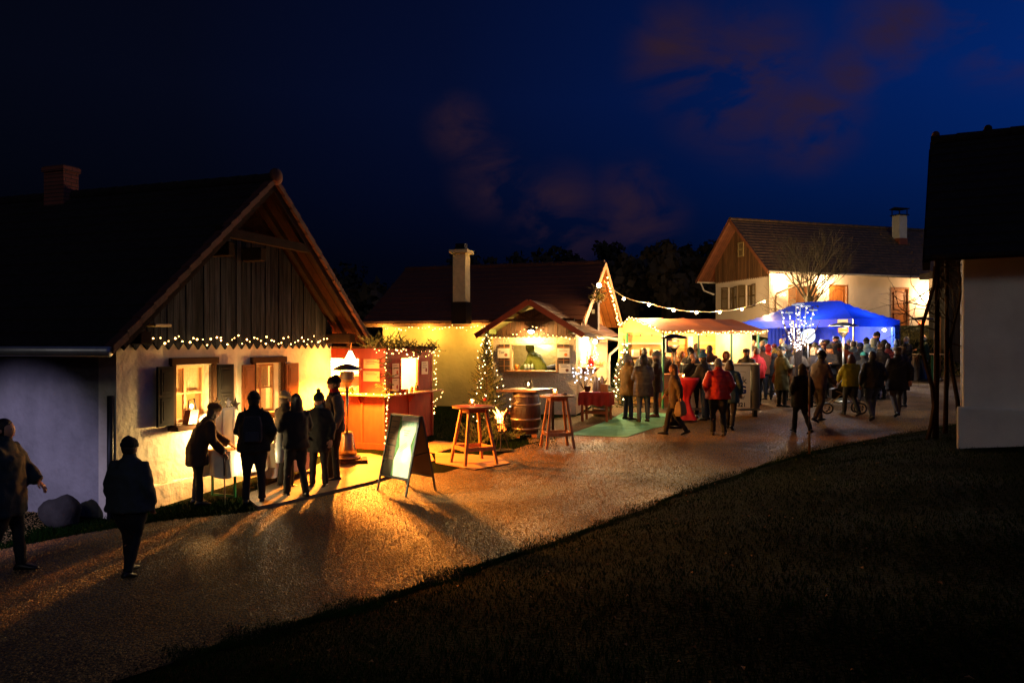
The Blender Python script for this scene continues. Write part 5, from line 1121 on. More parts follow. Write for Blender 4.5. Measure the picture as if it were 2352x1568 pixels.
for k in range(7): branchy(m, Vector((0, 0, .05)), Vector((rnd.uniform(-.7, .9), rnd.uniform(-.3, .3), 1)).normalized(), .32, .007, 2, .6, tips, sub=2, seg=3)
m.build('twigs', BLACKM, wb); me = bulb_mesh(COLD, .013)
for p in tips[:44]: child(me, 'bulb', wb, p)
lamp((.1, -.1, .5), 5, (.75, .85, 1), .1, wb)
# shelf on the hut's side wall
sfp = hp(HW+.02, 1.3, 1.42-.45+.33)
sf_ = E('wall_shelf', 'narrow shelf on the lit side wall of the hut', 'shelf', hp(HW, 1.4, 1.35), HA); MB().bx(0, .32, -.75, 1.3, -.02, .02).build('board', PINE, sf_); m = MB().prism([(.01, -.5, -.02), (.25, -.5, -.02), (.01, -.5, -.25)], (0, .03, 0)); m.prism([(.01, 1.0, -.02), (.25, 1.0, -.02), (.01, 1.0, -.25)], (0, .03, 0)); m.build('bracket', PINE, sf_)
for k in range(3): bottle(hp(HW+.16, 1.22+.16*k, 1.372), .34-.03*(k == 1), 'b01010', ('left', 'middle', 'right')[k]+'most red gift bottle on the hut shelf', .055, capc='d01010')
SNOWN = M('snowy_needles', (.45, .55, .42), .8, (.2, .32, .2), bump=0)
conifer('small frosted artificial tree on the hut shelf', hp(HW+.17, 1.95, 1.372), .62, .17, 46, 'tabletop trees', 8, mat=SNOWN, nl=.03, bmat=COLD, name='tabletop_tree', r=.008)
conifer('small golden green potted cypress at the left end of the hut shelf', hp(HW+.16, .78, 1.372), .5, .13, 40, 'tabletop trees', 0, mat=M('golden_needles', (.4, .3, .06), .8, (.2, .16, .03), bump=0), name='tabletop_tree')
bush('small golden leafy pot plant at the right end of the hut shelf', hp(HW+.2, 2.5, 1.372), .2, 26, mat=MC['golden_needles'], name='pot_plant')
# patio heaters
def heater(label, px, Y, top_y, rr, colr, base_z=None, glow=0):
    p = at(px, 900, Y); z = T(p.x, p.y) if base_z is None else base_z; top = EYE-(top_y-HY)/F*Y; H = top-z; o = E('patio_heater', label, 'patio heater', (p.x, p.y, z), 0, 'mushroom shaped patio heaters'); mt = M('heater_'+colr, hx(colr), .28, metal=.85, bump=.02)
    MB().lathe([(0, H), (rr*.3, H-.015), (rr*.8, H-.07), (rr, H-.12), (rr*.97, H-.125), (rr*.75, H-.085), (0, H-.03)], n=36).build('reflector', mt, o, smooth=True)
    MB().lathe([(.10, H-.36), (.14, H-.30), (.14, H-.17), (.12, H-.15), (0, H-.15), (0, H-.36)], n=20).build('burner', M('burner_mesh', (.2, .17, .14), .5, metal=.8), o)
    if glow: MB().lathe([(.142, H-.29), (.142, H-.19), (.141, H-.19), (.141, H-.29)], n=20).build('glow_band', EM('heater_glow', (1, .15, .03), glow), o)
    MB().lathe([(0, H-.5), (.1, H-.36), (0, H-.36)], n=16).build('burner_cone', mt, o); MB().tube([(0, 0, .5), (0, 0, H-.4)], .03, 12).build('pole', mt, o, smooth=True)
    MB().lathe([(0, .06), (.2, .06), (.17, .2), (.13, .45), (.10, .52), (0, .54)], n=24).build('tank_cover', mt, o, smooth=True); MB().lathe([(0, 0), (.26, 0), (.27, .04), (.24, .07), (0, .08)], n=28).build('base', mt, o, smooth=True)
    if glow: lamp((0, -.22, H-.25), glow*6, (1, .55, .20), .08, o)
    return o
hz_ = G(806, 1066)
pl = E('pallet', 'low wooden pallet board under the nearest patio heater', 'pallet', (hz_.x+.02, hz_.y-.02, hz_.z+.05), R(12)); m = MB()
for k in range(5): m.bx(-.3+k*.122, -.19+k*.122, -.24, .24, .04, .065)
for k in (-.2, .0, .2): m.bx(-.3, .3, k-.03, k+.03, 0, .04)
m.build('slats', DARKWOOD, pl)
heater('steel patio heater on a low pallet in front of the red bar', 797, hz_.y, 835, .29, 'a89070', hz_.z+.118)
heater('black topped patio heater with orange glowing burner in front of the stall', 1548, 18.9, 766, .345, '2a2420', glow=5)
heater('patio heater with pale reflector among the crowd at the front of the blue tent', 1937, 23.2, 740, .44, 'b8bcb0', glow=6)
heater('farthest patio heater with red glowing burner above the man in the green jacket', 2118, 29.6, 727, .46, '3a3a3a', glow=8)
# folding sign board
A0, A1, A2 = G(867, 1126), G(932, 1142), G(1005, 1124); yaw = math.atan2(A1.y-A0.y, A1.x-A0.x); wdt = (A1-A0).length; sgn = E('sign_board', 'folding poster sign board with metal frame standing on the road', 'sign board', A0, yaw)
# local: x along the front face, y back
BH, back = 1.26, .62; DM = M('dark_alu', (.10, .12, .14), .35, metal=.7)
def lean_face(yb, yt, z0, z1): return None
def facept(x, t, front=True): y0, y1 = (0, back/2-.02) if front else (back, back/2+.02); return Vector((x, y0+(y1-y0)*t, BH*t))
for fr_ in (True, False):
    m = MB()
    for x_ in (0.0, wdt): m.beam(facept(x_, 0, fr_), facept(x_, 1, fr_), .028, .025)
    for t in (.2, .99): m.beam(facept(.0, t, fr_), facept(wdt, t, fr_), .03, .025)
    o = m.build('frame', DM, sgn); nrm = Vector((0, -1, .23)).normalized() if fr_ else Vector((0, 1, .23)).normalized()
    pm_ = MB().add([facept(.012, .21, fr_), facept(wdt-.012, .21, fr_), facept(wdt-.012, .985, fr_), facept(.012, .985, fr_)], [(0, 1, 2, 3)]); pm_.v = pm_.v+[tuple(Vector(q)+nrm*-.006) for q in pm_.v]; pm_.f += [(7, 6, 5, 4), (0, 4, 5, 1), (1, 5, 6, 2), (2, 6, 7, 3), (3, 7, 4, 0)]
    pm_.build('panel', M('sign_panel_dark', (.025, .03, .02), .25, bump=0) if fr_ else M('sign_back', (.12, .06, .03), .6), o)
def spatch(x0, x1, t0, t1, mat, name, off=.004, quad=None):
    nrm = Vector((0, -1, .23)).normalized(); q = quad or [(x0, t0), (x1, t0), (x1, t1), (x0, t1)]; V = [facept(a*wdt, b)+nrm*off for a, b in q]; n = len(V); m = MB().add(V+[v-nrm*.002 for v in V], [tuple(range(n)), tuple(range(n, 2*n))[::-1]]); return m.build(name, mat, sgn)
spatch(0, 0, 0, 0, M('poster_green', (.10, .30, .08), .6, (.03, .12, .04), ns=14, bump=0), 'poster_border', .003, [(.36, .22), (.97, .22), (.97, .97), (.36, .97)])
PW = M('poster_paper', (.88, .88, .80), .13, bump=0, spec=1.0)
spatch(0, 0, 0, 0, PW, 'poster', .006, [(.44, .22), (.96, .22), (.95, .5), (.86, .62), (.95, .8), (.95, .90), (.5, .90), (.42, .78), (.5, .6), (.38, .42)])
spatch(.42, .97, .92, .975, M('poster_bar', (.8, .78, .65), .4), 'poster_header', .007); spatch(.45, .95, .86, .915, M('poster_turquoise', (.12, .5, .35), .5, (.5, .6, .5), ns=20), 'poster_pattern', .008)
DP = M('dark_notice', (.14, .08, .045), .7); spatch(.06, .36, .60, .96, DP, 'upper_sheet', .005); spatch(.04, .36, .42, .59, DP, 'lower_sheet', .005)
for k in range(7): spatch(.08+.02*(k % 2), .30-.03*(k % 3), .90-.075*k, .912-.075*k, INK, 'text_lines', .008)
for k in range(3): spatch(.55+.02*k, .76-.03*k, .80-.03*k, .806-.03*k, M('pale_ink', (.10, .12, .06), .8), 'text_lines', .009)
for k in range(3): spatch(.48, .62+.05*k, .60-.025*k, .603-.025*k, M('pink_ink', (.7, .35, .3), .8), 'text_lines', .009, [(.48+.03*k, .57-.02*k), (.50+.03*k, .57-.02*k), (.74+.02*k, .66-.02*k), (.72+.02*k, .66-.02*k)])
MB().tube([(wdt, .15, BH*.5), (wdt, back-.15, BH*.53)], .008, 6).build('stay', BLACKM, sgn)
# snow pole
sp3 = G(1859, 1048); pole = E('marker_pole', 'tall thin orange and black marker pole at the edge of the road', 'pole', sp3); H = 1.62
for k, (a, b, c_) in enumerate(((0, .5, 'c07818'), (.5, .78, '3a1810'), (.78, 1.02, 'b03a18'), (1.02, 1.36, 'c08028'), (1.36, H, 'c8b090'))): MB().tube([(0, 0, a), (0, 0, b)], .021, 8).build('section', M('pole_'+c_, tuple(v_*.45 for v_ in hx(c_)), .6), pole, smooth=True)
# long table with two cloths before the cottage
ty = cot.rotation_euler[2]; tq = cotp(2.42, -.68, 0); tzr = T(tq.x, tq.y)
lt = E('trestle_table', 'long trestle table on green legs under the cottage windows', 'table', (tq.x, tq.y, tzr), ty)
MB().bx(-1.15, 1.15, -.28, .28, .73, .76).build('tabletop', PINE, lt)
for x_ in (-.95, .95):
    m = MB(); m.beam((x_, -.22, 0), (x_, -.22, .73), .03, .03); m.beam((x_, .22, 0), (x_, .22, .73), .03, .03); m.beam((x_, -.22, .02), (x_, .22, .02), .03, .03); m.build('leg', GREENP, lt)
c1 = cotp(1.82, -.68, 0); c2_ = cotp(2.98, -.68, 0)
CRM = M('cream_cloth', (.78, .70, .50), .8, (.68, .58, .40), ns=3, bump=.2); LAV = M('lavender_cloth', (.50, .42, .48), .8, (.40, .33, .38), ns=3, bump=.2)
drape('tablecloth', 'bright cream cloth over the left half of the trestle table', 'tablecloth', (c1.x, c1.y, tzr+.763), ty, 1.12, .60, .42, CRM, .03)
drape('tablecloth', 'greyish lavender cloth reaching low over the right half of the trestle table', 'tablecloth', (c2_.x, c2_.y, tzr+.764), ty, 1.16, .62, .60, LAV, .02)
tz0 = tzr+.77
def onT(x, y, dz=0): q = cotp(x, y, 0); return (q.x, q.y, tz0+dz)
m = MB(); st1 = E('display_rack', 'tall white back lit rack of straw stars and ornaments on the cream cloth', 'display rack', onT(1.6, -.6), ty)
for x_ in (-.24, -.05, .2): m.bx(x_-.02, x_+.02, -.02, .02, 0, .62)
m.bx(-.26, .22, -.02, .02, .60, .64); m.build('frame', WHITEP, st1); MB().bx(-.22, -.07, -.005, .005, .02, .6).build('panel', M('bright_paper', (.85, .8, .62), .7, bump=0), st1); MB().bx(-.03, .18, -.005, .005, .02, .6).build('panel', M('bright_paper', (.85, .8, .62)), st1)
def star(p, r, mat, label, pts_=5):
    o = E('star_ornament', label, 'ornament', p, ty, 'star ornaments on the trestle table'); P = [(rr_*math.sin(a), 0, rr_*math.cos(a)) for k in range(pts_*2) for rr_, a in [((r if k % 2 == 0 else r*.42), math.pi*k/pts_)]]; m = MB().prism(P, (0, .02, 0)); m.build('star', mat, o); MB().tube([(0, .01, -r*1.3), (0, .01, -r*.4)], .006, 5).build('stick', WHITEP, o); return o
STRAW = M('straw', (.75, .5, .15), .6, bump=.1); star(onT(1.42, -.6, .74), .09, STRAW, 'pale straw star at the left top of the white rack'); star(onT(1.66, -.62, .72), .08, M('pale_star', (.8, .75, .65), .6), 'white star with long points above the white rack'); star(onT(1.86, -.60, .66), .12, M('dark_star', (.05, .04, .03), .6), 'large dark star right of the white rack')
for k, (x_, y_, h_, lab) in enumerate(((1.95, -.8, .14, 'squat glowing jar near the front edge of the cream cloth'), (2.1, -.75, .10, 'low amber jar beside the squat glowing jar'), (2.25, -.55, .16, 'taller jar at the join of the two cloths'))):
    c = candle(onT(x_, y_), lab, .045, h_, 1.5); c['group'] = 'jars on the trestle table'
ca = E('candle_arch', 'arched candle holder with bright points before the second window', 'candle arch', onT(2.75, -.5), ty); m = MB(); m.tube([(.26*math.cos(a), 0, .1+.26*math.sin(a)) for a in [math.pi*k/12 for k in range(13)]], .012, 6); m.bx(-.3, .3, -.05, .05, 0, .03); m.build('arch', PINE, ca); me = bulb_mesh(WARM2, .022)
for k in range(7): a = math.pi*(k+.5)/7; child(me, 'bulb', ca, (.27*math.cos(a), 0, .16+.27*math.sin(a)))
lamp((0, -.1, .35), 14, (1, .5, .16), .06, ca)
for k in range(9):
    x_ = 2.5+k*.13; kind = k % 3; lab = ['small round gnome figure', 'cone shaped wooden figure', 'glass ball ornament'][kind]+' in place '+['at the left', 'second from left', 'third from left', 'near the middle', 'in the middle', 'right of the middle', 'third from right', 'second from right', 'at the right end'][k]+' of the lavender cloth'
    lab = lab.replace(' in place', ''); o = E('figurine', lab, 'ornament', onT(x_, -.78+.05*(k % 2)), ty, 'figurines on the lavender cloth'); cc = ['8a2a14', 'b07030', 'd0b080'][kind]
    if kind == 1: MB().lathe([(0, 0), (.04, 0), (.012, .13), (0, .14)], n=12).build('body', M('fig_'+cc, hx(cc), .5), o)
    else: MB().ell((0, 0, .045), (.04, .04, .045), 12, 8).build('body', M('fig_'+cc, hx(cc), .4), o, smooth=True)
    MB().ell((0, 0, .13 if kind == 1 else .10), (.018, .018, .02), 8, 6).build('head', M('fig_head', (.6, .4, .25), .6), o, smooth=True)
bl_ = E('work_light', 'blinding small work lamp on the cream cloth beside the first window', 'lamp', onT(1.78, -.46), ty); MB().ell((0, 0, .22), (.05, .05, .06), 10, 8).build('bulb', EM('work_bulb', (1, .84, .5), 60), bl_); MB().tube([(0, 0, 0), (0, 0, .18)], .012, 6).build('stem', METAL, bl_)
lamp((0, .0, .36), 105, (1, .67, .25), .06, bl_, spot=168, rot=(0, 1, -.25), blend=.3); lamp((0, -.05, .36), 16, (1, .62, .18), .06, bl_); lamp(cotp(1.55, -1.12, .62), 9, (1, .78, .40), .05, name='cloth_front_fill')  # last lamp is an unseen fill added to brighten the cloth front
# things on the first sill
sll = E('lantern', 'small red basket lantern standing on the sill of the first cottage window', 'lantern', cotp(1.36, -.1, 1.21), ty); m = MB(); m.prism([(-.1, -.06, 0), (.08, -.06, 0), (.14, -.06, .22), (-.04, -.06, .22)], (0, .12, 0)); m.build('body', M('dark_red_box', (.16, .02, .015), .5), sll); MB().tube([(-.04, 0, .22), (-.02, 0, .38), (.1, 0, .40), (.14, 0, .22)], .012, 6).build('handle', BLACKM, sll); MB().ell((.04, 0, .28), (.025, .025, .04), 8, 6).build('flame', EM('flame2', (1, .8, .4), 25), sll)
sc_ = E('sill_ornament', 'white fleece and round ornament on the sill of the first cottage window', 'ornament', cotp(1.72, -.1, 1.20), ty); MB().ell((0, 0, .06), (.2, .07, .09), 14, 8).build('fleece', M('white_fleece', (.85, .8, .7), .9, bump=.5), sc_, smooth=True); MB().ell((.06, -.03, .14), (.06, .05, .06), 10, 8).build('ball', M('ball_cream', (.8, .6, .4), .5), sc_, smooth=True)
# standing table with red hugging cloth
rp_ = G(1575, 968); ct = E('cocktail_table', 'round standing table hugged by a long red cloth between the people', 'table', rp_); H = 1.13
MB().lathe([(0, H-.02), (.34, H-.02), (.34, H), (0, H)], n=28).build('tabletop', WHITEP, ct); MB().tube([(0, 0, 0), (0, 0, H-.02)], .03, 10).build('pole', METAL, ct); MB().lathe([(0, 0), (.3, 0), (.3, .015), (.05, .03), (0, .03)], n=28).build('base', METAL, ct)
m = MB(); rings = []
for zz, rr_ in ((H+.006, 0.02), (H+.006, .345), (H-.05, .352), (H-.2, .27), (H-.5, .12), (.55, .10), (.3, .17), (.06, .29)): rings.append([(rr_*(1+.1*math.sin(5*a)*(1 if .06 <= zz < H-.1 else 0))*math.cos(a), rr_*(1+.1*math.sin(5*a)*(1 if zz < H-.1 else 0))*math.sin(a), zz) for a in [2*math.pi*i/40 for i in range(40)]])
o = m.loft(rings, cap=False).build('tablecloth', M('bright_red_cloth', (.55, .012, .015), .6, (.42, .01, .012), bump=.1), None, smooth=True); o.location = rp_; tag(o, 'long stretch cloth in bright red covering the standing table', 'tablecloth')
c = candle((rp_.x-.1, rp_.y-.15, rp_.z+H+.01), 'small burning tea light on the red covered standing table', .04, .07, 2.5)
ct3 = G(1500, 975)
ft = E('counter_table', 'orange lit wooden standing counter behind the man in the brown jacket', 'table', sp_(.35, -.75, -.65+.62), SA); MB().bx(-.45, .45, -.25, .25, 1.02, 1.06).build('tabletop', PINE, ft); m = MB().bx(-.4, .4, -.2, .2, 0, 1.02); m.build('body', M('orange_wood', (.45, .18, .05), .6), ft)
# bench table and direction sign on the far right, fence
bq = at(2105, 872, 29.0); bz_ = T(bq.x, bq.y)
bb = E('beer_table', 'narrow folding table with pale top at the right edge of the blue tent', 'table', (bq.x-.2, 29.2, bz_), R(8)); MB().bx(-1.0, 1.3, -.25, .25, 1.02, 1.05).build('tabletop', M('pale_top', (.6, .42, .25), .6), bb)
for x_ in (-.7, 1.1): MB().beam((x_, 0, 0), (x_, 0, 1.02), .04, .3).build('leg', GREENP, bb)
pb = E('concrete_post', 'pale tapered concrete block behind the man in the green jacket', 'block', (at(2104, 870, 29.6).x, 29.6, bz_-.02)); MB().loft([[(-.18, -.14, 0), (.18, -.14, 0), (.18, .14, 0), (-.18, .14, 0)], [(-.12, -.1, .98), (.12, -.1, .98), (.12, .1, .98), (-.12, .1, .98)]]).build('block', M('pale_concrete', (.5, .38, .26), .9), pb)
dsg = at(2140, 735, 29.8); ds = E('direction_sign', 'small dark direction sign with white writing on a thin post right of the farthest heater', 'sign', (dsg.x, dsg.y, T(dsg.x, dsg.y)), R(-4)); hh_ = dsg.z-ds.location.z
MB().bx(.28, .34, -.02, .02, 0, hh_+.3).build('post', DARKWOOD, ds); MB().prism([(-.38, -.05, -.02), (-.25, -.05, -.16), (.35, -.05, -.16), (.35, -.05, .14), (-.25, -.05, .14)], (0, .025, 0)).build('board', M('sign_black', (.02, .03, .02), .5), ds); text(ds, 'F Zand', .2, (-.24, -.055, -.07), WHITEP); MB().bx(-.1, .08, -.04, -.02, -.75, -.28).build('tag', M('pale_blue_tag', (.35, .5, .6), .6), ds); MB().bx(-.02, -.01, -.035, -.025, -.28, -.15).build('string', WIRE, ds)
fs0 = at(2178, 872, 27.0); fz = T(fs0.x, fs0.y); fn = E('fence', 'low rustic fence of thin poles in front of the dark shed', 'fence', (fs0.x, fs0.y, fz), R(5)); m = MB()
for x_ in (0, .8, 1.6): m.tube([(x_, 0, 0), (x_+.03, 0, 1.0)], .035, 6)
m.build('post', MC['vine_bark'], fn); m = MB()
for zz in (.35, .62, .92): m.tube([(-.4, -.04, zz), (.6, -.04, zz+.04), (1.9, -.04, zz-.02)], .022, 5)
m.tube([(-.3, -.06, .2), (.7, -.06, .9)], .016, 5); m.tube([(.5, -.06, .9), (1.5, -.06, .2)], .016, 5); m.build('rail', MC['vine_bark'], fn)
# boulder at the cottage side wall
bo = G(140, 1206); rk = MB().ell((0, 0, .18), (.28, .22, .24), 18, 12); rk.v = [(x*(1+.13*math.sin(z*17+x*9)), y, z+.035*math.sin(x*19)*math.cos(y*15)) for x, y, z in rk.v]; o = rk.build('boulder', M('dark_stone', (.05, .04, .03), .9, (.03, .022, .016), ns=6, bump=.8, bs=12), None, smooth=True); o.location = (bo.x, bo.y, bo.z); tag(o, 'dark boulder lying by the bluish side wall of the cottage', 'boulder')
# cool spot added for the side wall, its lamp unseen left of frame
lamp((-8.5, 5.2, 2.6), 380, (.52, .50, 1.0), .05, name='side_wall_spot', spot=44, rot=(-7.6+8.5, 11.7-5.2, -.35-2.6), blend=.6)
# stroller
s4 = G(1938, 950); yw = R(195); strl = E('stroller', 'dark three wheeled baby stroller pushed among the walking people', 'stroller', (s4.x, s4.y+.1, s4.z), R(-12)); TY_ = M('tyre', (.02, .02, .02), .7); RIM = M('pale_rim', (.55, .45, .3), .4)
for x_, y_, rr_ in ((-.42, -.24, .14), (-.42, .24, .14), (.42, -.2, .15), (.42, .2, .15)):
    w_ = MB(); w_.tube([(x_+rr_*math.cos(a), y_, rr_+rr_*.93*math.sin(a)+.01) for a in [2*math.pi*k/20 for k in range(21)]], .022, 6, cap=False); wo = w_.build('wheel', TY_, strl, smooth=True)
    r_ = MB(); r_.tube([(x_+rr_*.74*math.cos(a), y_, rr_+.01+rr_*.74*math.sin(a)) for a in [2*math.pi*k/16 for k in range(17)]], .010, 5, cap=False)
    for k in range(5): a = k*1.257; r_.tube([(x_, y_, rr_+.01), (x_+rr_*.74*math.cos(a), y_, rr_+.01+rr_*.74*math.sin(a))], .006, 4)
    r_.build('rim', RIM, wo)
m = MB()
for y_ in (-.2, .2): m.tube([(-.42, y_, .16), (-.1, y_, .5), (.25, y_, .62), (.62, y_, 1.0)], .014, 6); m.tube([(.42, y_, .16), (.1, y_, .5), (-.2, y_, .62)], .014, 6)
m.tube([(.62, -.2, 1.0), (.64, 0, 1.02), (.62, .2, 1.0)], .018, 6); m.build('frame', M('alu_frame', (.45, .36, .22), .35, metal=.7), strl)
MB().loft([[(-.3+.0*k, y, z) for y, z in ((-.18, .42), (.18, .42), (.2, .66), (-.2, .66))] if k == 0 else [(.22, y, z) for y, z in ((-.18, .45), (.18, .45), (.2, .80), (-.2, .80))] for k in (0, 1)]).build('seat', BLACKM, strl); m = MB(); m.loft([[(.1+.28*math.cos(a)*q, y_, .68+.30*math.sin(a)*q) for a in [math.pi*.0+math.pi*k/8 for k in range(9)]] for y_, q in ((-.2, .9), (-.1, 1), (.1, 1), (.2, .9))]); m.build('hood', M('black_canvas', (.02, .02, .022), .8), strl)
# ---------------- people ----------------
ARM = {'down': ((.245, -.02, 1.13), (.25, .07, .89)), 'pocket': ((.275, -.07, 1.14), (.20, .13, .96)), 'hold': ((.235, .05, 1.14), (.09, .28, 1.17)), 'face': ((.21, .14, 1.20), (.05, .19, 1.43)),
       'reach': ((.22, .2, 1.22), (.15, .47, 1.17)), 'push': ((.22, .13, 1.16), (.18, .40, 1.03)), 'back': ((.26, -.13, 1.15), (.25, -.14, .90)), 'fwd': ((.25, .10, 1.15), (.22, .27, .98)), 'side': ((.34, .0, 1.15), (.46, .02, .93))}
LEG = {'stand': (((.105, .02, .50), (.12, -.01, .09), 0), ((.105, .02, .50), (.12, .03, .09), 0)), 'walk': (((.09, .16, .53), (.085, .23, .10), .1), ((.10, .03, .49), (.10, -.25, .13), -.35)),
       'step': (((.10, .10, .50), (.10, .14, .09), 0), ((.10, .0, .50), (.10, -.17, .11), -.2)), 'walk2': (((.10, .03, .49), (.10, -.25, .13), -.35), ((.09, .16, .53), (.085, .23, .10), .1))}
def sec(c, rx, ry, n=20, cz=None): return [(c[0]+rx*math.cos(a), c[1]+ry*math.sin(a), c[2]) for a in [2*math.pi*i/n for i in range(n)]]
FT = bpy.data.textures.new('folds', 'CLOUDS'); FT.noise_scale = .11; FT.noise_depth = 2
def folds(q, s_):
    d_ = q.modifiers.new('folds', 'DISPLACE'); d_.texture = FT; d_.strength = s_; d_.mid_level = .5; d_.texture_coords = 'LOCAL'
def person(label, px, fy, h, face, top, bottom, hat=None, hair=('2a1a10', 'short'), Y=None, coat='hip', arms=('down', 'down'), legs='stand', lean=0, stout=1.0, puffer=False, shoe='15110f', skin='b8805c', hood=False, turn=0, scarf=None, nod=0, group=None, sleeve=None, shade=1, hem=None, stripes=None, low=False):
    if Y is None: p = G(px, fy)
    else: X = (px-CX)/F*Y; p = Vector((X, Y, T(X, Y)))
    o = E('person', label, 'person', (p.x, p.y, p.z+.008), R(face), group, h/1.76)
    ln_ = R(lean)
    def U(q):
        x, y, z = q
        if z <= .95: return Vector((x, y, z))
        return Vector((x, y*math.cos(ln_)+(z-.95)*math.sin(ln_), .95+(z-.95)*math.cos(ln_)-y*math.sin(ln_)))
    K = stout*1.10; SK = M('skin_'+skin, hx(skin), .55, tuple(v*.85 for v in hx(skin)), bump=.05, sub=0)
    HM = Matrix.Rotation(R(turn), 3, 'Z') @ Matrix.Rotation(-ln_*.55-R(nod), 3, 'X'); HC = U((0, .012, 1.60))+Vector((0, .02*math.sin(R(nod)), 0))
    # body: torso, neck and head in one mesh, arms with hands and legs growing out of it
    b = MB()
    b.loft([[U(q) for q in sec((0, yo, z), rx, ry, 14)] for z, rx, ry, yo in ((.84, .15, .11, 0), (.95, .15, .11, 0), (1.15, .13, .10, 0), (1.3, .155, .105, 0), (1.4, .15, .085, 0), (1.45, .075, .06, 0), (1.5, .052, .055, .004), (1.56, .052, .056, .01))])
    hd = MB().ell((0, 0, 0), (.078, .099, .118), 18, 14)
    def face_(q):
        x, y, z = q; zz = z/.118
        if zz < 0: x *= 1-.30*(-zz)**1.6; y = y*(1-.12*(-zz)**2)+.010*(-zz)
        if y > 0:
            e = math.exp; y += .024*e(-(x/.014)**2-((z+.016)/.020)**2)+.010*e(-(x/.012)**2-((z-.008)/.02)**2)-.011*e(-((abs(x)-.031)/.016)**2-((z-.012)/.013)**2)+.012*e(-(x/.03)**2-((z+.098)/.016)**2)+.006*e(-(x/.025)**2-((z+.058)/.009)**2)+.005*e(-((z-.034)/.01)**2-(x/.05)**2)
        return HM @ Vector((x, y, z))+HC
    b.add([face_(q) for q in hd.v], hd.f)
    for s_ in (-1, 1): b.add([HM @ Vector(q)+HC for q in MB().ell((s_*.079, -.008, -.004), (.012, .02, .032), 8, 6).v], MB().ell((0, 0, 0), (1, 1, 1), 8, 6).f)
    AP = []
    for s_, key in ((-1, arms[0]), (1, arms[1])):
        e, w = ARM[key]; S_, E_, W_ = U((s_*.155, 0, 1.375)), U((s_*e[0], e[1], e[2])), U((s_*w[0], w[1], w[2])); AP.append((S_, E_, W_))
        b.tube([S_, S_.lerp(E_, .5), E_, E_.lerp(W_, .4), W_], [.05, .046, .038, .036, .026], 8)
        d = (W_-E_).normalized()
        if key == 'down': d = (d+Vector((0, .1, -.5))).normalized()
        sv = Vector((s_, 0, 0)); nrm = d.cross(sv).normalized(); sv = nrm.cross(d).normalized()      # sv: across the palm
        b.loft([[W_+d*t+sv*rx*math.cos(a)+nrm*ry*math.sin(a) for a in [2*math.pi*i/10 for i in range(10)]] for t, rx, ry in ((-.01, .026, .022), (.03, .036, .018), (.075, .041, .016), (.095, .036, .013))])
        curl = {'hold': 1.1, 'push': 1.2, 'face': .8, 'pocket': .4}.get(key, .55); pal = Vector((0, 0, 1)).cross(d); pn = nrm if nrm.dot(Vector((-s_, .3, -.4))) > 0 else -nrm
        for k, (off, L) in enumerate(((-.030, .066), (-.010, .076), (.010, .072), (.029, .056))):
            q0 = W_+d*.088+sv*off; d1 = (d*math.cos(curl*.5)+pn*math.sin(curl*.5)); d2 = (d*math.cos(curl*1.3)+pn*math.sin(curl*1.3)); b.tube([q0, q0+d1*L*.5, q0+d1*L*.5+d2*L*.5], [.0095, .0088, .0065], 6)
        tv = -sv if sv.y*s_ < 0 else sv; t0 = W_+d*.03-sv*.028; b.tube([t0, t0+(d*.5-sv*.8).normalized()*.035+pn*.01, t0+(d*.9-sv*.35).normalized()*.062+pn*.02], [.013, .0105, .008], 6)
    LP_ = []
    for s_, (k_, a_, pit) in zip((-1, 1), LEG[legs]):
        Hh, Kk, Aa = Vector((s_*.085, 0, .90)), Vector((s_*k_[0], k_[1], k_[2])), Vector((s_*a_[0], a_[1], a_[2])); LP_.append((Hh, Kk, Aa, pit)); b.tube([Hh, Hh.lerp(Kk, .5), Kk, Kk.lerp(Aa, .35), Aa], [.08, .068, .052, .052, .035], 10)
    b.build('body', SK, o, smooth=True)
    if abs(((face+turn+180) % 360)-180) > 60 and not low:
        ey = MB()
        for s_ in (-1, 1): ey.ell(HM @ Vector((s_*.031, .083, .012))+HC, (.011, .006, .006), 8, 6)
        ey.build('eyes', M('eye_dark', (.02, .015, .01), .3, bump=0), o, smooth=True)
        mo = MB(); mo.ell(HM @ Vector((0, .096, -.060))+HC, (.022, .006, .005), 10, 6); mo.build('mouth', M('lips', (.25, .07, .05), .5, bump=0), o, smooth=True)
    # trousers
    t = MB(); t.loft([sec((0, 0, z), rx*K, ry*K, 18) for z, rx, ry in ((.80, .14, .115), (.86, .165, .125), (.95, .165, .125), (1.02, .16, .12))])
    for Hh, Kk, Aa, _p in LP_: t.tube([Hh, Hh.lerp(Kk, .5), Kk, Kk.lerp(Aa, .5), Aa-Vector((0, 0, .02))], [.098*K, .085*K, .066, .064, .06], 12)
    q = t.build('trousers', cloth(bottom), o, smooth=True); r_ = q.modifiers.new('remesh', 'REMESH'); r_.mode = 'VOXEL'; r_.voxel_size = .022; r_.use_smooth_shade = True; s2 = q.modifiers.new('smooth', 'SMOOTH'); s2.factor = .5; s2.iterations = 3; folds(q, .03)
    for Hh, Kk, Aa, pit in LP_:
        m_ = Matrix.Rotation(pit, 3, 'X'); rings = []
        for y, hw, ht in ((-.075, .028, .05), (-.05, .038, .085), (0, .042, .095), (.06, .044, .07), (.12, .046, .052), (.165, .036, .04), (.185, .018, .022)):
            rings.append([Aa+m_ @ (Vector((hw*math.cos(a), y, -.086+ht*.5+ht*.5*math.sin(a)))) for a in [2*math.pi*i/10 for i in range(10)]])
        MB().loft(rings).build('shoe', M('leather_'+shoe, hx(shoe), .45, bump=.1), o, smooth=True)
    # jacket or coat
    hemz = {'hip': .82, 'thigh': .66, 'knee': .48, 'calf': .36}[coat]; j = MB(); secs = []
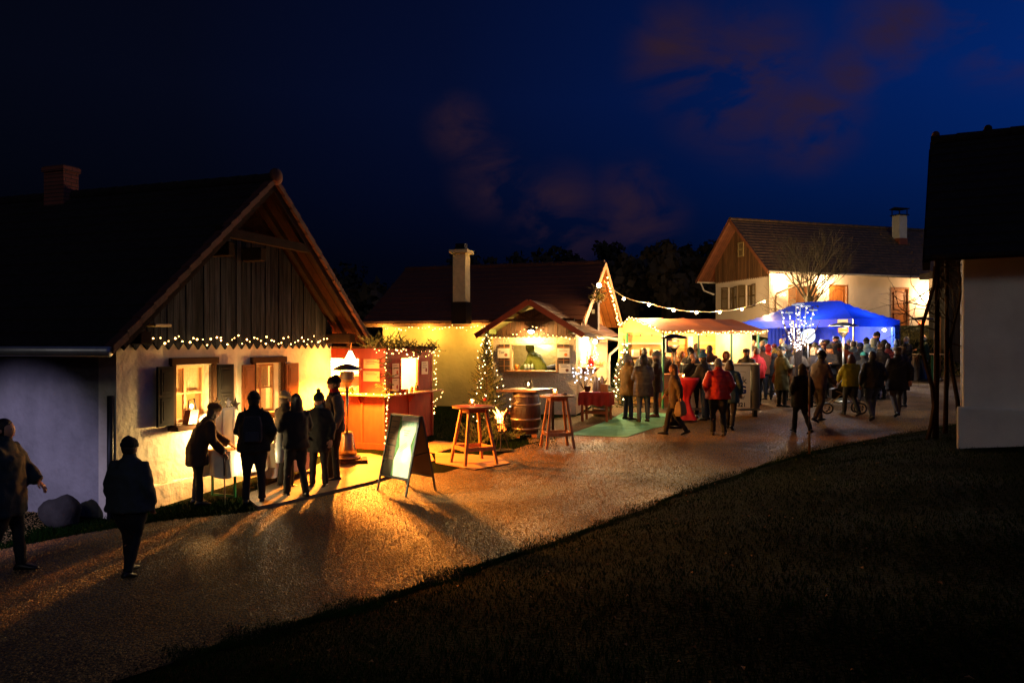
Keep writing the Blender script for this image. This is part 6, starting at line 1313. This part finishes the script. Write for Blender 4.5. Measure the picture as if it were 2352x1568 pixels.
    prof = [(1.50, .068, .068), (1.465, .098, .085), (1.43, .132, .100), (1.38, .168, .118), (1.30, .190, .135), (1.18, .190, .14), (1.06, .19, .14), (.95, .20, .145), (.85, .21, .15)]
    zs_ = []; z = 1.50; st_p = .028 if puffer else .05
    while z > hemz: zs_.append(z); z -= st_p
    zs_.append(hemz)
    def interp(z):
        if z <= .85: return (.21+.03*(.85-z), .15+.03*(.85-z))
        for (a, ra, rb), (c, rc, rd) in zip(prof, prof[1:]):
            if z >= c: u = (a-z)/(a-c); return (ra+(rc-ra)*u, rb+(rd-rb)*u)
        return (.21, .15)
    for z in zs_:
        rx, ry = interp(z); kk = K*(1+(.035*abs(math.sin(z*math.pi/.085)) if puffer else .012*math.sin(z*23+px))); kk = kk if z < 1.32 else 1+(kk-1)*.35
        wv_ = [(1+.02*math.sin(i*1.9+z*6)) for i in range(24)]; secs.append([U((rx*kk*wv_[i]*math.cos(2*math.pi*i/24), ry*kk*wv_[i]*math.sin(2*math.pi*i/24), z)) for i in range(24)])
    j.loft(secs)
    slv = MB() if sleeve else j
    for (S_, E_, W_), s_ in zip(AP, (-1, 1)):
        n_ = 14 if puffer else 8; pts = [S_.lerp(E_, k/(n_//2)) for k in range(n_//2)]+[E_.lerp(W_, k/(n_//2)) for k in range(n_//2+1)]; rr = []
        for k in range(len(pts)): u = k/(len(pts)-1); rr.append((.088-.030*u)*(K*.75+.25)*((1+.10*(k % 2)) if puffer else (1+.05*math.sin(k*2.3+px))))
        slv.tube([S_-Vector((s_*.05, 0, -.025))]+pts, [.055]+[q_*(.90 if q_i == 0 else 1) for q_i, q_ in enumerate(rr)], 14)
    if hood and hat != 'up': j.ell(U((0, -.10, 1.49)), (.125, .075, .075), 14, 8)
    jm = cloth(top, .6 if puffer else .85)
    q = j.build('coat' if coat in ('thigh', 'knee', 'calf') else 'jacket', jm, o, smooth=True); r_ = q.modifiers.new('remesh', 'REMESH'); r_.mode = 'VOXEL'; r_.voxel_size = .016 if puffer else .02; r_.use_smooth_shade = True; s2 = q.modifiers.new('smooth', 'SMOOTH'); s2.factor = .5; s2.iterations = 1 if puffer else 3; folds(q, .035 if not puffer else .02)
    if sleeve: q = slv.build('sleeves', cloth(sleeve), o, smooth=True); r_ = q.modifiers.new('remesh', 'REMESH'); r_.mode = 'VOXEL'; r_.voxel_size = .02; r_.use_smooth_shade = True
    # collar or scarf
    sc = MB(); sc.loft([[U(v) for v in sec((0, .005, z), rx, ry, 18)] for z, rx, ry in ((1.43, .105, .09), (1.47, .088, .082), (1.52, .078, .080), (1.545, .070, .072))]); sc.build('scarf' if scarf else 'collar', cloth(scarf) if scarf else jm, o, smooth=True)
    def headpiece(m, name, mat_): m.v = [tuple(HM @ Vector(q)+HC) for q in m.v]; return m.build(name, mat_, o, smooth=True)
    hm = MB(); kind, = (hair[1],) 
    if kind != 'none':
        e_ = MB().ell((0, -.012, .012), (.088, .103, .120), 18, 14); vs = []
        for x, y, z in e_.v:
            if (y > .025 and z < .052) or z < -.075: x, y, z = x*.80, y*.80-.008, z*.9
            if kind == 'bald' and z > .03: x, y, z = x*.85, y*.85, z*.85
            vs.append((x*(1+.02*math.sin(z*80)), y, z))
        hm.add(vs, e_.f)
        if kind in ('long', 'bob'):
            zl = -.30 if kind == 'long' else -.13; rings = []
            for k in range(7): u = k/6; rings.append([((.088+.03*math.sin(u*2))*math.cos(a), -.045+(.062+.01*math.sin(u*3))*math.sin(a), .03+(zl-.03)*u) for a in [2*math.pi*i/14 for i in range(14)]])
            hm.loft(rings)
        headpiece(hm, 'hair', M('hair_'+hair[0], hx(hair[0]), .6, bump=.6, bs=80, st_=(1, 1, .2)))
    if hat:
        typ, hc = hat if isinstance(hat, tuple) else (hat, top)
        if typ in ('beanie', 'pom'):
            m = MB(); m.loft([[(rx*math.cos(a), -.008+ry*math.sin(a), z-.012*math.sin(a)) for a in [2*math.pi*i/18 for i in range(18)]] for z, rx, ry in ((.020, .094, .112), (.03, .100, .118), (.068, .100, .118), (.074, .095, .113), (.11, .082, .10), (.140, .055, .07), (.156, .02, .025))]); headpiece(m, 'hat', M('knit_'+hc, hx(hc), .95, bump=1, bs=70, st_=(1, 1, .3)))
            if typ == 'pom': headpiece(MB().ell((0, -.01, .185), (.042, .042, .042), 10, 8), 'pompom', M('knit_'+hc, hx(hc)))
        elif typ == 'up':
            e_ = MB().ell((0, -.025, .0), (.118, .138, .155), 18, 14); e_.v = [(x*.72, y*.42, z*.8) if (y > .055 and abs(x) < .085 and -.10 < z < .10) else (x, y, z) for x, y, z in e_.v]; headpiece(e_, 'hood', jm)
        elif typ == 'fur': headpiece(MB().ell((0, -.01, .055), (.112, .125, .085), 18, 10), 'hat', M('fur_'+hc, hx(hc), .95, bump=1, bs=50, dist=.04))
        elif typ == 'cap':
            m = MB(); m.loft([[(rx*math.cos(a), -.005+ry*math.sin(a), z) for a in [2*math.pi*i/18 for i in range(18)]] for z, rx, ry in ((.03, .092, .112), (.06, .095, .116), (.09, .098, .118), (.12, .07, .09), (.128, .01, .01))]); m.prism([(-.07, .08, .035), (.07, .08, .035), (.055, .165, .018), (-.055, .165, .018)], (0, 0, .008)); headpiece(m, 'cap', cloth(hc))
    if stripes:
        m = MB(); S_, E_, W_ = AP[stripes[0]]
        for k in range(3):
            c = E_.lerp(W_, .15+.26*k); d = (W_-E_).normalized(); m.tube([c-d*.014, c+d*.014], .0735, 14)
        m.build('sleeve_stripes', cloth(stripes[1]), o, smooth=True)
    o['ap'] = [list(v) for v in (AP[0][2], AP[1][2])]; return o
def hand_of(o, side):       # world position of a wrist
    v = Vector(o['ap'][side])*o.scale[0]; return frame(o, v)
# near group at the cottage table
P1 = person('stooping person in a brown coat with a round fur hat leaning on a walking stick', 452, 1160, 1.66, -62, '3a2416', '14110f', ('fur', '6a4a2a'), ('5a4028', 'bob'), coat='thigh', arms=('reach', 'push'), lean=24, stout=1.05)
P2 = person('person seen from behind with a dark rucksack looking at the lit trestle table', 583, 1158, 1.76, 12, '0f0e10', '15181e', ('beanie', '0f0e10'), coat='hip', arms=('hold', 'pocket'), legs='stand', stout=1.12)
P3 = person('long haired person in a dark jacket holding a shiny quilted jacket', 680, 1152, 1.70, 38, '160f0d', '1a1715', None, ('1c0d08', 'long'), coat='hip', arms=('hold', 'hold'), stout=1.0, legs='step', Y=12.3)
P4 = person('person with a green pompom hat and grey scarf facing down the road', 733, 1130, 1.62, 172, '12100f', '100f0f', ('pom', '2a4030'), ('3a2010', 'bob'), Y=13.0, coat='thigh', arms=('down', 'pocket'), scarf='5a6a60', nod=8)
P5 = person('tall person in a black knit hat and grey and red jacket behind the green hat', 768, 1104, 1.86, 118, '23201e', '110f0e', ('beanie', '120e0c'), coat='hip', arms=('down', 'hold'), scarf='b01810', sleeve='5a5040', stout=1.05)
MB().bx(-.02, .02, .125, .15, .95, 1.3).build('jacket_front', cloth('b02010'), P5)
P6 = person('person with a cream cap mostly hidden behind the long haired person', 655, 1118, 1.66, -35, '2a2018', '1a1614', ('beanie', 'd0b070'), ('3a2010', 'short'), Y=13.0, coat='hip', arms=('hold', 'reach'))
P7 = person('stocky figure in a grey jacket and dark hat walking away past the cottage corner', 297, 1322, 1.58, -10, '2a3032', '0c0c0d', ('beanie', '0c0c0e'), coat='hip', arms=('down', 'down'), legs='step', stout=1.35)
P8 = person('person in a dark teal jacket walking at the left edge of the lane', 8, 1318, 1.82, -80, '0c2228', '0e1014', None, ('1a0c08', 'short'), coat='thigh', arms=('fwd', 'back'), legs='step', stout=1.3)
# rucksack, stick, jackets and bags
q = frame(P2, (0, 0, 0)); rs = E('rucksack', 'dark rucksack on the back of the person at the trestle table', 'rucksack', q, P2.rotation_euler[2])
MB().loft([[(x*.15*k, -.20-yy+.0*x, z) for x, yy in ((-1, -.05), (-.9, .07), (.9, .07), (1, -.05))] for z, k in ((.98, .9), (1.05, 1.05), (1.25, 1.0), (1.38, .8))]).build('bag', cloth('20222a'), rs, bevel=.02)
m = MB(); m.bx(-.10, .10, -.30, -.265, 1.0, 1.15); m.build('pocket', cloth('30323c'), rs, bevel=.01); m = MB()
for s_ in (-1, 1): m.tube([(s_*.11, -.16, 1.36), (s_*.13, -.05, 1.49), (s_*.14, .13, 1.38), (s_*.15, .13, 1.15), (s_*.16, -.14, 1.02)], .016, 6)
m.build('strap', cloth('15161a'), rs)
hw = hand_of(P1, 1); gs = G(517, 1158); wk = E('walking_stick', 'thin metal walking stick planted in front of the stooping person', 'walking stick', gs); tt = hw-gs
MB().tube([(0, 0, 0), tt*.55], .011, 8).build('lower_shaft', METAL, wk); MB().tube([tt*.55, tt+Vector((0, 0, .03))], .014, 8).build('upper_shaft', M('dark_shaft', (.05, .04, .04), .4), wk); MB().tube([tt+Vector((-.06, 0, .03)), tt+Vector((.05, 0, .04))], .015, 8).build('handle', BLACKM, wk)
hw = hand_of(P3, 0); hj = E('held_jacket', 'shiny grey quilted jacket hanging from the arm of the long haired person', 'jacket', hw); rings = []
for k in range(18):
    u = k/17; rr_ = (.05+.035*math.sin(u*3))*(1+.14*(k % 2)); rings.append([(-.03-.05*u+rr_*math.cos(a), .0+rr_*.7*math.sin(a), .03-.62*u) for a in [2*math.pi*i/12 for i in range(12)]])
MB().loft(rings).build('quilting', M('silver_nylon', (.42, .42, .40), .28, bump=.15), hj, smooth=True)
# middle group
person('person in a mustard jacket and grey knit hat facing right', 1442, 966, 1.74, -68, '9a6c1e', '2a3244', ('beanie', '8a8a72'), ('6a5a48', 'short'), coat='thigh', arms=('pocket', 'hold'), stout=1.08, skin='c88a60', Y=20.4)
person('person in a dark quilted coat with the hood up seen from behind', 1478, 968, 1.76, 8, '17151c', '2c3850', ('up', '17151c'), coat='thigh', arms=('hold', 'hold'), puffer=True, stout=1.14, Y=19.9)
person('person in a brown waxed jacket and grey knit hat facing left', 1508, 961, 1.80, 78, '3a2a18', '2a1c12', ('beanie', '7c7c70'), ('8a7a68', 'short'), coat='thigh', arms=('hold', 'pocket'), shoe='5a2410', Y=20.8, skin='c88a60')
person('dark haired person half hidden behind the lit christmas tree', 1438, 930, 1.76, 25, '1a1410', '14110f', None, ('120c08', 'short'), Y=23.4, low=True)
person('dark curly haired person behind the hooded quilted coat', 1480, 930, 1.80, -20, '1c1a14', '14110f', None, ('0c0906', 'short'), Y=22.9, stout=.95)
P12 = person('long haired person in an olive brown coat striding with a pale shoulder bag', 1552, 1001, 1.68, 72, '43341c', '1a1512', None, ('4a2c12', 'long'), coat='thigh', arms=('back', 'fwd'), legs='walk', lean=4, Y=17.7)
person('smiling person in a black jacket with hand at the chin and glasses on the head', 1590, 960, 1.80, 176, '100e0e', '0e0d0d', None, ('3a2010', 'bob'), coat='hip', arms=('down', 'face'), Y=20.6, skin='cc9068', nod=6)
person('person in a black jacket and blue pompom hat leaning to the standing table', 1622, 966, 1.78, 48, '1a120c', '26324a', ('pom', '3c6c90'), ('2a1a10', 'short'), coat='hip', arms=('push', 'hold'), lean=8, stout=1.12, Y=20.0, skin='c88a60')
person('grey haired person in a bright red padded jacket seen from behind', 1650, 1005, 1.80, -6, 'a81208', '15100e', None, ('8a8270', 'short'), coat='hip', arms=('pocket', 'pocket'), stout=1.22, puffer=True, Y=17.5, legs='step')
person('person in a long teal quilted coat walking beside the red padded jacket', 1676, 985, 1.70, -28, '274048', '14100e', None, ('3a2414', 'bob'), coat='thigh', arms=('down', 'down'), puffer=True, legs='walk', Y=18.4)
person('tall brown jacketed person standing at the stall counter with bent head', 1630, 940, 1.86, 10, '3a1e0c', '14110f', None, ('1c0f08', 'short'), Y=22.8, low=True, nod=10)
person('person in a light beige hooded jacket talking at the stall', 1566, 930, 1.66, -150, '8a6c40', '2a2018', ('up', '8a6c40'), ('5a3a20', 'short'), Y=23.2, skin='c88a60', arms=('hold', 'hold'))
person('person in a black cap and black jacket behind the smiling one', 1586, 930, 1.80, -30, '120d0a', '0e0c0b', ('beanie', '0c0908'), ('1a1008', 'short'), Y=22.6, stout=1.1)
person('person in a grey cap peering over the shoulders at the stall', 1612, 930, 1.72, -100, '2a1c12', '14110f', ('cap', '5a4a3a'), ('2a1a10', 'short'), Y=23.6, low=True)
person('person in an orange lit hooded jacket serving behind the white counter', 1668, 930, 1.66, 150, '7a4a18', '2a2018', ('up', '7a4a18'), ('5a3010', 'short'), Y=22.6, arms=('reach', 'hold'), skin='d08a50')
PM = person('person in a brown jacket and cap holding a mug at the end of the counter', 1716, 930, 1.78, 140, '3a2a16', '1c1612', ('cap', '3a2a18'), ('2a1a10', 'short'), Y=21.9, arms=('hold', 'hold'), lean=3, stout=1.1, skin='b87848')
person('person in a scarlet jacket behind the one with the cup', 1738, 930, 1.74, 20, 'c41a12', '1c1612', None, ('6a4a30', 'short'), Y=22.9, stout=1.15)
c_ = hand_of(PM, 0); cup((c_.x+.03, c_.y-.08, c_.z+.02), 'white mug in the hand of the person at the end of the counter', 'e0d8c8', .1, .045)
# crowd in front of and under the tent
person('person in a long scarlet quilted coat with the hood up', 1765, 906, 1.70, -70, 'b80c10', '1c1e22', ('up', 'b80c10'), coat='thigh', arms=('hold', 'hold'), puffer=True, Y=25.6)
P24 = person('person in a long olive parka with fur collar and black cap over fair hair', 1795, 934, 1.78, -78, '4c4418', '100e0d', ('beanie', '14100e'), ('8a6a38', 'bob'), coat='knee', arms=('down', 'hold'), Y=22.4, skin='c88a60', scarf='120f0d')
person('person in a brown coat and ribbed grey knit hat seen from behind', 1832, 930, 1.76, 5, '3a2a1a', '14110f', ('pom', '5a4a3a'), ('3a2414', 'bob'), coat='knee', arms=('pocket', 'pocket'), Y=22.9)
P26 = person('dark figure with three pale sleeve stripes striding past the marker pole', 1842, 1003, 1.60, 8, '0d0c0e', '0b0b0d', ('beanie', '5a4a38'), ('4a3a28', 'bob'), coat='thigh', arms=('pocket', 'down'), legs='walk', stout=1.2, Y=17.6, stripes=(1, '8a8aa0'))
P27 = person('person in a grey brown cardigan bending forward to push a pram', 1878, 973, 1.82, -58, '5c4a42', '4a4038', ('beanie', '17110f'), ('1a100c', 'short'), coat='hip', arms=('push', 'push'), legs='walk', lean=14, Y=19.3)
person('person in a black quilted jacket and dark hat facing the photographer', 1857, 925, 1.80, 182, '120e0d', '0f0d0d', ('beanie', '2a1814'), ('2a1a10', 'short'), coat='hip', arms=('hold', 'pocket'), Y=24.6, skin='d08a50')
person('person in a glossy black jacket and black knit cap with a brown scarf', 1905, 930, 1.74, 150, '15100f', '110f0e', ('beanie', '0e0b0a'), ('7a4a20', 'long'), coat='hip', arms=('hold', 'hold'), Y=23.6, scarf='6a3a1a', skin='d08a50')
person('dark haired person in a dark jacket turned away in the middle of the crowd', 1886, 935, 1.74, 40, '1c1210', '1a1614', None, ('120c0a', 'short'), Y=22.2, coat='thigh')
person('fair haired person with glasses glimpsed behind the short dark hair', 1869, 930, 1.72, -80, '2a1c16', '14110f', None, ('b08a58', 'bob'), Y=23.1)
person('person in a dark red coat behind the glossy black jacket', 1926, 925, 1.76, 40, '701010', '14110f', None, ('1a100c', 'short'), Y=25.0)
person('person in a pale grey blue jacket with a bare head seen from behind', 1960, 900, 1.78, 15, '7c9096', '20262c', None, ('2a1c14', 'short'), Y=25.4, coat='hip', stout=1.12)
person('person in a pale blue hooded jacket and black cap seen from behind', 1990, 900, 1.84, -12, '8aa0a6', '1c3c70', ('beanie', '0c1214'), ('1a1410', 'short'), Y=25.7, coat='hip', stout=1.12, hood=True)
person('person in a white hooded jacket just behind the pale blue jackets', 2006, 890, 1.80, -30, 'a8ac98', '20262c', ('up', 'a8ac98'), Y=26.6, arms=('hold', 'pocket'))
PT = person('tall person in a navy jacket and black hat holding a paper under the tent', 2014, 890, 1.98, 95, '0e1222', '10142a', ('beanie', '120c0a'), ('1a1410', 'short'), Y=27.3, arms=('hold', 'hold'), skin='d08048', stout=1.1)
P31 = person('person in a yellow green jacket walking with the stroller', 1955, 957, 1.66, 4, '8c8408', '20242c', None, ('4a2a18', 'bob'), coat='hip', arms=('fwd', 'fwd'), legs='walk', Y=20.3, stout=1.14)
P32 = person('person in a black jacket and grey blue jeans walking away', 2004, 972, 1.78, -4, '0b0a0b', '3c4458', None, ('2c1a12', 'short'), coat='hip', arms=('down', 'pocket'), legs='walk2', Y=19.4, stout=1.18)
P33 = person('big person in a dark brown jacket and grey trousers walking behind the black jacket', 2062, 963, 1.84, -8, '1b110b', '4a413c', ('cap', '3a2a20'), ('4a3424', 'short'), coat='thigh', arms=('down', 'back'), legs='walk2', Y=20.0, stout=1.22)
person('person in a dark cap close beside the big brown jacket', 2072, 930, 1.76, 20, '160c10', '1a1614', ('cap', '6a4a20'), ('3a2414', 'short'), Y=21.8, low=True)
person('elderly white haired person in a green jacket and blue jeans at the farthest heater', 2122, 871, 1.78, 82, '12301e', '123a78', None, ('b0a898', 'bald'), coat='hip', arms=('hold', 'pocket'), Y=29.2, stout=1.12, skin='c88a6a')
person('person with curly dark hair and a red scarf by the right tent corner', 2060, 885, 1.72, -60, '121014', '14110f', None, ('100c0a', 'bob'), Y=27.6, scarf='b0180e', arms=('hold', 'hold'))
person('grey haired person with a black jacket and blue scarf facing the tent', 2082, 885, 1.76, 105, '0c1018', '14161c', None, ('8a8880', 'short'), Y=28.6, scarf='5a80a0', arms=('hold', 'hold'), skin='c89a80')
person('person with a teal hat and grey hooded jacket at the left of the tent', 1757, 900, 1.76, -40, '6a8890', '20242a', ('beanie', '1c5460'), Y=27.6)
person('person with a white hat and black band left of the teal hat', 1740, 900, 1.70, -20, '8c969a', '20242a', ('beanie', 'c8d0d0'), Y=26.6)
person('person with short fair hair behind the white hat', 1731, 900, 1.76, 30, '403830', '20242a', None, ('b08a68', 'short'), Y=27.8, low=True)
person('person in a cyan jacket with a white knit hat', 1801, 900, 1.66, -60, '1c90c8', '20242a', ('beanie', 'd0dcdc'), Y=26.8, arms=('hold', 'hold'))
person('person with a pale bald head behind the cyan jacket', 1796, 900, 1.80, 20, '4a4038', '20242a', None, ('a88a70', 'bald'), Y=28.2, low=True)
person('person in a white and grey striped sweater bending near the lit shrub', 1816, 905, 1.60, -70, 'a8b0b0', '20242a', None, ('3a2a20', 'short'), Y=26.0, lean=25, arms=('reach', 'reach'))
person('dark haired person facing left beyond the globe lamp', 1889, 900, 1.72, 70, '14161a', '14161a', None, ('3a2c20', 'short'), Y=28.4, skin='c0a08c')
person('person in a pink jacket with a lilac cap under the cold tent lamp', 1911, 900, 1.70, 60, 'b02848', '20242a', ('cap', '6c6a94'), Y=27.0, skin='c0a08c', arms=('hold', 'hold'))
person('person with a grey knit hat right of the lilac cap', 1926, 900, 1.74, -20, '2a3a3c', '20242a', ('beanie', '4c6468'), Y=28.2, low=True)
person('person in a dark cap in profile left of the pale topped heater', 1921, 895, 1.86, 85, '0e1216', '14161a', ('cap', '201014'), Y=27.9, skin='c89078')
person('person in a dark vest with white sleeves right of the pale topped heater', 1950, 895, 1.72, 120, '141c24', '14161a', ('beanie', '808c8c'), Y=27.6, sleeve='9aa0a0', low=True)
for k_, (lb, px_, Y_, h_, f_, tp_, ht_, hr_) in enumerate((
  ('person with a burgundy hat and grey coat left of the lit shrub', 1778, 26.4, 1.66, 30, '54504c', ('beanie', '5a1420'), ('2a1a10', 'short')),
  ('person with a mustard pompom hat glimpsed between red and olive coats', 1779, 24.2, 1.58, -20, '1c1816', ('pom', 'a07018'), ('2a1a10', 'bob')),
  ('bare headed brown haired person in a dark green coat by the shrub', 1846, 26.8, 1.74, 50, '16261a', None, ('4a2c16', 'short')),
  ('person with a light grey hat just right of the globe lamp', 1872, 26.0, 1.70, -40, '2a2a30', ('beanie', '9a9a94'), ('2a1a10', 'short')),
  ('person in a wine red hooded coat in the middle of the crowd', 1893, 25.6, 1.68, 110, '4a0c14', ('up', '4a0c14'), ('2a1a10', 'short')),
  ('person in a brown flat cap between the glossy jacket and the heater', 1917, 24.6, 1.76, -10, '2a2018', ('cap', '5a3a1e'), ('2a1a10', 'short')),
  ('long haired blond person in a dark coat left of the pale heater', 1932, 26.2, 1.68, 20, '15151a', None, ('a07840', 'long')),
  ('person with a navy hat right of the yellow green jacket', 1976, 24.4, 1.74, 10, '14161e', ('beanie', '101a3a'), ('2a1a10', 'short')),
  ('person in a dark hooded jacket right of the pale blue jackets', 2031, 26.0, 1.76, -25, '101216', ('up', '101216'), ('2a1a10', 'short')),
  ('person in an orange brown jacket behind the white counter end', 1752, 24.2, 1.74, 15, '6a3414', None, ('2a1810', 'short')),
)): person(lb, px_, 900, h_, f_, tp_, '14141a', ht_, hr_, Y=Y_, low=True, arms=('hold', 'pocket') if k_ % 2 else ('pocket', 'hold'), stout=1.05+.03*(k_ % 4))
for lb, px_, Y_, h_, f_, tp_, ht_, hr_ in (
  ('person in a black coat and grey beanie between the olive parka and brown coat', 1812, 23.9, 1.74, 20, '15130f', ('beanie', '55565a'), '2a1a10'),
  ('person in a beige anorak just left of the lit shrub stem', 1826, 25.2, 1.7, -60, '8a7450', None, '5a3a20'),
  ('person in a dark blue jacket with hood behind the lit shrub', 1840, 25.6, 1.76, 160, '141c34', ('up', '141c34'), '2a1a10'),
  ('blond person in a brown jacket facing the photographer near the globe lamp', 1862, 24.9, 1.7, 170, '3a2414', None, '9a7438'),
  ('person in a plum jacket seen from behind under the globe lamp', 1880, 24.2, 1.72, -10, '3a1424', None, '1a1210'),
  ('person in a charcoal cap and coat at the centre of the dense crowd', 1899, 26.4, 1.8, 45, '22242a', ('cap', '26282c'), '2a1a10'),
  ('person in a rust coloured jacket right beside the pale heater pole', 1943, 24.8, 1.72, -30, '7a3010', None, '2a1a10'),
  ('person in a white pompom hat and dark coat behind the yellow green jacket', 1968, 26.2, 1.64, 15, '181a20', ('pom', 'b8b8b0'), '2a1a10'),
  ('short person in a turquoise hat between the black jacket and pale blue backs', 1983, 23.4, 1.5, -15, '1c2024', ('beanie', '2a8a8a'), '2a1a10'),
  ('person in a dark brown fur hat right of the black jacket', 2024, 23.8, 1.74, 5, '1c1410', ('fur', '3a2414'), '2a1a10'),
  ('person in a maroon anorak at the right front of the tent', 2040, 25.2, 1.7, -50, '5a1014', None, '2a1a10'),
  ('person in a grey coat partly hidden behind the scarlet quilted coat', 1752, 27.0, 1.78, 60, '4a4a4c', None, '6a5a48'),
  ('person in a dark knit hat facing the stall behind the black cap', 1600, 24.4, 1.82, -5, '241810', ('beanie', '3a3030'), '2a1a10'),
  ('person in a tan jacket at the stall left of the beige hood', 1548, 23.8, 1.72, 20, '6a4a22', None, '3a2414'),
  ('dark haired person at the stall counter between bowl and loudspeaker', 1523, 23.3, 1.74, -25, '1c1612', None, '140e0a'),
): person(lb, px_, 900, h_, f_, tp_, '16161c', ht_, (hr_, 'short'), Y=Y_, low=True, arms=('hold', 'hold') if px_ % 2 else ('pocket', 'down'), stout=1.0+.04*(px_ % 5))
# people inside the hut and the bar
hq = hp(1.25, .62, 0); gp = person('person in a green hooded jacket leaning over inside the hatch of the hut', 1224, 930, 1.84, 70, '57601a', '201c14', ('up', '57601a'), Y=23.0, lean=30, arms=('reach', 'reach'), stout=1.2)
gp.location = (hq.x, hq.y, .80); hq = hp(1.80, .95, 0)
gp = person('person in a dark blue quilted jacket at the right side inside the hatch', 1270, 930, 1.62, 95, '20263c', '201c14', None, ('3a2414', 'short'), Y=23.0, puffer=True, arms=('reach', 'hold'), stout=.95); gp.location = (hq.x, hq.y, .72)
kq = kp(.85, 1.15, 0); gp = person('person in an olive quilted jacket serving inside the red bar', 793, 1000, 1.66, 165, '4c4a28', '201c14', None, ('c0a070', 'short'), Y=17.4, puffer=True, arms=('hold', 'hold'), stout=1.15, nod=14); gp.location = (kq.x, kq.y, .15)
# things in the hatch
hc_ = hp(.70, .02, .86); cup((hc_.x, hc_.y, hp(0, 0, 1.297).z), 'orange beaker at the left end of the hatch shelf', 'c87820', .16, .05)
jr = E('glass_jar', 'row of pale glass jars standing in the hatch of the hut', 'jars', hp(.98, .3, 1.3), HA)
for k in range(3): MB().lathe([(0, 0), (.04, 0), (.04, .15), (.03, .17), (0, .17)], (.1*k-.1, .02*k, 0), 12).build('jar', M('pale_jar', (.6, .7, .6), .15, bump=0), jr, smooth=True)
# bags
def bag(loc, yaw, w, h, colr, label, name='bag'):
    b = E(name, label, 'bag', loc, yaw); MB().loft([[(x*w*.5*k, y*.07*k2, -z) for x, y in ((-1, -1), (1, -1), (1, 1), (-1, 1))] for z, k, k2 in ((0, .8, .5), (h*.3, 1, 1), (h*.8, 1.08, 1.3), (h, .95, .9))]).build('bag', cloth(colr), b, bevel=.02)
    MB().tube([(-w*.35, 0, 0), (-w*.25, 0, .16), (w*.25, 0, .16), (w*.35, 0, 0)], .010, 6).build('strap', cloth(colr), b); return b
q = hand_of(P12, 0); bag((q.x, q.y, q.z-.05), R(60), .38, .34, '8a7450', 'large pale cloth bag swinging from the hand of the striding long haired person')
q = frame(P24, (-.24, .06, 1.02)); bag(q, R(10), .34, .36, 'a05a20', 'tan leather shoulder bag on the olive parka')
q = hand_of(PT, 1); sh_ = E('paper_sheet', 'large white sheet held by the tall person under the tent', 'paper', (q.x+.02, q.y-.12, q.z)); MB().bx(-.09, .10, -.01, 0, -.42, .12).build('sheet', M('white_sheet', (.7, .72, .74), .7, bump=.1), sh_)
